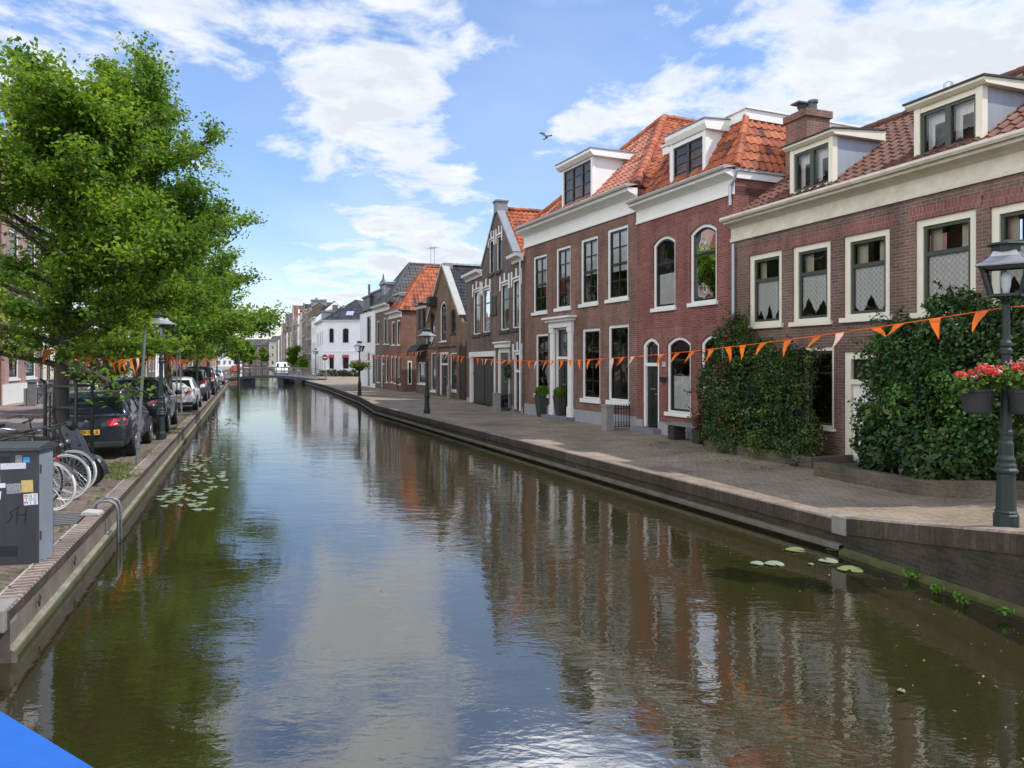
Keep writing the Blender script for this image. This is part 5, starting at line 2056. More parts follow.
lrow = [(42.1, 50.0, 9.6, 'cream_stucco', 'tile_slate', 3, 3, 'cream stucco house right of the pink brick house, behind the big tree'),
        (50.1, 58.0, 8.0, 'white_stucco', 'tile_orange', 3, 2, 'white house on the left bank behind the parked cars'),
        (58.1, 68.0, 9.0, 'brick_russet', 'tile_slate', 4, 3, 'russet brick house on the left bank behind the second tree'),
        (68.1, 80.0, 8.0, 'beige_stucco', 'tile_brown', 4, 2, 'beige house on the left bank behind the third tree'),
        (80.1, 94.0, 9.0, 'brick_umber', 'tile_slate', 4, 3, 'dark brick house on the left bank beside the white bridge'),
        (94.1, 112.0, 8.0, 'white_stucco', 'tile_slate', 5, 2, 'long white house on the left bank beyond the white bridge'),
        (112.1, 134.0, 9.0, 'brick_grey', 'tile_brown', 5, 3, 'grey brick house far along the left bank'),
        (134.1, 165.0, 8.5, 'beige_stucco', 'tile_slate', 6, 3, 'pale house near the far end of the left bank'),
        (165.1, 210.0, 8.5, 'brick_russet', 'tile_slate', 6, 3, 'russet house closing the far end of the left bank')]
for i, (ya, yb, h, m, rm, cl, rw, lab) in enumerate(lrow):
    Hl = House('canal_house', lab, lpt(ya), lpt(yb), 9.0, 'house', 'houses along the left bank')
    st = (h - 0.6) / rw
    fronts(Hl, rw, cl, 0.9, st, st * 0.6, 1.2, door=1)
    Hl.walls(h, m, side_eave=h + 0.36)
    box_cornice(Hl, h, 0.4, 0.4)
    Hl.part('gable_wall', gable_roof(Hl, h + 0.38, 2.6, rm, seed=130 + i, coarse=3.2), m)


# ------------------------------------------------------------------ street lamps
def lamp_parts(root, h=3.1):
    k = h / 3.1
    mb = MB()
    mb.lathe([(r, z) for r, z in [(0.122, 0), (0.122, 0.15), (0.105, 0.165), (0.112, 0.18), (0.098, 0.2), (0.086, 0.6), (0.115, 0.615), (0.118, 0.64), (0.098, 0.665), (0.1, 0.69),
                                  (0.086, 0.72), (0.09, 0.76), (0.072, 0.80), (0.074, 0.93), (0.06, 0.96), (0.058, 1.02), (0.068, 1.03), (0.068, 1.06), (0.055, 1.08),
                                  (0.046, 1.9), (0.062, 1.91), (0.064, 1.95), (0.048, 1.98), (0.06, 2.0), (0.058, 2.03), (0.04, 2.06), (0.034, 2.45), (0.05, 2.47), (0.03, 2.5), (0.03, 2.56)]], 16)
    mb.build('post', 'lamp_green', root, smooth=False)
    zb, zt = 2.55, 2.86
    rb, rt = 0.195, 0.295
    mb = MB()
    for q in range(4):
        a = q * PI / 2
        b = a + PI / 2
        p = lambda r, z, t: (r * math.cos(t), r * math.sin(t), z)
        mb.bar(p(rb, zb, a), p(rt, zt, a), 0.022, 0.022)
        mb.bar(p(rb, zb, a), p(rb, zb, b), 0.024, 0.03)
        mb.bar(p(rt, zt, a), p(rt, zt, b), 0.022, 0.022)
        mb.tube([p(0.02, zb - 0.06, a + PI / 4), p(rb * 0.6, zb, a + PI / 4)], 0.012, 6)
    mb.lathe([(rb * 0.95, zb - 0.015), (rb * 0.95, zb)], 4)
    f = mb.build('lantern_frame', 'lamp_green', root)
    mb = MB()
    mb.lathe([(rb * 0.97, zb + 0.02), (rt * 0.97, zt - 0.01)], 4)
    mb.f = mb.f[:4]
    mb.m, mb.uv, mb.t = mb.m[:4], mb.uv[:4], mb.t[:4]
    mb.build('lantern_glass', 'lantern_glass', f)
    mb = MB()
    mb.lathe([(0.03, zb), (0.035, zb + 0.06), (0.045, zb + 0.1), (0.05, zb + 0.2), (0.03, zb + 0.25)], 10)
    mb.build('lamp_bulb', 'white_glass', f, smooth=True)
    mb = MB()
    mb.lathe([(0.355, zt + 0.005), (0.36, zt + 0.02), (0.27, zt + 0.055), (0.185, zt + 0.115), (0.15, zt + 0.17)], 4)
    mb.build('lantern_roof', 'lamp_roof', f)
    mb = MB()
    mb.lathe([(0.135, zt + 0.17), (0.135, zt + 0.235), (0.18, zt + 0.24), (0.17, zt + 0.262), (0.05, zt + 0.28), (0.02, zt + 0.30)], 12)
    mb.build('lantern_cap', 'lamp_green', f)
    root.scale = (k, k, k)


def ground_at(u, v, zg=0.0):
    y = F * (CAMZ - zg) / (v - 362)
    return Vector(((u - 512) / F * y, y, zg))


zl = 0.30
lp = ground_at(1006, 528, zl)
lampN = thing('street_lamp', 'nearest dark green street lamp with flower pots around its post', 'street lamp', lp, 0.06)
lamp_parts(lampN, 3.1)
lamps = [(427, 413.5, 3.45, 'dark lamp post on the right quay in front of the gabled shop'),
         (359.5, 395.5, 3.4, 'lamp post on the right quay carrying a round flower basket'),
         (315.6, 378.5, 3.8, 'distant lamp post in front of the white corner house'),
         (161, 439.5, 3.4, 'lamp post on the left quay beside the black car, nearest on that side'),
         (197, 407, 3.4, 'lamp post on the left quay beyond the white car'),
         (208, 396.5, 3.4, 'third lamp post along the left quay, beside the dark vans'),
         (217, 388.5, 3.4, 'last lamp post on the left quay before the white bridge')]
LP = {}
for u, v, h, lab in lamps:
    c = copy_tree(lampN)
    c.location = ground_at(u, v)
    c.scale = (h / 3.1,) * 3
    c.rotation_euler = (0, 0, 0.3)
    tag(c, lab, 'street lamp', 'street lamps along the quays')
    LP[u] = c.location.copy()
lampN['group'] = 'street lamps along the quays'

# ------------------------------------------------------------------ hanging flower pots
rn = np.random.default_rng(5)


def flower_mass(root, cs, r, n_leaf, n_head, pink=0.4, size=0.055, zs=0.6, petal=0.016):
    cs = np.array(cs)
    P = cs[rn.integers(0, len(cs), n_leaf)] + rn.normal(size=(n_leaf, 3)) * r * np.array([0.5, 0.5, zs * 0.5])
    Nn = np.tile([0.0, -0.25, 0.9], (n_leaf, 1))
    leaf_mesh('leaves', P, Nn, size, 'leaf_geranium', root, rn, aspect=0.9, jit=0.6)
    C_ = cs[rn.integers(0, len(cs), n_head)] + rn.normal(size=(n_head, 3)) * r * np.array([0.55, 0.55, zs * 0.4]) + np.array([0, -0.03, r * zs * 0.75])
    k = 42
    d = rn.normal(size=(n_head, k, 3))
    d /= np.linalg.norm(d, axis=2)[..., None]
    rad = rn.uniform(0.034, 0.06, (n_head, 1, 1)) * (size / 0.055)
    PP = C_[:, None, :] + d * rad * np.array([1, 1, 0.75])
    mi = np.repeat((rn.uniform(size=n_head) < pink).astype(int), k)
    leaf_mesh('flowers', PP.reshape(-1, 3), d.reshape(-1, 3), petal * 1.5, ['petal_red', 'petal_pink'], root, rn, mi=mi, aspect=0.9, jit=0.3)


fb = thing('flower_pots', 'grey half round pots of red and pink geraniums hung on the nearest lamp post', 'flower pots', lp + Vector((0, 0, 1.22)))
for (px, py, a) in ((-0.30, 0.02, 0), (0.07, -0.22, 1), (0.36, 0.05, 2)):
    mb = MB()
    mb.lathe([(0.115, 0.04), (0.13, 0.06), (0.168, 0.27), (0.18, 0.275), (0.18, 0.31), (0.165, 0.31), (0.16, 0.27)], 20, 0, (px, py, 0))
    mb.build('pot', 'basket_grey', fb, smooth=False)
mb = MB()
mb.tube([(-0.3, 0, 0.2), (0, 0.0, 0.16), (0.36, 0.03, 0.2)], 0.012, 6)
mb.tube([(0.06, -0.2, 0.2), (0, 0, 0.16)], 0.012, 6)
mb.build('bracket', 'lamp_green', fb)
flower_mass(fb, [(-0.44, -0.02, 0.36), (-0.3, -0.05, 0.42), (-0.2, -0.08, 0.42), (0.0, -0.3, 0.44), (0.12, -0.28, 0.48), (0.25, -0.2, 0.45), (0.4, 0.0, 0.44), (0.1, -0.1, 0.5)], 0.17, 1500, 44, 0.38)
fb2 = thing('flower_basket', 'round hanging basket of yellowing flowers on the lamp before the white houses', 'flower basket', LP[359.5] + Vector((0, 0, 1.55)))
mb = MB()
mb.lathe([(0.15, 0), (0.42, 0.25), (0.44, 0.3), (0.4, 0.28)], 16)
mb.build('basket', 'basket_grey', fb2)
flower_mass(fb2, [(0.35 * math.cos(a), 0.35 * math.sin(a), 0.38) for a in (0, 1, 2, 3, 4, 5)] + [(0, -0.2, 0.45)], 0.35, 900, 9, 0.3, size=0.11, petal=0.02)

# ------------------------------------------------------------------ bunting


def bunting(name, label, a, b, sag, n, seed, size=0.26, group=None, w_=0.155):
    a, b = Vector(a), Vector(b)
    root = thing(name, label, 'bunting', a, 0, group)
    rr = random.Random(seed)
    d = b - a

    def pt(t):
        return d * t - Vector((0, 0, 4 * sag * t * (1 - t)))
    mb = MB()
    mb.tube([pt(i / 40) for i in range(41)], 0.006, 5)
    mb.build('string', 'orange_flag', root)
    hd = Vector((d.x, d.y, 0)).normalized()
    side = Vector((-hd.y, hd.x, 0))
    for i in range(n):
        t = (i + 0.6) / (n + 0.2) + rr.uniform(-0.12, 0.12) / n
        p = pt(t)
        sl = (pt(min(t + 0.004, 1)) - pt(max(t - 0.004, 0))).normalized()
        s_ = size * rr.uniform(0.85, 1.15)
        bl = rr.gauss(0.45, 0.22)
        sw = rr.gauss(0.12, 0.22)
        if rr.random() < 0.12:
            bl, sw = rr.uniform(1.0, 1.4), rr.uniform(-0.3, 0.6)
        down = (Vector((0, 0, -1)) * math.cos(bl) + hd * math.sin(bl) * rr.choice((1, 1, 1, -0.4)) + side * sw).normalized()
        mb = MB()
        nseg = 4
        prev = None
        for k in range(nseg + 1):
            f = k / nseg
            wv = side * 0.025 * math.sin(f * 3.2 + i) * s_ / 0.25
            hw = w_ * 0.5 * (1 - f) + 0.002
            c = down * s_ * f + wv
            cur = (c - sl * hw, c + sl * hw)
            if prev:
                mb.face([prev[0], prev[1], cur[1], cur[0]])
            prev = cur
        mb.build('flag', 'pale_flag' if rr.random() < 0.10 else 'orange_flag', root, loc=p)
    return root


ltop = lp + Vector((0, 0, 2.42))
l2 = LP[427] + Vector((0, 0, 2.62))
bunting('bunting', 'long string of orange pennants across the house fronts from the nearest lamp', ltop, l2, 0.52, 48, 3)
bunting('bunting', 'string of orange pennants in front of the orange roof house, between two far lamps', l2, LP[359.5] + Vector((0, 0, 2.6)), 0.15, 30, 4, size=0.3)
bunting('bunting', 'short end of the orange bunting right of the nearest lamp', ltop, ltop + Vector((5.5, -3.5, 1.2)), 0.25, 11, 5)
Ltop = [LP[u] + Vector((0, 0, 2.5)) for u in (161, 197, 208, 217)]
bunting('bunting', 'orange pennants under the big tree, before the first left lamp', (-8.35, 13.6, 2.35), Ltop[0], 0.25, 14, 6, size=0.42, w_=0.26)
bunting('bunting', 'orange pennants over the white car between two left lamps', Ltop[0], Ltop[1], 0.3, 34, 7, size=0.5, w_=0.36)
bunting('bunting', 'orange pennants over the dark vans on the left quay', Ltop[1], Ltop[2], 0.2, 30, 8, size=0.6, w_=0.42)
bunting('bunting', 'orange pennants between the last two left lamps', Ltop[2], Ltop[3], 0.2, 30, 9, size=0.65, w_=0.45)
bunting('bunting', 'orange pennants left of the big tree at the edge of the photo', (-8.45, 13.7, 2.4), (-13.5, 13.0, 2.5), 0.2, 9, 10, size=0.3, w_=0.18)

# ------------------------------------------------------------------ trees


def tree(label, loc, H, R_, seed, n_limb=26, leaves=26000, z0=2.3, group='elms along the left quay', leafsize=0.105, lean=(0, 0), profile=None, trunk_r=0.165, mats='leaf_elm', name='elm_tree', sig=0.19, droop=0.0, gap=None):
    root = thing(name, label, 'tree', loc, 0, group)
    rr = random.Random(seed)
    rng = np.random.default_rng(seed)
    prof = profile or [(0, 0.80), (0.15, 1.0), (0.4, 0.98), (0.65, 0.8), (0.85, 0.52), (1.0, 0.18)]

    def rad(t):
        for (a, ra), (b, rb) in zip(prof, prof[1:]):
            if t <= b:
                return ra + (rb - ra) * (t - a) / (b - a)
        return prof[-1][1]
    mb = MB()
    tp = []
    for i in range(11):
        f = i / 10
        tp.append(Vector((lean[0] * f + 0.10 * math.sin(f * 5 + seed), lean[1] * f + 0.10 * math.cos(f * 4 + seed * 2) - 0.1 * math.cos(seed * 2), H * 0.9 * f)))
    tr = [trunk_r * (1.35 if i == 0 else 1.0) * (1 - 0.86 * (i / 10) ** 1.1) for i in range(11)]
    mb.tube(tp, tr, 10)

    def trunk_at(z):
        f = min(max(z / (H * 0.9), 0), 1) * 10
        i = min(int(f), 9)
        return tp[i].lerp(tp[i + 1], f - i)
    ends = []
    ang = rr.uniform(0, 6)
    br = MB()
    for i in range(n_limb):
        t = (i + 0.3) / n_limb
        z = z0 + (H * 0.86 - z0) * t ** 0.95
        ang += 2.4 + rr.uniform(-0.35, 0.35)
        ln = R_ * rad((z + 0.4 - z0) / (H - z0)) * rr.uniform(0.72, 1.14)
        el = math.radians(9 + 51 * t + rr.uniform(-9, 10)) - droop
        base = trunk_at(z)
        pts = [base]
        dirv = Vector((math.cos(ang) * math.cos(el), math.sin(ang) * math.cos(el), math.sin(el)))
        p = base.copy()
        nseg = 6
        for k in range(nseg):
            dirv = (dirv + Vector((rr.gauss(0, 0.16), rr.gauss(0, 0.16), rr.gauss(0.02, 0.10)))).normalized()
            p = p + dirv * ln / nseg
            pts.append(p.copy())
        r0 = 0.055 * (1 - 0.6 * t) * trunk_r / 0.165 + 0.012
        mb.tube(pts, [r0 * (1 - 0.85 * k / nseg) + 0.004 for k in range(nseg + 1)], 6)
        for k in range(1, nseg + 1):
            for q in range(2 if k < 2 else (3 if k < nseg else 4)):
                b = pts[k] if q else pts[k].lerp(pts[k - 1], 0.5)
                dd = Vector((rr.gauss(0, 1), rr.gauss(0, 1), rr.gauss(0.15, 0.55))).normalized() * 0.8 + dirv * 0.7
                l2_ = rr.uniform(0.35, 0.95) * (0.6 + 0.12 * ln)
                e = b + dd.normalized() * l2_
                br.tube([b, b.lerp(e, 0.5) + Vector((0, 0, 0.04)), e], [0.012, 0.009, 0.003], 4)
                ends.append((b, e, rr.uniform(0.4, 1.5) * (0.06 if gap and gap(e) else 1.0)))
    o_ = len(mb.v)
    mb.v += br.v
    mb.f += [tuple(o_ + q for q in f_) for f_ in br.f]
    mb.m += [1] * len(br.f)
    mb.uv += br.uv
    mb.t += br.t
    mb.build('trunk', ['bark', 'twig'], root, smooth=True)
    B0 = np.array([list(b) for b, e, w_ in ends])
    E0 = np.array([list(e) for b, e, w_ in ends])
    W0 = np.array([w_ for b, e, w_ in ends])
    idx = rng.choice(len(ends), leaves, p=W0 / W0.sum())
    f = rng.uniform(0.1, 1.2, leaves)[:, None]
    P = B0[idx] * (1 - f) + E0[idx] * f + rng.normal(size=(leaves, 3)) * np.array([sig, sig, sig * 0.55])
    P[:, 2] -= 0.03
    Nn = np.tile([0.0, 0.0, 1.0], (leaves, 1))
    tintb = rng.normal(0.5, 0.2, len(ends))[idx]
    tint = np.clip(tintb + rng.normal(0, 0.15, leaves), 0, 1)
    leaf_mesh('crown', P, Nn, leafsize, mats, root, rng, tint=tint, aspect=0.62, jit=0.75)
    return root


def at(u, y, z=0.0):
    return Vector(((u - 512) / F * y, y, z))


tree('big leafy elm at the left edge, its trunk inside the black iron guard', at(68, 13.9), 7.55, 2.5, 4, n_limb=38, leaves=56000, z0=2.0, leafsize=0.108, sig=0.14,
     gap=lambda e: (e.x < -0.4 and 2.7 < e.z < 5.7) or (e.x > 1.3 and e.z > 5.6) or e.z < 2.35)
tree('tall leafy elm standing behind the black car, second in the left row', at(139, 21.4), 10.6, 2.85, 9, n_limb=44, leaves=68000, z0=2.1, leafsize=0.125, sig=0.16, gap=lambda e: e.z < 2.3,
     profile=[(0, 1.05), (0.15, 1.25), (0.3, 1.1), (0.45, 0.95), (0.7, 0.85), (0.88, 0.62), (1.0, 0.25)])
tree('third elm of the left row, spreading low over the canal', at(168, 28.8), 8.0, 4.1, 15, n_limb=28, leaves=34000, leafsize=0.15, z0=2.2, gap=lambda e: e.z < 2.3)
tree('fourth elm of the left row, mostly behind its neighbours', at(183, 37.0), 7.8, 3.6, 22, n_limb=24, leaves=20000, leafsize=0.15)
tree('fifth elm of the left row near the dark vans', at(197, 46.0), 7.8, 3.2, 23, n_limb=22, leaves=14000, leafsize=0.18)
tree('sixth elm of the left row, nearest the white bridge', at(207, 58.0), 7.5, 3.2, 24, n_limb=20, leaves=12000, leafsize=0.2)
tree('small grey green olive tree in front of the left houses', at(97, 31.0), 3.2, 1.2, 41, n_limb=12, leaves=5000, z0=1.3, group=None, leafsize=0.13, trunk_r=0.09, mats='leaf_olive', name='olive_tree', sig=0.16)
tree('low olive tree right of the first one by the left houses', at(108, 33.5), 3.0, 1.0, 43, n_limb=10, leaves=3500, z0=1.2, group=None, leafsize=0.13, trunk_r=0.08, mats='leaf_olive', name='olive_tree', sig=0.16)

# iron guard round the first tree
tg = thing('tree_guard', 'black iron tree guard of posts and rails around the big left tree', 'tree guard', at(69, 13.95), 0.05)
gq = 0.285
for sx in (-gq, gq):
    for sy in (-gq, gq):
        m2 = MB()
        m2.bar((sx, sy, 0), (sx, sy, 1.70), 0.045, 0.045)
        m2.tube([(sx, sy, 1.68), (sx * 1.05, sy * 1.05, 1.76), (sx * 1.22, sy * 1.22, 1.80)], 0.02, 6)
        m2.build('guard_post', 'black_paint', tg)
mb = MB()
for z in (0.55, 1.26, 1.66):
    for a, b in (((-gq, -gq), (gq, -gq)), ((gq, -gq), (gq, gq)), ((gq, gq), (-gq, gq)), ((-gq, gq), (-gq, -gq))):
        mb.bar((a[0], a[1], z), (b[0], b[1], z), 0.02, 0.045)
mb.bar((-0.19, -gq - 0.01, 0.0), (-0.19, -gq - 0.01, 1.5), 0.025, 0.025)
mb.build('guard_rail', 'black_paint', tg)


# ------------------------------------------------------------------ bushes
def bush(name, label, cat, loc, rot, blobs, n, size, mats, seed=1, group=None, twigs=14, jit=0.6, shell=0.22):
    """leaf masses on lumpy volumes: blobs (centre, radii, material slot)"""
    root = thing(name, label, cat, loc, rot, group)
    rng = np.random.default_rng(seed)
    rr = random.Random(seed)
    blobs = list(blobs)
    for b in list(blobs):                       # uneven outline: smaller tufts pushed out of the main masses
        for _ in range(6):
            dv = Vector((rr.gauss(0, 1), rr.gauss(0, 1) - 0.3, rr.gauss(0.35, 1))).normalized()
            c = [b[0][i] + dv[i] * b[1][i] * rr.uniform(0.7, 1.1) for i in range(3)]
            s_ = rr.uniform(0.22, 0.5)
            blobs.append((c, [b[1][0] * s_, b[1][1] * s_, b[1][2] * s_ * rr.uniform(0.8, 1.5)], rr.choice([b[2] if len(b) > 2 else 0, rr.randrange(len(mats))])))
    C_ = np.array([b[0] for b in blobs], float)
    Rr = np.array([b[1] for b in blobs], float)
    ms = np.array([b[2] if len(b) > 2 else 0 for b in blobs])
    vol = (Rr[:, 0] * Rr[:, 1] + Rr[:, 1] * Rr[:, 2] + Rr[:, 0] * Rr[:, 2])
    idx = rng.choice(len(blobs), n, p=vol / vol.sum())
    d = rng.normal(size=(n, 3))
    d /= np.linalg.norm(d, axis=1)[:, None]
    lump = 1 + 0.13 * np.sin(d[:, 0] * 7 + idx) * np.sin(d[:, 2] * 6 + idx * 2) + 0.10 * np.sin(d[:, 1] * 11 + d[:, 2] * 9)
    rad = lump * (1 - np.abs(rng.normal(0, shell, n)))
    P = C_[idx] + d * Rr[idx] * rad[:, None]
    ok = P[:, 2] > 0.02
    P, d, idx = P[ok], d[ok], idx[ok]
    Nn = d * 0.8 + np.array([0, 0, 0.55])
    # loose shoots that leave the mass
    ns = max(10, n // 330)
    sp, sn, si = [], [], []
    tw = MB()
    for _ in range(ns):
        j = rr.randrange(len(blobs))
        b = blobs[j]
        dv = Vector((rr.gauss(0, 1), rr.gauss(-0.35, 0.8), rr.gauss(0.35, 0.9))).normalized()
        p = Vector([b[0][i] + dv[i] * b[1][i] * 0.9 for i in range(3)])
        v = (dv + Vector((rr.gauss(0, 0.3), rr.gauss(0, 0.3), rr.uniform(0.0, 0.9)))).normalized()
        ln = rr.uniform(0.15, 0.5)
        pts = [p]
        for k in range(5):
            v = (v + Vector((rr.gauss(0, 0.12), rr.gauss(0, 0.12), -0.12))).normalized()
            pts.append(pts[-1] + v * ln / 5)
        if min(q.z for q in pts) < 0.05:
            continue
        tw.tube(pts, [0.006, 0.005, 0.005, 0.004, 0.003, 0.002], 4)
        for k in range(int(6 + ln * 26)):
            f = rr.uniform(0.1, 1.0) * 5
            q = pts[int(min(f, 4))].lerp(pts[int(min(f, 4)) + 1], f - int(min(f, 4)))
            sp.append([q.x + rr.gauss(0, 0.03), q.y + rr.gauss(0, 0.03), q.z + rr.gauss(0, 0.03)])
            sn.append([rr.gauss(0, 0.5), rr.gauss(-0.3, 0.5), 0.8])
            si.append(j)
    P = np.concatenate([P, np.array(sp)])
    Nn = np.concatenate([Nn, np.array(sn)])
    idx = np.concatenate([idx, np.array(si)])
    tb = rng.normal(0.5, 0.22, len(blobs))
    leaf_mesh('foliage', P, Nn, size, mats, root, rng, mi=ms[idx], jit=jit, aspect=0.6, tint=np.clip(tb[idx] + rng.normal(0, 0.16, len(idx)), 0, 1))
    mb = tw
    for i in range(twigs):
        b = rr.choice(blobs)
        e = Vector(b[0]) + Vector((rr.gauss(0, 0.3) * b[1][0], rr.gauss(0, 0.3) * b[1][1], rr.uniform(0.2, 0.8) * b[1][2]))
        s_ = Vector((e.x + rr.uniform(-0.2, 0.2), e.y + rr.uniform(-0.1, 0.2), 0))
        mb.tube([s_, s_.lerp(e, 0.5) + Vector((rr.gauss(0, 0.08), rr.gauss(0, 0.08), 0)), e], [0.022, 0.016, 0.006], 5)
    if twigs:
        mb.build('stem', 'twig', root)
    return root


Arot = math.atan2(A.d.y, A.d.x)
A0 = (A.p0.x, A.p0.y, 0)


def apos(x, y, z=0.0):
    q = A.p0 + A.d * x + A.n * y
    return Vector((q.x, q.y, z))


bush('climbing_bush', 'tall climbing bush with light green and reddish leaves left of the ground floor window', 'bush', A0, Arot,
     [((0.35, -0.45, 2.45), (0.42, 0.38, 0.62), 0), ((0.95, -0.42, 2.45), (0.5, 0.34, 0.5), 1), ((1.55, -0.38, 2.15), (0.42, 0.28, 0.42), 0), ((0.1, -0.6, 1.55), (0.42, 0.42, 0.7), 0),
      ((0.75, -0.85, 1.45), (0.55, 0.42, 0.65), 1), ((1.35, -0.75, 1.3), (0.5, 0.4, 0.8), 0), ((1.95, -0.6, 1.55), (0.42, 0.32, 0.55), 1), ((0.05, -0.62, 0.75), (0.38, 0.36, 0.55), 2),
      ((0.6, -0.85, 0.6), (0.5, 0.36, 0.5), 0), ((1.25, -1.05, 0.75), (0.42, 0.32, 0.5), 1), ((1.9, -0.75, 0.7), (0.5, 0.36, 0.55), 0), ((2.45, -0.42, 2.0), (0.42, 0.22, 0.35), 1),
      ((0.55, -0.35, 2.95), (0.26, 0.24, 0.36), 1), ((2.9, -0.35, 2.15), (0.35, 0.2, 0.22), 0)],
     25000, 0.072, ['leaf_ivy', 'leaf_shrub', 'leaf_red'], seed=51)
bush('bamboo_bush', 'thin loose shrub in front of the dark ground floor window', 'bush', A0, Arot,
     [((2.35, -0.65, 1.1), (0.45, 0.35, 0.9), 1), ((2.95, -0.6, 0.7), (0.42, 0.3, 0.55), 1), ((2.7, -0.6, 1.7), (0.5, 0.28, 0.5), 0), ((3.3, -0.6, 0.45), (0.3, 0.3, 0.4), 1), ((2.75, -0.75, 1.2), (0.55, 0.2, 0.95), 0), ((3.15, -0.7, 1.6), (0.35, 0.2, 0.5), 1)], 9000, 0.07, ['leaf_ivy', 'leaf_shrub'], seed=52, shell=0.4)
bush('low_hedge', 'low leafy ground plants along the front of the raised brick bed', 'plants', A0, Arot,
     [((0.5 + 0.38 * i, -0.95 - 0.1 * (i % 3), 0.30 + 0.06 * (i % 2)), (0.32, 0.26, 0.22 + 0.06 * (i % 3)), i % 2) for i in range(9)], 5200, 0.055, ['leaf_ivy', 'leaf_shrub'], seed=53, twigs=0)
bush('ivy_bush', 'large dark evergreen bush filling the front garden behind the flower lamp', 'bush', A0, Arot,
     [((4.95, -0.45, 2.05), (0.5, 0.4, 0.6), 0), ((5.55, -0.6, 1.95), (0.6, 0.5, 0.8), 1), ((5.3, -0.75, 0.95), (0.55, 0.42, 0.75), 0), ((6.15, -0.75, 2.1), (0.6, 0.5, 0.75), 0),
      ((6.0, -1.15, 1.05), (0.7, 0.42, 0.7), 1), ((6.95, -0.75, 2.05), (0.7, 0.55, 0.85), 0), ((7.0, -1.05, 0.95), (0.7, 0.5, 0.8), 1), ((6.5, -1.0, 1.55), (0.5, 0.4, 0.5), 0), ((8.0, -0.9, 1.6), (0.9, 0.6, 1.2), 0),
      ((6.6, -0.7, 2.75), (0.55, 0.4, 0.45), 0), ((5.7, -0.6, 2.5), (0.5, 0.4, 0.35), 0), ((7.8, -0.7, 2.7), (0.6, 0.45, 0.4), 0), ((8.8, -0.8, 1.5), (0.7, 0.6, 1.2), 0)],
     36000, 0.082, ['leaf_ivy', 'leaf_laurel'], seed=54, twigs=24)
bush('laurel_bush', 'lighter glossy leaved shrub low in front of the large dark bush', 'bush', A0, Arot,
     [((5.7, -1.35, 0.62), (0.5, 0.3, 0.4), 0), ((6.3, -1.42, 0.72), (0.5, 0.3, 0.42), 0), ((7.0, -1.42, 0.62), (0.5, 0.3, 0.42), 0), ((6.0, -1.2, 1.15), (0.45, 0.3, 0.35), 0)],
     4200, 0.13, ['leaf_ivy'], seed=55, twigs=8, jit=0.5)

# raised bed and garden wall
rb_ = thing('raised_bed', 'low brick raised bed holding the climbing bush', 'planter', A0, Arot)
mb = MB()
mb.box(0.3, 3.85, -1.12, -1.0, -0.1, 0.22)
mb.box(0.3, 0.42, -1.0, -0.02, -0.1, 0.22)
mb.box(3.73, 3.85, -1.0, -0.02, -0.1, 0.22)
mb.build('wall', 'garden_wall_brick', rb_, bevel=0.01)
mb = MB()
mb.box(0.42, 3.73, -1.0, -0.02, -0.1, 0.16)
mb.build('soil', 'soil', rb_)
gw = thing('garden_wall', 'low mossy brick garden wall under the large dark bush', 'garden wall', A0, Arot)
mb = MB()
n = 12
for i in range(n):
    xa, xb = 4.55 + 4.9 * i / n, 4.55 + 4.9 * (i + 1) / n
    za = ramp(*apos(xa, -1.6).xy)
    zb2 = ramp(*apos(xb, -1.6).xy)
    v = [(xa, -1.72, -0.2), (xb, -1.72, -0.2), (xb, -1.5, -0.2), (xa, -1.5, -0.2), (xa, -1.72, 0.25 + za), (xb, -1.72, 0.25 + zb2), (xb, -1.5, 0.25 + zb2), (xa, -1.5, 0.25 + za)]
    mb.faces(v, [(4, 5, 6, 7), (0, 1, 5, 4), (2, 3, 7, 6)] + ([(3, 0, 4, 7)] if i == 0 else []) + ([(1, 2, 6, 5)] if i == n - 1 else []))
mb.build('wall', 'garden_wall_brick', gw)
mb = MB()
mb.box(4.55, 9.4, -1.5, -0.02, -0.2, 0.2)
mb.build('soil', 'soil', gw)

# ------------------------------------------------------------------ small things before the houses on the right


def box_planter(label, u, v, h, w_, ball, seed):
    p = ground_at(u, v)
    r = thing('plant_pot', label, 'plant pot', p, Arot, 'tall pots beside the white doorway')
    mb = MB()
    hw0, hw1 = w_ * 0.33, w_ * 0.5
    pr = [(hw0, 0.0), (hw1, h - 0.03), (hw1 + 0.012, h - 0.03), (hw1 + 0.012, h), (hw1 - 0.03, h), (hw1 - 0.03, h - 0.05)]
    mb.lathe([(a * 1.414, z) for a, z in pr], 4, rot=PI / 4)
    mb.build('pot', 'planter_grey', r, bevel=0.0)
    rng = np.random.default_rng(seed)
    n = 2600
    d = rng.normal(size=(n, 3))
    d /= np.linalg.norm(d, axis=1)[:, None]
    P = d * ball * (1 - np.abs(rng.normal(0, 0.12, n)))[:, None] * np.array([1.1, 1.1, 0.85]) * (1 + 0.1 * np.sin(d[:, :1] * 9) * np.sin(d[:, 2:] * 8)) + np.array([0, 0, h + ball * 0.45])
    P = P[P[:, 2] > h - 0.03]
    leaf_mesh('foliage', P, np.tile([0, 0, 1.0], (len(P), 1)), 0.05, 'leaf_box', r, rng, jit=0.9)


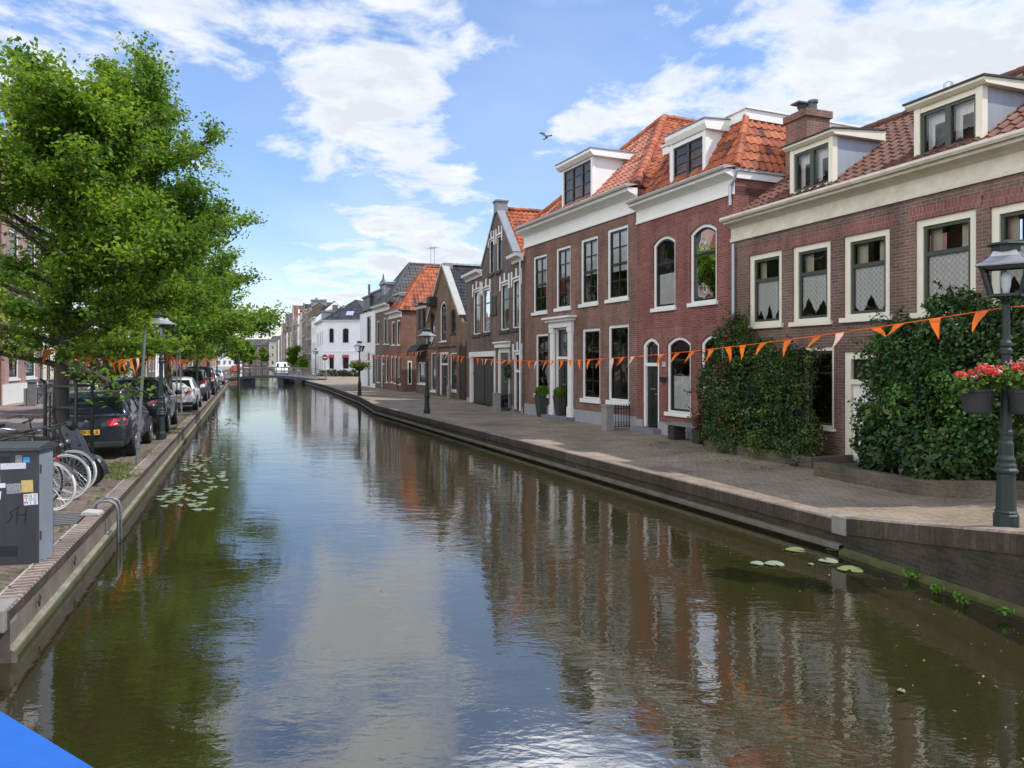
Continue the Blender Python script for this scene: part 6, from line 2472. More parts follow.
box_planter('tall grey tapered pot of bright green box, left of the white doorway', 542.5, 416.7, 0.84, 0.5, 0.27, 61)
box_planter('tall grey tapered pot of bright green box, in front of the black door', 561.5, 418.8, 0.84, 0.5, 0.28, 62)
up_ = ground_at(502, 409.5)
r = thing('urn', 'dark footed urn with small plant in front of the white door', 'plant pot', up_)
mb = MB()
mb.lathe([(0.16, 0), (0.16, 0.04), (0.07, 0.1), (0.1, 0.2), (0.2, 0.42), (0.24, 0.46), (0.2, 0.46)], 14)
mb.build('pot', 'black_paint', r)
rng = np.random.default_rng(63)
P = rng.normal(size=(500, 3)) * np.array([0.12, 0.12, 0.06]) + np.array([0, 0, 0.52])
leaf_mesh('foliage', P, np.tile([0, 0, 1.0], (500, 1)), 0.06, 'leaf_shrub', r, rng, jit=0.9)
wr = thing('wreath', 'round dark green wreath hanging beside the white door', 'wreath', (D.p0 + D.d * D.X(509.8) + D.n * -0.12).to_3d() + Vector((0, 0, 1.75)), math.atan2(D.d.y, D.d.x))
rng = np.random.default_rng(64)
a = rng.uniform(0, 2 * PI, 900)
P = np.stack([np.cos(a) * 0.2, np.zeros(900), np.sin(a) * 0.26], 1) + rng.normal(size=(900, 3)) * 0.05
leaf_mesh('foliage', P, rng.normal(size=(900, 3)), 0.06, 'leaf_ivy', wr, rng)


def stoop(label, H, x, out):
    r = thing('stoop_railing', label, 'railing', (H.p0 + H.d * x).to_3d(), math.atan2(H.d.y, H.d.x), 'stone posts with iron railings')
    mb = MB()
    mb.box(-0.14, 0.14, -out - 0.14, -out + 0.14, -0.1, 0.74)
    mb.box(-0.16, 0.16, -out - 0.16, -out + 0.16, 0.74, 0.80)
    mb.build('stone_post', 'grey_stone', r, bevel=0.012)
    mb = MB()
    n = 7
    for i in range(n):
        y = -out + 0.2 + (out - 0.25) * i / (n - 1)
        mb.tube([(0, y, 0.02), (0, y, 0.72)], 0.011, 6)
        mb.lathe([(0.011, 0), (0.025, 0.03), (0.004, 0.09)], 6, 0, (0, y, 0.72))
        if i < n - 1:
            dy = (out - 0.25) / (n - 1) / 2
            for zc in (0.2, 0.58):
                mb.tube([(0, y + dy + 0.04 * math.cos(t), zc + 0.05 * math.sin(t)) for t in [k * PI / 4 for k in range(8)]], 0.007, 4, closed=True)
    for z in (0.1, 0.66):
        mb.box(-0.012, 0.012, -out + 0.14, -0.03, z, z + 0.025)
    mb.build('iron_railing', 'black_paint', r)


stoop('grey stone post with curly iron railing left of the black house door', C, WC - 0.35, 0.85)
stoop('grey stone post with iron railing beside the green door of the gabled house', D, WD - 1.45, 0.7)
# bench
bq = B.p0 + B.d * B.X(689, -0.45) + B.n * -0.45
r = thing('bench', 'dark grey bench with block ends under the arched window', 'bench', (bq.x, bq.y, 0), math.atan2(B.d.y, B.d.x))
mb = MB()
mb.box(-0.75, 0.75, -0.24, 0.2, 0.40, 0.46)
mb.build('seat', 'bluestone', r, bevel=0.01)
for sx in (-0.66, 0.40):
    mb = MB()
    mb.box(sx, sx + 0.28, -0.2, 0.16, -0.05, 0.399)
    for k in range(3):
        mb.box(sx - 0.01, sx + 0.29, -0.21, 0.17, 0.04 + 0.12 * k, 0.11 + 0.12 * k)
    mb.build('leg', 'brown_wood', r)
# pots in front of the far houses
rr = random.Random(8)
for i, (u, v, lab) in enumerate(((379, 386.0, 'grey pot with purple plant before the slate roofed house'), (383.5, 386.8, 'grey pot by the dark door of the slate roofed house'),
                                 (373.0, 383.8, 'leafy green tub at the white house door'), (393, 389.2, 'round grey pot under the narrow windows, left one'), (396.5, 390.2, 'round grey pot under the narrow windows, middle one'),
                                 (400.5, 391.2, 'round grey pot under the narrow windows, right one'), (406.5, 391.0, 'squat tub with trailing plant at the corner of the orange roofed house'))):
    p = ground_at(u, v)
    r = thing('plant_pot', lab, 'plant pot', p, 0, 'pots along the far fronts')
    mb = MB()
    mb.lathe([(0.22, 0), (0.3, 0.35), (0.33, 0.6), (0.28, 0.6)], 12)
    mb.build('pot', 'planter_grey' if i % 2 else 'grey_stone', r)
    rng = np.random.default_rng(70 + i)
    P = rng.normal(size=(350, 3)) * np.array([0.2, 0.2, 0.14]) + np.array([0, 0, 0.78])
    leaf_mesh('foliage', P, np.tile([0, 0, 1.0], (350, 1)), 0.11, ['leaf_shrub', 'leaf_box', 'leaf_ivy'][i % 3], r, rng, jit=0.9)
for u, v, lab in ((431, 394.5, 'short stone bollard at the left of the shop window'), (449, 398.5, 'short stone bollard beside the shop door')):
    p = ground_at(u, v)
    mb = MB()
    mb.lathe([(0.14, 0), (0.14, 0.7), (0.1, 0.78), (0.02, 0.8)], 10)
    tag(mb.build('bollard', 'grey_stone', loc=p), lab, 'bollard', 'stone bollards before the shop')
mb = MB()
mb.box(-0.42, 0.42, -0.26, 0.26, 0.004, 0.009)
hp = ground_at(669, 469.5)
tag(mb.build('cellar_hatch', 'rust_patch', loc=(hp.x, hp.y, 0.0), rotz=-1.14), 'rust red patch of paving set in the street before the bench', 'paving patch')
# round red sign by the far corner house
sp = ground_at(325, 382)
r = thing('road_sign', 'small round red sign on a thin pole before the white corner house', 'sign', sp)
mb = MB()
mb.tube([(0, 0, 0), (0, 0, 2.9)], 0.035, 8)
mb.build('pole', 'galvanised', r)
mb = MB()
mb.lathe([(0.32, -0.05), (0.32, -0.03)], 18, 0, (0, 0, 2.6), axis='y')
mb.build('sign_plate', 'sign_red', r)
mb = MB()
mb.box(-0.22, 0.22, -0.056, -0.051, 2.55, 2.65)
mb.build('sign_bar', 'white_paint', r)
# hedge and parked bikes under the corner house
bush('hedge', 'dark hedge at the foot of the white corner house', 'hedge', (-28.0, 105.3, 0), -0.18, [((0.6 * i + 0.2, 0, 0.42), (0.5, 0.4, 0.5)) for i in range(10)], 2600, 0.22, ['leaf_ivy'], seed=81, twigs=6)
for i, (u, y, hh, lab) in enumerate(((303, 116, 2.6, 'small tree in front of the tall beige house'), (294, 140, 5.0, 'tree in the distance on the right bank'), (262, 300, 8.0, 'tree crown at the far end of the canal'), (250, 250, 8.0, 'tree at the far end of the left bank'),
                                     (236, 150, 7.0, 'round tree behind the white bridge on the left bank'), (243, 190, 7.5, 'tree farther behind the white bridge on the left bank'))):
    tree(lab, at(u, y), hh, hh * 0.33, 140 + i, n_limb=14, leaves=3500, z0=hh * 0.3, group='far trees along the canal', leafsize=hh * 0.07, trunk_r=0.14, sig=0.3)


# ------------------------------------------------------------------ cars
def car(label, loc, head, body, L_=4.25, W_=1.74, H_=1.44, kind='hatch', plate=None, group='cars parked along the left quay', rails=False, rail_m='steel'):
    """x runs from the rear bumper (0) to the nose; head is the direction of travel"""
    r = thing('parked_car', label, 'car', loc, math.atan2(head[1], head[0]), group)
    k = L_ / 4.25
    kz = H_ / 1.44
    w = W_ / 1.74
    belt = 0.95 * kz

    def loft(st, n_half, name, m, sub):
        mb = MB()
        secs = []
        for x, pts in st:
            full = [(x * k, y * w, z * kz) for y, z in pts] + [(x * k, -y * w, z * kz) for y, z in pts[::-1]]
            secs.append(full)
        n = len(secs[0])
        v = [p for s_ in secs for p in s_]
        f = []
        for i in range(len(secs) - 1):
            for j in range(n):
                j2 = (j + 1) % n
                f.append((i * n + j, i * n + j2, (i + 1) * n + j2, (i + 1) * n + j))
        f.append(tuple(range(n)))
        f.append(tuple((len(secs) - 1) * n + j for j in range(n))[::-1])
        mb.faces(v, f)
        return mb.build(name, m, r, smooth=True, merge=True, subsurf=sub)

    def sec(hw, z0, z1, tuck=0.06):
        return [(0.0, z0), (hw * 0.8, z0), (hw * 0.96, z0 + 0.05), (hw, z0 + (z1 - z0) * 0.35), (hw * 0.995, z0 + (z1 - z0) * 0.62), (hw * 0.965, z1 - 0.03), (hw * 0.88, z1), (0.0, z1 + 0.01)]
    van = kind in ('suv', 'van')
    tz = 0.02 if van else 0.0
    lower = [(0.0, sec(0.66, 0.40, 0.74)), (0.02, sec(0.76, 0.34, 0.84)), (0.09, sec(0.82, 0.28, 0.95)), (0.22, sec(0.85, 0.24, 0.985)), (0.7, sec(0.868, 0.22, 0.975)), (1.6, sec(0.87, 0.2, 0.955)),
             (2.7, sec(0.87, 0.2, 0.93)), (3.3, sec(0.86, 0.22, 0.9)), (3.8, sec(0.82, 0.24, 0.82)), (4.1, sec(0.74, 0.28, 0.7)), (4.22, sec(0.62, 0.34, 0.6)), (4.25, sec(0.5, 0.4, 0.52))]
    loft(lower, 8, 'body', body, 1)
    # greenhouse stations: x, base z, top z, half width base, half width top
    if kind == 'van':
        gh = [(0.10, 0.93, 0.97, 0.80, 0.78), (0.22, 0.93, 1.36, 0.81, 0.70), (0.5, 0.93, 1.43, 0.81, 0.66), (1.5, 0.93, 1.44, 0.81, 0.66), (2.4, 0.92, 1.42, 0.81, 0.65), (2.75, 0.92, 1.32, 0.81, 0.64), (3.35, 0.88, 0.91, 0.80, 0.74)]
    elif kind == 'suv':
        gh = [(0.12, 0.93, 0.97, 0.80, 0.77), (0.36, 0.93, 1.34, 0.81, 0.66), (0.6, 0.93, 1.41, 0.81, 0.63), (1.5, 0.93, 1.44, 0.81, 0.63), (2.2, 0.92, 1.42, 0.81, 0.62), (2.6, 0.92, 1.30, 0.81, 0.62), (3.3, 0.88, 0.91, 0.80, 0.74)]
    else:
        gh = [(0.10, 0.93, 0.98, 0.79, 0.75), (0.42, 0.93, 1.32, 0.80, 0.61), (0.7, 0.93, 1.40, 0.80, 0.59), (1.5, 0.93, 1.44, 0.80, 0.59), (2.1, 0.92, 1.42, 0.80, 0.58), (2.5, 0.92, 1.29, 0.80, 0.59), (3.3, 0.88, 0.91, 0.79, 0.72)]
    st = []
    for x, zb, zt, hb, ht in gh:
        d = min(0.05, (zt - zb) * 0.4)
        st.append((x, [(0.0, zb - 0.06), (hb, zb - 0.05), (hb, zb), (ht + 0.03, zt - d), (ht - 0.05, zt - 0.01), (ht * 0.5, zt + 0.012), (0.0, zt + 0.018)]))
    roof_top = loft(st, 7, 'cabin', body, 0)

    def pane(name, quad, ins=0.07, off=0.012, m='car_glass'):
        q = [Vector((a * k, b * w, c * kz)) for a, b, c in quad]
        c = sum(q, Vector()) / 4
        nrm = (q[1] - q[0]).cross(q[3] - q[0]).normalized()
        if nrm.dot(c - Vector((L_ * 0.42, 0, 0.9))) < 0:
            nrm = -nrm
        q = [p + (c - p).normalized() * ins * min(1, (c - p).length) + nrm * off for p in q]
        mb = MB()
        mb.face(q)
        for a, b in zip(q, q[1:] + q[:1]):
            mb.face([a, b, b - nrm * off * 1.4, a - nrm * off * 1.4])
        return mb.build(name, m, r)
    g0, g1, g2 = gh[0], gh[1], gh[2]
    pane('rear_window', [(g0[0], -g0[3] * 0.9, g0[1] + 0.02), (g0[0], g0[3] * 0.9, g0[1] + 0.02), (g1[0], g1[4] * 0.93, g1[2] + 0.005), (g1[0], -g1[4] * 0.93, g1[2] + 0.005)], 0.05, 0.014)
    e0, e1 = gh[-1], gh[-2]
    pane('windscreen', [(e1[0], -e1[4] * 0.9, e1[2]), (e1[0], e1[4] * 0.9, e1[2]), (e0[0], e0[3] * 0.88, e0[1] + 0.03), (e0[0], -e0[3] * 0.88, e0[1] + 0.03)], 0.05, 0.014)
    for sy in (1, -1):
        for a, b, fa in ((gh[1], gh[3], 0.15), (gh[3], gh[5], 0.03)):
            xa, xb = a[0] + (b[0] - a[0]) * fa, b[0] - 0.06
            za = a[2] if a is not gh[1] else gh[2][2] - 0.03
            pane('side_window', [(xa, sy * a[3], a[1] + 0.02), (xb, sy * b[3], b[1] + 0.02), (xb, sy * (b[4] + 0.03), b[2] - 0.05), (xa + 0.12 * (a is gh[1]), sy * (a[4] + 0.03), za - 0.06)], 0.05, 0.012)
    # wheels
    for x in (0.72, 3.32):
        for sy in (1, -1):
            wh = MB()
            R_ = 0.315 * (1.08 if van else 1)
            wh.lathe([(R_ * 0.6, -0.1), (R_ * 0.92, -0.105), (R_, -0.08), (R_, 0.08), (R_ * 0.92, 0.105), (R_ * 0.66, 0.1)], 24, 0, axis='y')
            o = wh.build('wheel', 'rubber', r, smooth=False, loc=(x * k, sy * (W_ / 2 - 0.085), R_))
            rm = MB()
            rm.lathe([(R_ * 0.67, 0.085 * sy), (R_ * 0.64, 0.104 * sy), (R_ * 0.58, 0.07 * sy), (0.06, 0.075 * sy), (0.05, 0.1 * sy), (0.01, 0.1 * sy)], 24, 0, axis='y')
            for q in range(5):
                a = q * 2 * PI / 5
                rm.bar((0, 0.092 * sy, 0), (R_ * 0.62 * math.cos(a), 0.095 * sy, R_ * 0.62 * math.sin(a)), 0.05, 0.03, up=(0, 1, 0))
            rm.build('rim', 'steel', o)
            ar = MB()
            ar.tube([(R_ * 1.16 * math.cos(a), 0, R_ * 1.16 * math.sin(a)) for a in [PI * q / 12 for q in range(13)]], 0.035, 6)
            ar.build('wheel_arch', 'dark_plastic', r, loc=(x * k, sy * (W_ / 2 - 0.012), R_))
    zl_ = 0.80 * kz
    for sy in (1, -1):
        mb = MB()
        y0, y1 = sy * 0.40 * w, sy * 0.80 * w
        pts = [(y0, zl_ + 0.02), (y0 + sy * 0.05, zl_ - 0.07), (y1 - sy * 0.02, zl_ - 0.06), (y1, zl_ + 0.05), (y1 - sy * 0.06, zl_ + 0.10), (y0 + sy * 0.12, zl_ + 0.085)]
        if van and kind == 'van':
            pts = [(sy * 0.68 * w, zl_ - 0.12), (sy * 0.82 * w, zl_ - 0.12), (sy * 0.80 * w, zl_ + 0.28), (sy * 0.70 * w, zl_ + 0.28)]
        f = [Vector((-0.015 + 0.105 * ((abs(y) / (0.8 * w)) ** 4) - (0.035 if z < zl_ else 0.0), y, z)) for y, z in pts]
        b = [p + Vector((0.14, 0, 0)) for p in f]
        mb.face(f)
        for i in range(len(f)):
            j = (i + 1) % len(f)
            mb.face([f[i], f[j], b[j], b[i]])
        tl = mb.build('tail_light', 'tail_red', r)
        mb = MB()
        q = [f[0].lerp(f[-2], 0.25), f[1].lerp(f[-3], 0.25), f[1].lerp(f[-3], 0.7), f[0].lerp(f[-2], 0.6)] if len(f) > 4 else [f[0].lerp(f[3], 0.1), f[1].lerp(f[2], 0.1), f[1].lerp(f[2], 0.35), f[0].lerp(f[3], 0.35)]
        mb.face([p + Vector((-0.006, 0, -0.01)) for p in q])
        mb.build('lens', 'clear_lens', tl)
        mb = MB()
        mb.box(L_ - 0.25, L_ - 0.16, min(sy * 0.42, sy * 0.66) * w, max(sy * 0.42, sy * 0.66) * w, 0.6 * kz, 0.72 * kz)
        mb.build('headlight', 'clear_lens', r, bevel=0.02)
        mb = MB()
        mb.lathe([(0.02, -0.11), (0.075, -0.08), (0.085, 0.05), (0.05, 0.1)], 10, 0, (2.75 * k, sy * (W_ / 2 + 0.09), 0.98 * kz), axis='y')
        mb.build('wing_mirror', body, r, smooth=True)
        mb = MB()
        for q in range(2):
            xh = (1.15 + q * 1.05) * k
            mb.box(xh, xh + 0.16, min(sy * (W_ / 2 - 0.02), sy * (W_ / 2 + 0.012)), max(sy * (W_ / 2 - 0.02), sy * (W_ / 2 + 0.012)), 0.83 * kz, 0.855 * kz)
        mb.build('door_handle', body, r)
        if rails:
            mb = MB()
            mb.tube([(0.62 * k, sy * 0.56 * w, 1.39 * kz), (0.72 * k, sy * 0.565 * w, 1.455 * kz), (1.4 * k, sy * 0.57 * w, 1.485 * kz), (2.0 * k, sy * 0.56 * w, 1.47 * kz), (2.1 * k, sy * 0.555 * w, 1.41 * kz)], 0.02, 6)
            mb.build('roof_rail', rail_m, r, smooth=True)
    mb = MB()
    mb.box(-0.02, 0.25, -0.72 * w, 0.72 * w, 0.27 * kz, 0.40 * kz)
    mb.build('bumper', 'dark_plastic', r, bevel=0.03)
    mb = MB()
    mb.lathe([(0.012, 0), (0.006, 0.14)], 6, 0, (0.75 * k, 0, 1.41 * kz))
    mb.build('aerial', 'black_paint', r)
    pz = 0.60 * kz
    mb = MB()
    mb.box(-0.036, 0.0, -0.26, 0.26, pz - 0.055, pz + 0.055)
    pl = mb.build('number_plate', 'plate_yellow', r, bevel=0.008)
    if plate:
        text_mesh(plate, 0.115, 'plate_text', 'black_ink', pl, (-0.038, 0, pz), (PI / 2, 0, -PI / 2), 0.001)
    mb = MB()
    mb.lathe([(0.05, -0.025), (0.05, -0.015)], 4, 0, (0.045, 0, 0.82 * kz), axis='x')
    mb.build('badge', 'steel', r)
    return r


hd = (-0.345, 0.939)


def cpos(u, y):
    return Vector(((u - 512) / F * y, y, 0))


car('charcoal estate car with silver roof rails and yellow plate behind the parked bicycles', cpos(86, 15.4), hd, 'car_charcoal', 4.27, 1.73, 1.46, 'hatch', 'G529-XLR', rails=True)
car('black sport utility car parked between the charcoal estate and the white hatchback', cpos(131, 20.9), hd, 'car_black', 4.5, 1.84, 1.64, 'suv', '7-SVB-23', rails=True)
car('white hatchback parked beyond the black car', cpos(174.5, 30.6), hd, 'car_white', 4.1, 1.72, 1.46, 'hatch', 'H-913-K')
car('dark grey people carrier parked in front of the white hatchback', cpos(188, 38.0), hd, 'car_grey', 4.5, 1.8, 1.72, 'van', '')
car('tall black van parked behind the grey people carrier', cpos(198.5, 45.0), hd, 'car_black', 4.7, 1.85, 1.85, 'van', '')
car('grey car last in the parked row on the left quay', cpos(205, 52.5), hd, 'car_silver', 4.3, 1.75, 1.5, 'hatch', '')
car('small silver car parked near the white bridge on the left bank', cpos(214, 66), hd, 'car_silver', 4.1, 1.7, 1.48, 'hatch', '')
car('red car at the far end of the canal beyond the bridge', (-50.0, 130.0, 0), hd, 'car_red', 4.1, 1.7, 1.48, 'hatch', '', group='distant cars')
vx = at(281.5, 108.0)
car('white van with dark windows on the right bank behind the bridge', vx, (0.3, -0.95), 'car_white', 4.9, 1.9, 2.1, 'van', '', group='distant cars')

# ------------------------------------------------------------------ bicycles


def bicycle(label, loc, rot, frame, tyre='rubber', lean=0.0, steer=0.0, group='bicycles beside the electricity cabinet', basket=False, panniers=None):
    r = thing('bicycle', label, 'bicycle', loc, rot, group)
    r.rotation_euler = (lean, 0, rot)
    Rw = 0.345

    def wheel(x, st):
        mb = MB()
        mb.tube([(Rw * math.cos(a), 0, Rw * math.sin(a)) for a in [2 * PI * i / 40 for i in range(40)]], 0.0165, 8, closed=True)
        o = mb.build('wheel', tyre, r, smooth=True, loc=(x, 0, Rw), rotz=st)
        mb = MB()
        mb.tube([(Rw * 0.93 * math.cos(a), 0, Rw * 0.93 * math.sin(a)) for a in [2 * PI * i / 40 for i in range(40)]], 0.012, 6, closed=True)
        for i in range(28):
            a = 2 * PI * i / 28
            s_ = 0.028 if i % 2 else -0.028
            mb.tube([(0.02 * math.cos(a + 1.2), s_, 0.02 * math.sin(a + 1.2)), (Rw * 0.92 * math.cos(a), 0, Rw * 0.92 * math.sin(a))], 0.0022, 3, caps=False)
        mb.lathe([(0.022, -0.04), (0.026, 0.0), (0.022, 0.04)], 10, 0, axis='y')
        mb.build('rim', 'steel', o)
        mb = MB()
        pts = [(x + (Rw + 0.035) * math.cos(a) * math.cos(st), (Rw + 0.035) * math.cos(a) * math.sin(st), Rw + (Rw + 0.035) * math.sin(a)) for a in [math.radians(d) for d in range(20, 190, 12)]]
        if x > 0:
            pts = [(x + (Rw + 0.035) * math.cos(a) * math.cos(st), (Rw + 0.035) * math.cos(a) * math.sin(st), Rw + (Rw + 0.035) * math.sin(a)) for a in [math.radians(d) for d in range(30, 180, 12)]]
        for a, b in zip(pts, pts[1:]):
            mb.bar(a, b, 0.045, 0.006, up=(0, 0, 1) if abs(a[0] - x) < 0.25 else (1, 0, 0))
        mb.build('mudguard', frame, r)
    wheel(0.54, steer)
    wheel(-0.54, 0)
    mb = MB()
    bb, seat, head_t, head_b, ax_ = (-0.06, 0, 0.30), (-0.24, 0, 0.86), (0.33, 0, 0.86), (0.37, 0, 0.70), (-0.54, 0, Rw)
    for a, b, rd in ((bb, seat, 0.017), (bb, head_b, 0.019), ((-0.2, 0, 0.72), head_t, 0.016), (head_t, head_b, 0.021)):
        mb.tube([a, b], rd, 8)
    for sy in (-0.05, 0.05):
        mb.tube([bb, (ax_[0], sy, ax_[2])], 0.010, 6)
        mb.tube([(-0.21, 0, 0.78), (ax_[0], sy, ax_[2])], 0.009, 6)
    mb.build('frame', frame, r)
    mb = MB()
    for sy in (-0.05, 0.05):
        mb.tube([(0.375, sy * 0.6, 0.70), (0.41, sy, 0.66), (0.54, sy, Rw)], 0.012, 6)
    mb.build('fork', frame, r)
    mb = MB()
    mb.tube([(0.32, 0, 0.85), (0.27, 0, 1.06)], 0.013, 6)
    hb = [(0.06, -0.30, 1.06), (0.17, -0.29, 1.09), (0.27, -0.18, 1.11), (0.28, 0, 1.06), (0.27, 0.18, 1.11), (0.17, 0.29, 1.09), (0.06, 0.30, 1.06)]
    mb.tube(hb, 0.012, 8)
    h = mb.build('handlebar', 'steel' if frame == 'steel' else 'dark_plastic', r, smooth=True)
    mb = MB()
    for sy in (-1, 1):
        mb.tube([(0.03, sy * 0.302, 1.052), (0.14, sy * 0.295, 1.085)], 0.018, 8)
        mb.tube([(0.24, sy * 0.2, 1.10), (0.20, sy * 0.25, 1.06)], 0.006, 5)
    mb.build('grip', 'dark_plastic', h)
    mb = MB()
    mb.tube([(-0.24, 0, 0.86), (-0.26, 0, 0.95)], 0.013, 6)
    for s_ in range(1):
        mb.prism_z([(-0.42, -0.1), (-0.40, -0.11), (-0.28, -0.06), (-0.13, -0.02), (-0.12, 0.0), (-0.13, 0.02), (-0.28, 0.06), (-0.40, 0.11), (-0.42, 0.1)], 0.95, 1.01)
    mb.build('saddle', 'saddle_leather', r, bevel=0.012)
    mb = MB()
    mb.lathe([(0.09, 0.05), (0.09, 0.056)], 18, 0, bb, axis='y')
    mb.bar((bb[0], 0.07, bb[2]), (bb[0] + 0.1, 0.07, bb[2] - 0.14), 0.02, 0.015)
    mb.bar((bb[0], -0.07, bb[2]), (bb[0] - 0.1, -0.07, bb[2] + 0.14), 0.02, 0.015)
    mb.box(bb[0] + 0.07, bb[0] + 0.14, 0.06, 0.15, bb[2] - 0.16, bb[2] - 0.14)
    mb.box(bb[0] - 0.14, bb[0] - 0.07, -0.15, -0.06, bb[2] + 0.13, bb[2] + 0.15)
    mb.build('crank', 'dark_plastic', r)
    mb = MB()
    for sy in (-0.06, 0.06):
        mb.tube([(-0.28, sy, 0.74), (-0.75, sy, 0.74)], 0.007, 5)
        mb.tube([(-0.70, sy, 0.74), (-0.55, sy, Rw)], 0.006, 5)
    for q in range(5):
        mb.tube([(-0.35 - 0.1 * q, -0.06, 0.74), (-0.35 - 0.1 * q, 0.06, 0.74)], 0.005, 5)
    mb.build('luggage_rack', 'dark_plastic', r)
    mb = MB()
    mb.lathe([(0.012, 0.0), (0.032, 0.02), (0.034, 0.05)], 10, 0, (0.42, 0, 0.84), axis='x')
    mb.build('headlamp', 'steel', r)
    mb = MB()
    mb.box(-0.80, -0.77, -0.03, 0.03, 0.66, 0.71)
    mb.build('tail_lamp', 'tail_red', r)
    if basket:
        mb = MB()
        for z in (0.86, 0.95, 1.04, 1.12):
            e = 0.17 + (z - 0.86) * 0.15
            mb.tube([(0.52 - e * 0.8, -e, z), (0.52 + e * 0.8, -e, z), (0.52 + e * 0.8, e, z), (0.52 - e * 0.8, e, z)], 0.006, 4, closed=True)
        for q in range(10):
            y = -0.17 + 0.34 * q / 9
            mb.tube([(0.66, y, 0.86), (0.69, y * 1.2, 1.12)], 0.004, 4)
            mb.tube([(0.38, y, 0.86), (0.35, y * 1.2, 1.12)], 0.004, 4)
        mb.build('basket', 'dark_plastic', r)
    return r


bicycle('bicycle with worn cream tyres standing nearest the electricity cabinet', (-7.10, 10.30, 0), -0.02, 'grey_plastic', 'white_tyre', lean=0.06, steer=-0.05)
bicycle('black bicycle with bright white tyres, second from the cabinet', (-7.40, 11.05, 0), 0.03, 'black_paint', 'white_tyre', lean=-0.05, steer=0.08)
bicycle('dark bicycle with white tyres beside the scooter', (-7.62, 11.65, 0), 0.0, 'dark_plastic', 'white_tyre', lean=0.03, steer=0.05)
bicycle('silver bicycle facing away, its white handlebar above the cabinet', (-7.55, 10.75, 0), PI - 0.1, 'steel', 'rubber', lean=0.05, steer=0.3)
bicycle('black bicycle with a wire front basket at the left edge of the photo', (-8.25, 11.3, 0), PI - 0.05, 'black_paint', 'rubber', lean=-0.04, basket=True)
bicycle('dark bicycle leaning against the iron tree guard', (-9.2, 13.2, 0), 1.0, 'black_paint', 'rubber', lean=0.1)

# ------------------------------------------------------------------ scooter
s = thing('scooter', 'grey motor scooter with a tall leg shield behind the bicycles', 'scooter', (-7.88, 12.3, 0), -0.02)
mb = MB()
mb.lathe([(0.14, -0.05), (0.23, -0.055), (0.255, -0.03), (0.255, 0.03), (0.23, 0.055), (0.14, 0.05)], 24, axis='y')
fw_ = mb.build('wheel', 'rubber', s, loc=(0.66, 0, 0.255))
mb = MB()
mb.lathe([(0.14, -0.052), (0.03, -0.03), (0.03, 0.03), (0.14, 0.052)], 18, axis='y')
mb.build('rim', 'dark_plastic', fw_)
mb = MB()
mb.lathe([(0.14, -0.05), (0.23, -0.055), (0.255, -0.03), (0.255, 0.03), (0.23, 0.055), (0.14, 0.05)], 24, axis='y')
mb.build('wheel', 'rubber', s, loc=(-0.60, 0, 0.255))
mb = MB()
pts = [(0.66 + 0.30 * math.cos(a), 0.255 + 0.30 * math.sin(a)) for a in [math.radians(d) for d in range(-5, 170, 14)]]
for (xa, za), (xb, zb) in zip(pts, pts[1:]):
    mb.face([(xa, -0.075, za - 0.03), (xa, 0.075, za - 0.03), (xb, 0.075, zb - 0.03), (xb, -0.075, zb - 0.03)])
    mb.face([(xa, -0.05, za), (xa, 0.05, za), (xb, 0.05, zb), (xb, -0.05, zb)])
    mb.face([(xa, 0.05, za), (xa, 0.075, za - 0.03), (xb, 0.075, zb - 0.03), (xb, 0.05, zb)])
    mb.face([(xa, -0.05, za), (xa, -0.075, za - 0.03), (xb, -0.075, zb - 0.03), (xb, -0.05, zb)])
mb.build('mudguard', 'scooter_grey', s)
mb = MB()
lev = [(0.62, 0.42, 0.12), (0.56, 0.55, 0.2), (0.46, 0.75, 0.23), (0.36, 0.95, 0.19), (0.30, 1.04, 0.11)]
for (xa, za, wa), (xb, zb, wb) in zip(lev, lev[1:]):
    for o in (0.0, -0.05):
        mb.face([(xa + o, -wa, za), (xa + o + 0.05, 0, za), (xb + o + 0.05, 0, zb), (xb + o, -wb, zb)])
        mb.face([(xa + o + 0.05, 0, za), (xa + o, wa, za), (xb + o, wb, zb), (xb + o + 0.05, 0, zb)])
    for sg in (-1, 1):
        mb.face([(xa, sg * wa, za), (xa - 0.05, sg * wa, za), (xb - 0.05, sg * wb, zb), (xb, sg * wb, zb)])
mb.build('leg_shield', 'scooter_grey', s)
mb = MB()
mb.prism([(0.5, 0.28), (0.5, 0.36), (0.0, 0.34), (-0.1, 0.55), (-0.2, 0.72), (-0.75, 0.76), (-0.86, 0.6), (-0.7, 0.42), (-0.3, 0.26)], -0.17, 0.17)
mb.build('body', 'scooter_grey', s, bevel=0.03)
mb = MB()
mb.box(-0.72, -0.12, -0.14, 0.14, 0.75, 0.84)
mb.build('seat', 'saddle_leather', s, bevel=0.03)
mb = MB()
mb.tube([(0.40, 0, 0.95), (0.30, 0, 1.06)], 0.03, 8)
mb.tube([(0.22, -0.33, 1.10), (0.30, -0.15, 1.09), (0.30, 0.15, 1.09), (0.22, 0.33, 1.10)], 0.016, 8)
mb.tube([(0.28, -0.25, 1.1), (0.27, -0.33, 1.28)], 0.007, 5)
mb.lathe([(0.055, 0), (0.06, 0.015)], 12, 0, (0.27, -0.34, 1.32), axis='x')
mb.build('handlebar', 'black_paint', s)
mb = MB()
mb.lathe([(0.1, -0.06), (0.085, 0.05), (0.03, 0.065)], 14, 0, (0.36, 0, 1.04), axis='x')
mb.build('headlight', 'black_paint', s)
mb = MB()
mb.lathe([(0.05, 0.0), (0.05, 0.02)], 12, 0, (0.595, -0.1, 0.57), axis='x')
mb.build('badge', 'steel', s)

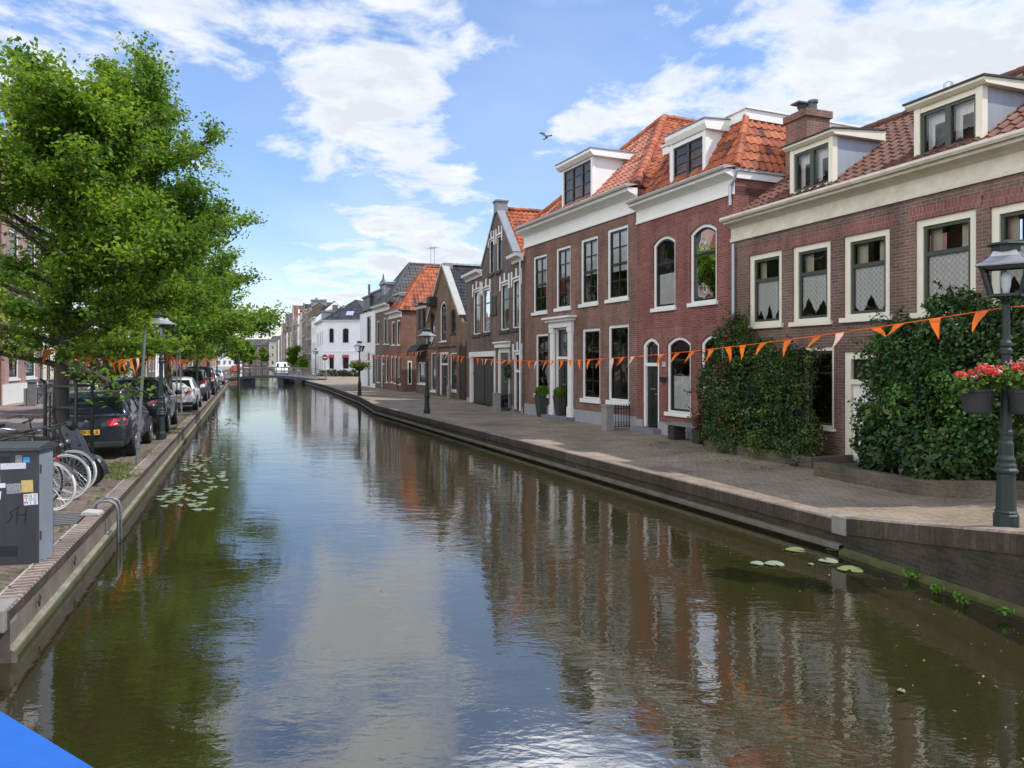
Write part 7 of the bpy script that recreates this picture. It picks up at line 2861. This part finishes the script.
# ------------------------------------------------------------------ electricity cabinet
cb = thing('electricity_cabinet', 'dark grey street cabinet covered with stickers at the left edge', 'cabinet', (-4.97, 7.56, 0), math.radians(10))
CW, CD, CH = 1.25, 0.34, 1.19
mb = MB()
mb.box(-CW, 0, 0, 0.012, -0.02, CH)
mb.box(-CW, 0, CD - 0.012, CD, -0.02, CH)
mb.box(-CW, -CW + 0.012, 0.012, CD - 0.012, -0.02, CH)
mb.build('body', 'cabinet_grey', cb)
mb = MB()
mb.box(-0.012, 0.001, 0.0121, CD - 0.0121, -0.02, CH)
mb.build('side_panel', 'cabinet_side_lit', cb)
mb = MB()
mb.prism_x([(-0.035, CH), (CD + 0.035, CH), (CD + 0.035, CH + 0.04), (CD * 0.5, CH + 0.085), (-0.035, CH + 0.045)], -CW - 0.03, 0.035)
mb.build('lid', 'grey_plastic', cb, bevel=0.006)
mb = MB()
mb.box(-0.652, -0.646, -0.003, 0.0, 0.03, CH - 0.03)
mb.build('door_seam', 'black_ink', cb)
mb = MB()
for k in range(5):
    mb.box(-0.42, -0.2, -0.004, 0.0, 0.10 + 0.022 * k, 0.11 + 0.022 * k)
mb.build('vent', 'black_ink', cb)
for z in (0.25, 0.95):
    mb = MB()
    mb.tube([(0.006, 0.03, z), (0.006, 0.03, z + 0.09)], 0.011, 8)
    mb.build('hinge', 'grey_plastic', cb)
mb = MB()
for k in range(4):
    for sx in (-0.02, -0.6):
        mb.lathe([(0.008, -0.039), (0.006, -0.035)], 8, 0, (sx - 0.12 * k, 0, CH + 0.02), axis='y')
mb.box(-0.012, 0.0005, -0.0015, 0.0, 0.0, CH)
mb.build('trim', 'grey_plastic', cb)


def sticker(u0, v0, u1, v1, m, rot=0.0):
    xa, xb = -(39 - u0) / 95.2, -(39 - u1) / 95.2
    za, zb = (564 - v1) / 95.2, (564 - v0) / 95.2
    mb = MB()
    cx, cz = (xa + xb) / 2, (za + zb) / 2
    hw, hh = (xb - xa) / 2, (zb - za) / 2
    pts = [(-hw, -hh), (hw, -hh), (hw, hh), (-hw, hh)]
    c, s_ = math.cos(rot), math.sin(rot)
    mb.prism([(x * c - z * s_, x * s_ + z * c) for x, z in pts], -0.0015 - 0.0005 * (len(cb.children) % 5), 0.0)
    return mb.build('sticker', m, cb, loc=(cx, 0, cz)), cx, cz


sticker(-4, 455.5, 3.2, 467, 'sticker_white', 0.03)
sticker(4.5, 456, 13, 462, 'black_ink')
sticker(18, 455, 24, 462.3, 'sticker_grey', -0.04)
sticker(25, 457, 31, 462.3, 'sticker_blue')
sticker(4.5, 462.6, 27.4, 468.6, 'sticker_lilac', 0.02)
sticker(-5, 470.5, 4, 482, 'sticker_lilac', 0.05)
sticker(-3, 482.5, 9, 487, 'sticker_white', 0.03)
sticker(10, 483, 23, 493, 'sticker_grey', 0.05)
sticker(-6, 490, 5, 498, 'sticker_white', -0.1)
g_, cx, cz = sticker(23.4, 480, 34, 492, 'sticker_gold', 0.03)
w_, cx, cz = sticker(25.5, 493.6, 38.3, 504.7, 'sticker_white', 0.05)
for i, (ch, m) in enumerate((('W', 'ink_red'), ('A', 'ink_green'), ('Y', 'ink_red'), ('T', 'ink_red'), ('O', 'ink_green'), ('G', 'sticker_blue'), ('M', 'ink_purple'), ('I', 'ink_red'), ('X', 'ink_purple'))):
    text_mesh(ch, 0.045, 'lettering', m, w_, (-0.042 + 0.042 * (i % 3), -0.005, 0.036 - 0.036 * (i // 3)), (PI / 2, 0, 0), 0.0005)
mb = MB()
for pts in ([(-0.17, 0.62), (-0.27, 0.55), (-0.25, 0.50), (-0.30, 0.44)], [(-0.20, 0.60), (-0.21, 0.43)], [(-0.12, 0.60), (-0.13, 0.42)], [(-0.21, 0.52), (-0.12, 0.52)]):
    for a, b in zip(pts, pts[1:]):
        mb.bar((a[0], -0.001, a[1]), (b[0], -0.001, b[1]), 0.016, 0.002, up=(0, 1, 0))
mb.build('graffiti', 'black_ink', cb)

# ------------------------------------------------------------------ things on the left quay edge
gp = ground_at(66, 519)
gr = thing('drain_grating', 'ribbed metal grating in the pavement behind the cabinet', 'grating', (gp.x, gp.y, 0), math.atan2(0.939, -0.345))
mb = MB()
mb.box(-0.42, 0.42, -0.22, 0.22, 0.002, 0.008)
mb.build('frame', 'rust_iron', gr)
mb = MB()
for i in range(7):
    x = -0.36 + 0.72 * i / 6
    mb.box(x - 0.03, x + 0.03, -0.2, 0.2, 0.0082, 0.0115)
mb.build('rib', 'galvanised', gr)
lx_, ly_ = lerp_path(L_EDGE, 10.3), 10.3
ld = thing('quay_ladder', 'steel quay ladder with two curved handrails over the left coping', 'ladder', (lx_, ly_, 0), math.atan2(0.939, -0.345))
for sx in (-0.12, 0.12):
    mb = MB()
    mb.tube([(sx, 0.16, 0.0), (sx, 0.155, 0.06), (sx, 0.12, 0.12), (sx, 0.05, 0.155), (sx, -0.05, 0.15), (sx, -0.13, 0.10), (sx, -0.16, 0.0), (sx, -0.16, -0.8)], 0.019, 8)
    mb.build('handrail', 'galvanised', ld, smooth=True)
for z in (-0.12, -0.38):
    mb = MB()
    mb.tube([(-0.12, -0.16, z), (0.12, -0.16, z)], 0.014, 6)
    mb.build('rung', 'rust_iron', ld)
bp_ = ground_at(92, 515.5)
mb = MB()
mb.prism([(-0.12, 0.0), (0.12, 0.0), (0.11, 0.05), (-0.08, 0.07), (-0.11, 0.05)], -0.09, 0.10)
tag(mb.build('concrete_block', 'white_concrete', bevel=0.015, loc=(bp_.x, bp_.y, 0.008), rotz=0.15), 'small white concrete block lying on the coping by the ladder', 'block')
# specks and fallen leaves drifting on the water
rng = np.random.default_rng(93)
n_ = 260
yy_ = rng.uniform(4.6, 16, n_)
xx_ = np.array([lerp_path(R_EDGE, y) for y in yy_]) - 0.3 - np.abs(rng.normal(0, 2.2, n_))
P = np.stack([xx_, yy_, np.full(n_, WATER_Z + 0.006)], 1)
fl = leaf_mesh('floating_leaves', P, np.tile([0, 0, 1.0], (n_, 1)), 0.028, 'leaf_fallen', None, rng, jit=0.12, fold=0.03)
tag(fl, 'small leaves and specks drifting on the canal near the right wall', 'leaves', kind='stuff')
# thin grey poles
for u, v, h, ln_, lab in ((137, 465.0, 3.0, 0.055, 'thin grey pole leaning slightly beside the charcoal estate'), (176, 421.5, 2.9, 0.02, 'thin grey pole behind the white car, left of two'), (181.5, 418.5, 2.9, -0.02, 'thin grey pole behind the white car, right of two')):
    p = ground_at(u, v)
    r = thing('sign_pole', lab, 'pole', p, 0.3, 'thin grey poles along the left quay')
    r.rotation_euler = (0, ln_, 0.3)
    mb = MB()
    mb.tube([(0, 0, -0.05), (0, 0, h)], 0.03, 10)
    mb.build('pole', 'galvanised', r)
    mb = MB()
    mb.tube([(0, 0, 0.35), (0, 0, 0.43)], 0.05, 10)
    mb.tube([(0, 0, 0.72), (0, 0, 0.78)], 0.045, 10)
    mb.build('clamp', 'galvanised', r)

# white garden fence before the pink house
fr0 = lpt(34.0) + Vector((0.94, 0.345)) * 1.6
gf = thing('garden_fence', 'low white panel fence with dark posts before the pink brick house', 'fence', (fr0.x, fr0.y, 0), math.atan2(dl.y, dl.x))
for i in range(7):
    mb = MB()
    mb.box(i * 1.9 - 0.16, i * 1.9 + 0.16, -0.16, 0.16, 0, 1.15)
    mb.box(i * 1.9 - 0.2, i * 1.9 + 0.2, -0.2, 0.2, 1.15, 1.22)
    mb.build('post', 'bluestone', gf)
mb = MB()
for i in range(6):
    for z in (0.5, 0.95):
        mb.bar((i * 1.9 + 0.16, 0, z), (i * 1.9 + 1.74, 0, z), 0.04, 0.05)
mb.build('rail', 'black_paint', gf)
mb = MB()
mb.box(0.0, 11.4, 0.25, 0.35, 0.0, 0.85)
mb.build('panel', 'white_paint', gf)
lb = lpt(35) + Vector((0.94, 0.345)) * 3.2
lbed = thing('flower_bed', 'long low raised bed with dry plants on the left pavement', 'planter', (lb.x, lb.y, 0), math.atan2(dl.y, dl.x))
mb = MB()
mb.box(0, 9, -0.5, 0.5, -0.05, 0.32)
mb.build('wall', 'rust_patch', lbed, bevel=0.02)
rng = np.random.default_rng(91)
P = np.stack([rng.uniform(0.1, 8.9, 2500), rng.uniform(-0.45, 0.45, 2500), 0.34 + np.abs(rng.normal(0, 0.12, 2500))], 1)
leaf_mesh('foliage', P, np.tile([0, 0, 1.0], (2500, 1)), 0.13, 'leaf_olive', lbed, rng, jit=0.9)

# weeds along the coping joint and at the waterline
rng = np.random.default_rng(92)
cl_ = []
for i in range(70):
    y = rng.uniform(6.4, 34)
    x = lerp_path(L_EDGE, y) - 0.24 - abs(rng.normal(0, 0.06))
    n = rng.integers(5, 22)
    cl_.append(np.stack([x + rng.normal(0, 0.03, n), y + rng.normal(0, 0.10, n), 0.012 + np.abs(rng.normal(0, 0.016, n))], 1))
for i in range(40):
    q = np.array([ground_at(rng.uniform(98, 128), rng.uniform(464, 480))[:3]])
    n = rng.integers(15, 40)
    cl_.append(q + rng.normal(size=(n, 3)) * np.array([0.12, 0.16, 0.0]) + np.stack([np.zeros(n), np.zeros(n), 0.015 + np.abs(rng.normal(0, 0.03, n))], 1))
P = np.concatenate(cl_)
wd = leaf_mesh('weeds', P, np.tile([0, 0, 1.0], (len(P), 1)), 0.05, 'leaf_grass', None, rng, jit=0.9, aspect=0.4)
tag(wd, 'tufts of grass and weeds in the joints of the left quay', 'weeds', kind='stuff')
cl_ = []
for k_ in range(46):
    t_ = rng.uniform(0, 1) ** 1.3
    y = 15.3 + 3.0 * t_
    q = apos(rng.uniform(-3.5, 8.0), -1.28 - 0.25 * abs(rng.normal()) - (0.55 if rng.uniform() < 0.5 else 0.0))
    n = rng.integers(10, 40)
    zz = ramp(q.x, q.y)
    cl_.append(np.stack([q.x + rng.normal(0, 0.12, n), q.y + rng.normal(0, 0.12, n), zz + 0.006 + np.abs(rng.normal(0, 0.006, n))], 1))
P = np.concatenate(cl_)
wd = leaf_mesh('moss_and_leaves', P, np.tile([0, 0, 1.0], (len(P), 1)), 0.03, 'leaf_grass', None, rng, jit=0.5, aspect=0.6)
tag(wd, 'moss and small fallen leaves along the foot of the garden walls', 'moss', kind='stuff')
for i, (u, v, lab) in enumerate(((913, 576, 'small fern growing from the dark quay wall at the waterline, leftmost'), (939, 590, 'leafy wall plant at the waterline below the flower lamp'), (963, 600, 'wall plant at the waterline, right of the leafy one'), (1006, 614, 'wall plant at the waterline nearest the right edge'))):
    p = ground_at(u, v, -0.40)
    rng = np.random.default_rng(95 + i)
    P = rng.normal(size=(70, 3)) * np.array([0.03, 0.045, 0.02]) + np.array([0, 0, 0.02])
    o = leaf_mesh('wall_plant', P, np.tile([-0.5, 0, 0.8], (70, 1)), 0.05, 'leaf_box', None, rng, jit=0.8)
    o.location = (p.x - 0.02, p.y, p.z)
    tag(o, lab, 'plant', 'plants on the quay wall')

# ------------------------------------------------------------------ lily pads
rr = random.Random(17)


def pad(x, y, r, label, m, group, tilt=0.0):
    mb = MB()
    n = 16
    rot = rr.uniform(0, 6)
    pts = []
    for i in range(n + 1):
        a = rot + 0.22 + (2 * PI - 0.44) * i / n
        q = r * (1 + 0.05 * math.sin(3 * a + x))
        pts.append((q * math.cos(a), q * 0.92 * math.sin(a), 0.012 + 0.006 * math.sin(2 * a)))
    mb.face([(0, 0, 0.008)] + pts)
    mb.face([(0, 0, 0.0)] + [(a, b, c - 0.006) for a, b, c in pts][::-1])
    for (a, b) in zip(pts, pts[1:]):
        mb.face([(a[0], a[1], a[2] - 0.006), (b[0], b[1], b[2] - 0.006), b, a])
    o = mb.build('lily_pad', m, loc=(x, y, WATER_Z + 0.004))
    tag(o, label, 'lily pad', group)


for u, v, r_, m, lab in ((756.5, 564, 0.085, 'lily_underside', 'small pale lily pad, leftmost of those by the right quay wall'), (774, 564.5, 0.12, 'lily_underside', 'pale curled lily pad, second from the left by the right quay wall'),
                         (795, 550.5, 0.13, 'lily_green', 'green lily pad nearest the corner stone of the right quay wall'), (828, 561.5, 0.12, 'lily_underside', 'whitish lily pad in the middle of the right group'),
                         (836, 550, 0.12, 'lily_green', 'green lily pad close under the right quay wall'), (850, 570, 0.15, 'lily_green', 'largest green lily pad of the right group'), (810.5, 565, 0.04, 'lily_green', 'tiny lily pad in the middle of the right group'),
                         (901, 692, 0.03, 'lily_green', 'tiny yellow leaf floating alone in the lower right of the canal')):
    p = ground_at(u, v, WATER_Z)
    pad(p.x, p.y, r_, lab, m, 'lily pads by the right quay')
placed = []
tries = 0
while len(placed) < 95 and tries < 8000:
    tries += 1
    y = rr.choice((rr.uniform(12.3, 16.0), rr.uniform(13.2, 20), rr.uniform(16, 34)))
    ex_ = lerp_path(L_EDGE, y)
    x = ex_ + 0.35 + rr.betavariate(1.4, 2.2) * (1.35 if y < 20 else 1.5)
    r_ = rr.uniform(0.05, 0.12)
    if any((x - a) ** 2 + (y - b) ** 2 < (r_ + c) ** 2 * 0.8 for a, b, c in placed):
        continue
    if math.sin(y * 1.7) * math.sin(x * 2.3 + y) < -0.25:
        continue
    placed.append((x, y, r_))
    pad(x, y, r_, 'one of the many lily pads floating along the left quay wall', rr.choice(('lily_green', 'lily_underside', 'lily_underside')), 'lily pads along the left quay')

# ------------------------------------------------------------------ far white footbridge
bl = Vector((lerp_path(L_EDGE, 84) - 1.0, 85.0, 0))
br_ = Vector((lerp_path(R_EDGE, 84) + 1.5, 83.0, 0))
fb_ = thing('footbridge', 'low bridge with pale railings across the canal in the distance', 'bridge', bl, math.atan2(br_.y - bl.y, br_.x - bl.x))
BL = (br_ - bl).length
mb = MB()
n = 12


def deckz(t):
    return 0.12 + 0.45 * math.sin(PI * min(max(t, 0), 1)) ** 0.8


for i in range(n):
    xa, xb = BL * i / n, BL * (i + 1) / n
    za, zb = deckz(i / n), deckz((i + 1) / n)
    v = [(xa, 0, za - 0.3), (xb, 0, zb - 0.3), (xb, 3.2, zb - 0.3), (xa, 3.2, za - 0.3), (xa, 0, za), (xb, 0, zb), (xb, 3.2, zb), (xa, 3.2, za)]
    mb.faces(v, [(3, 2, 1, 0), (4, 5, 6, 7), (0, 1, 5, 4), (2, 3, 7, 6)])
mb.build('deck', 'dark_lead', fb_)
for yy in (0.05, 3.15):
    mb = MB()
    for i in range(n + 1):
        x = BL * i / n
        mb.bar((x, yy, deckz(i / n) - 0.1), (x, yy, deckz(i / n) + 0.95), 0.08, 0.08)
    for i in range(n):
        for dz in (0.5, 0.95):
            mb.bar((BL * i / n, yy, deckz(i / n) + dz), (BL * (i + 1) / n, yy, deckz((i + 1) / n) + dz), 0.07, 0.08)
    mb.build('railing', 'pale_concrete', fb_)
for f in (0.18, 0.62):
    mb = MB()
    mb.box(BL * f - 0.35, BL * f + 0.35, 0.2, 3.0, -0.9, deckz(f) - 0.3)
    mb.build('pier', 'dark_lead', fb_)
mp = ground_at(238.5, 389.5, WATER_Z)
r = thing('mooring_post', 'dark wooden post with a crossbar standing in the canal before the distant bridge', 'post', (mp.x, mp.y, WATER_Z))
mb = MB()
mb.tube([(0, 0, -0.6), (0, 0, 3.3)], 0.13, 8)
mb.build('post', 'brown_wood', r)
mb = MB()
mb.box(-0.45, 0.45, -0.04, 0.04, 2.4, 2.55)
mb.build('crossbar', 'brown_wood', r)

# ------------------------------------------------------------------ blue bridge railing at the photographer's feet
br0, br1 = Vector((-3.54, 3.0, 0)), Vector((1.6, -0.41, 0))
d_ = (br1 - br0)
RL = d_.length
rt = thing('bridge_railing', 'bright blue bridge railing cutting the lower left corner', 'railing', br0, math.atan2(d_.y, d_.x))
mb = MB()
mb.prism_x([(-0.075, 1.40), (0.04, 1.40), (0.045, 1.46), (0.034, 1.485), (-0.062, 1.485), (-0.078, 1.465)], 0, RL)
mb.build('handrail', 'blue_paint', rt, bevel=0.0)
mb = MB()
for i in range(int(RL / 0.13)):
    mb.bar((0.06 + 0.13 * i, 0, 0.62), (0.06 + 0.13 * i, 0, 1.40), 0.018, 0.018)
o = mb.build('baluster', 'blue_paint', rt)
tag(o, kind='stuff')
for i in range(4):
    mb = MB()
    mb.bar((0.1 + (RL - 0.2) * i / 3, 0, 0.5), (0.1 + (RL - 0.2) * i / 3, 0, 1.40), 0.06, 0.06)
    mb.build('railing_post', 'blue_paint', rt)
mb = MB()
mb.box(0, RL, -0.025, 0.025, 0.58, 0.63)
mb.build('bottom_rail', 'blue_paint', rt)
bd = thing('bridge', 'deck of the bridge the photograph is taken from', 'bridge', br0, math.atan2(d_.y, d_.x))
mb = MB()
mb.box(-3.0, RL + 5.5, -6.0, 0.12, 0.25, 0.5)
mb.build('deck', 'asphalt', bd)

# ------------------------------------------------------------------ a bird in the sky
p = Vector(((547 - 512) / F * 45, 45, CAMZ + (362 - 137) * 45 / F))
bd_ = thing('bird', 'dark bird flying in the sky above the houses', 'bird', p, 0.9)
mb = MB()
mb.lathe([(0.01, -0.22), (0.05, -0.14), (0.07, 0.0), (0.055, 0.1), (0.045, 0.15), (0.04, 0.19), (0.012, 0.23), (0.004, 0.27)], 10, axis='x')
mb.face([(-0.18, -0.03, 0), (-0.18, 0.03, 0), (-0.36, 0.07, 0.01), (-0.36, -0.07, 0.01)])
for sy in (-1, 1):
    for (xa, xb, ya, yb, za, zb) in ((0.10, -0.08, 0.04, 0.2, 0.02, 0.12), (0.12, -0.10, 0.2, 0.36, 0.12, 0.20), (0.05, -0.12, 0.36, 0.48, 0.20, 0.22)):
        mb.face([(0.10 if ya < 0.1 else xa, sy * ya, za), (xb, sy * ya, za), (xb - 0.02, sy * yb, zb), (xa - 0.02, sy * yb, zb)])
mb.build('body', 'black_ink', bd_, smooth=True)
bd_.rotation_euler = (0.5, -0.7, 0.6)
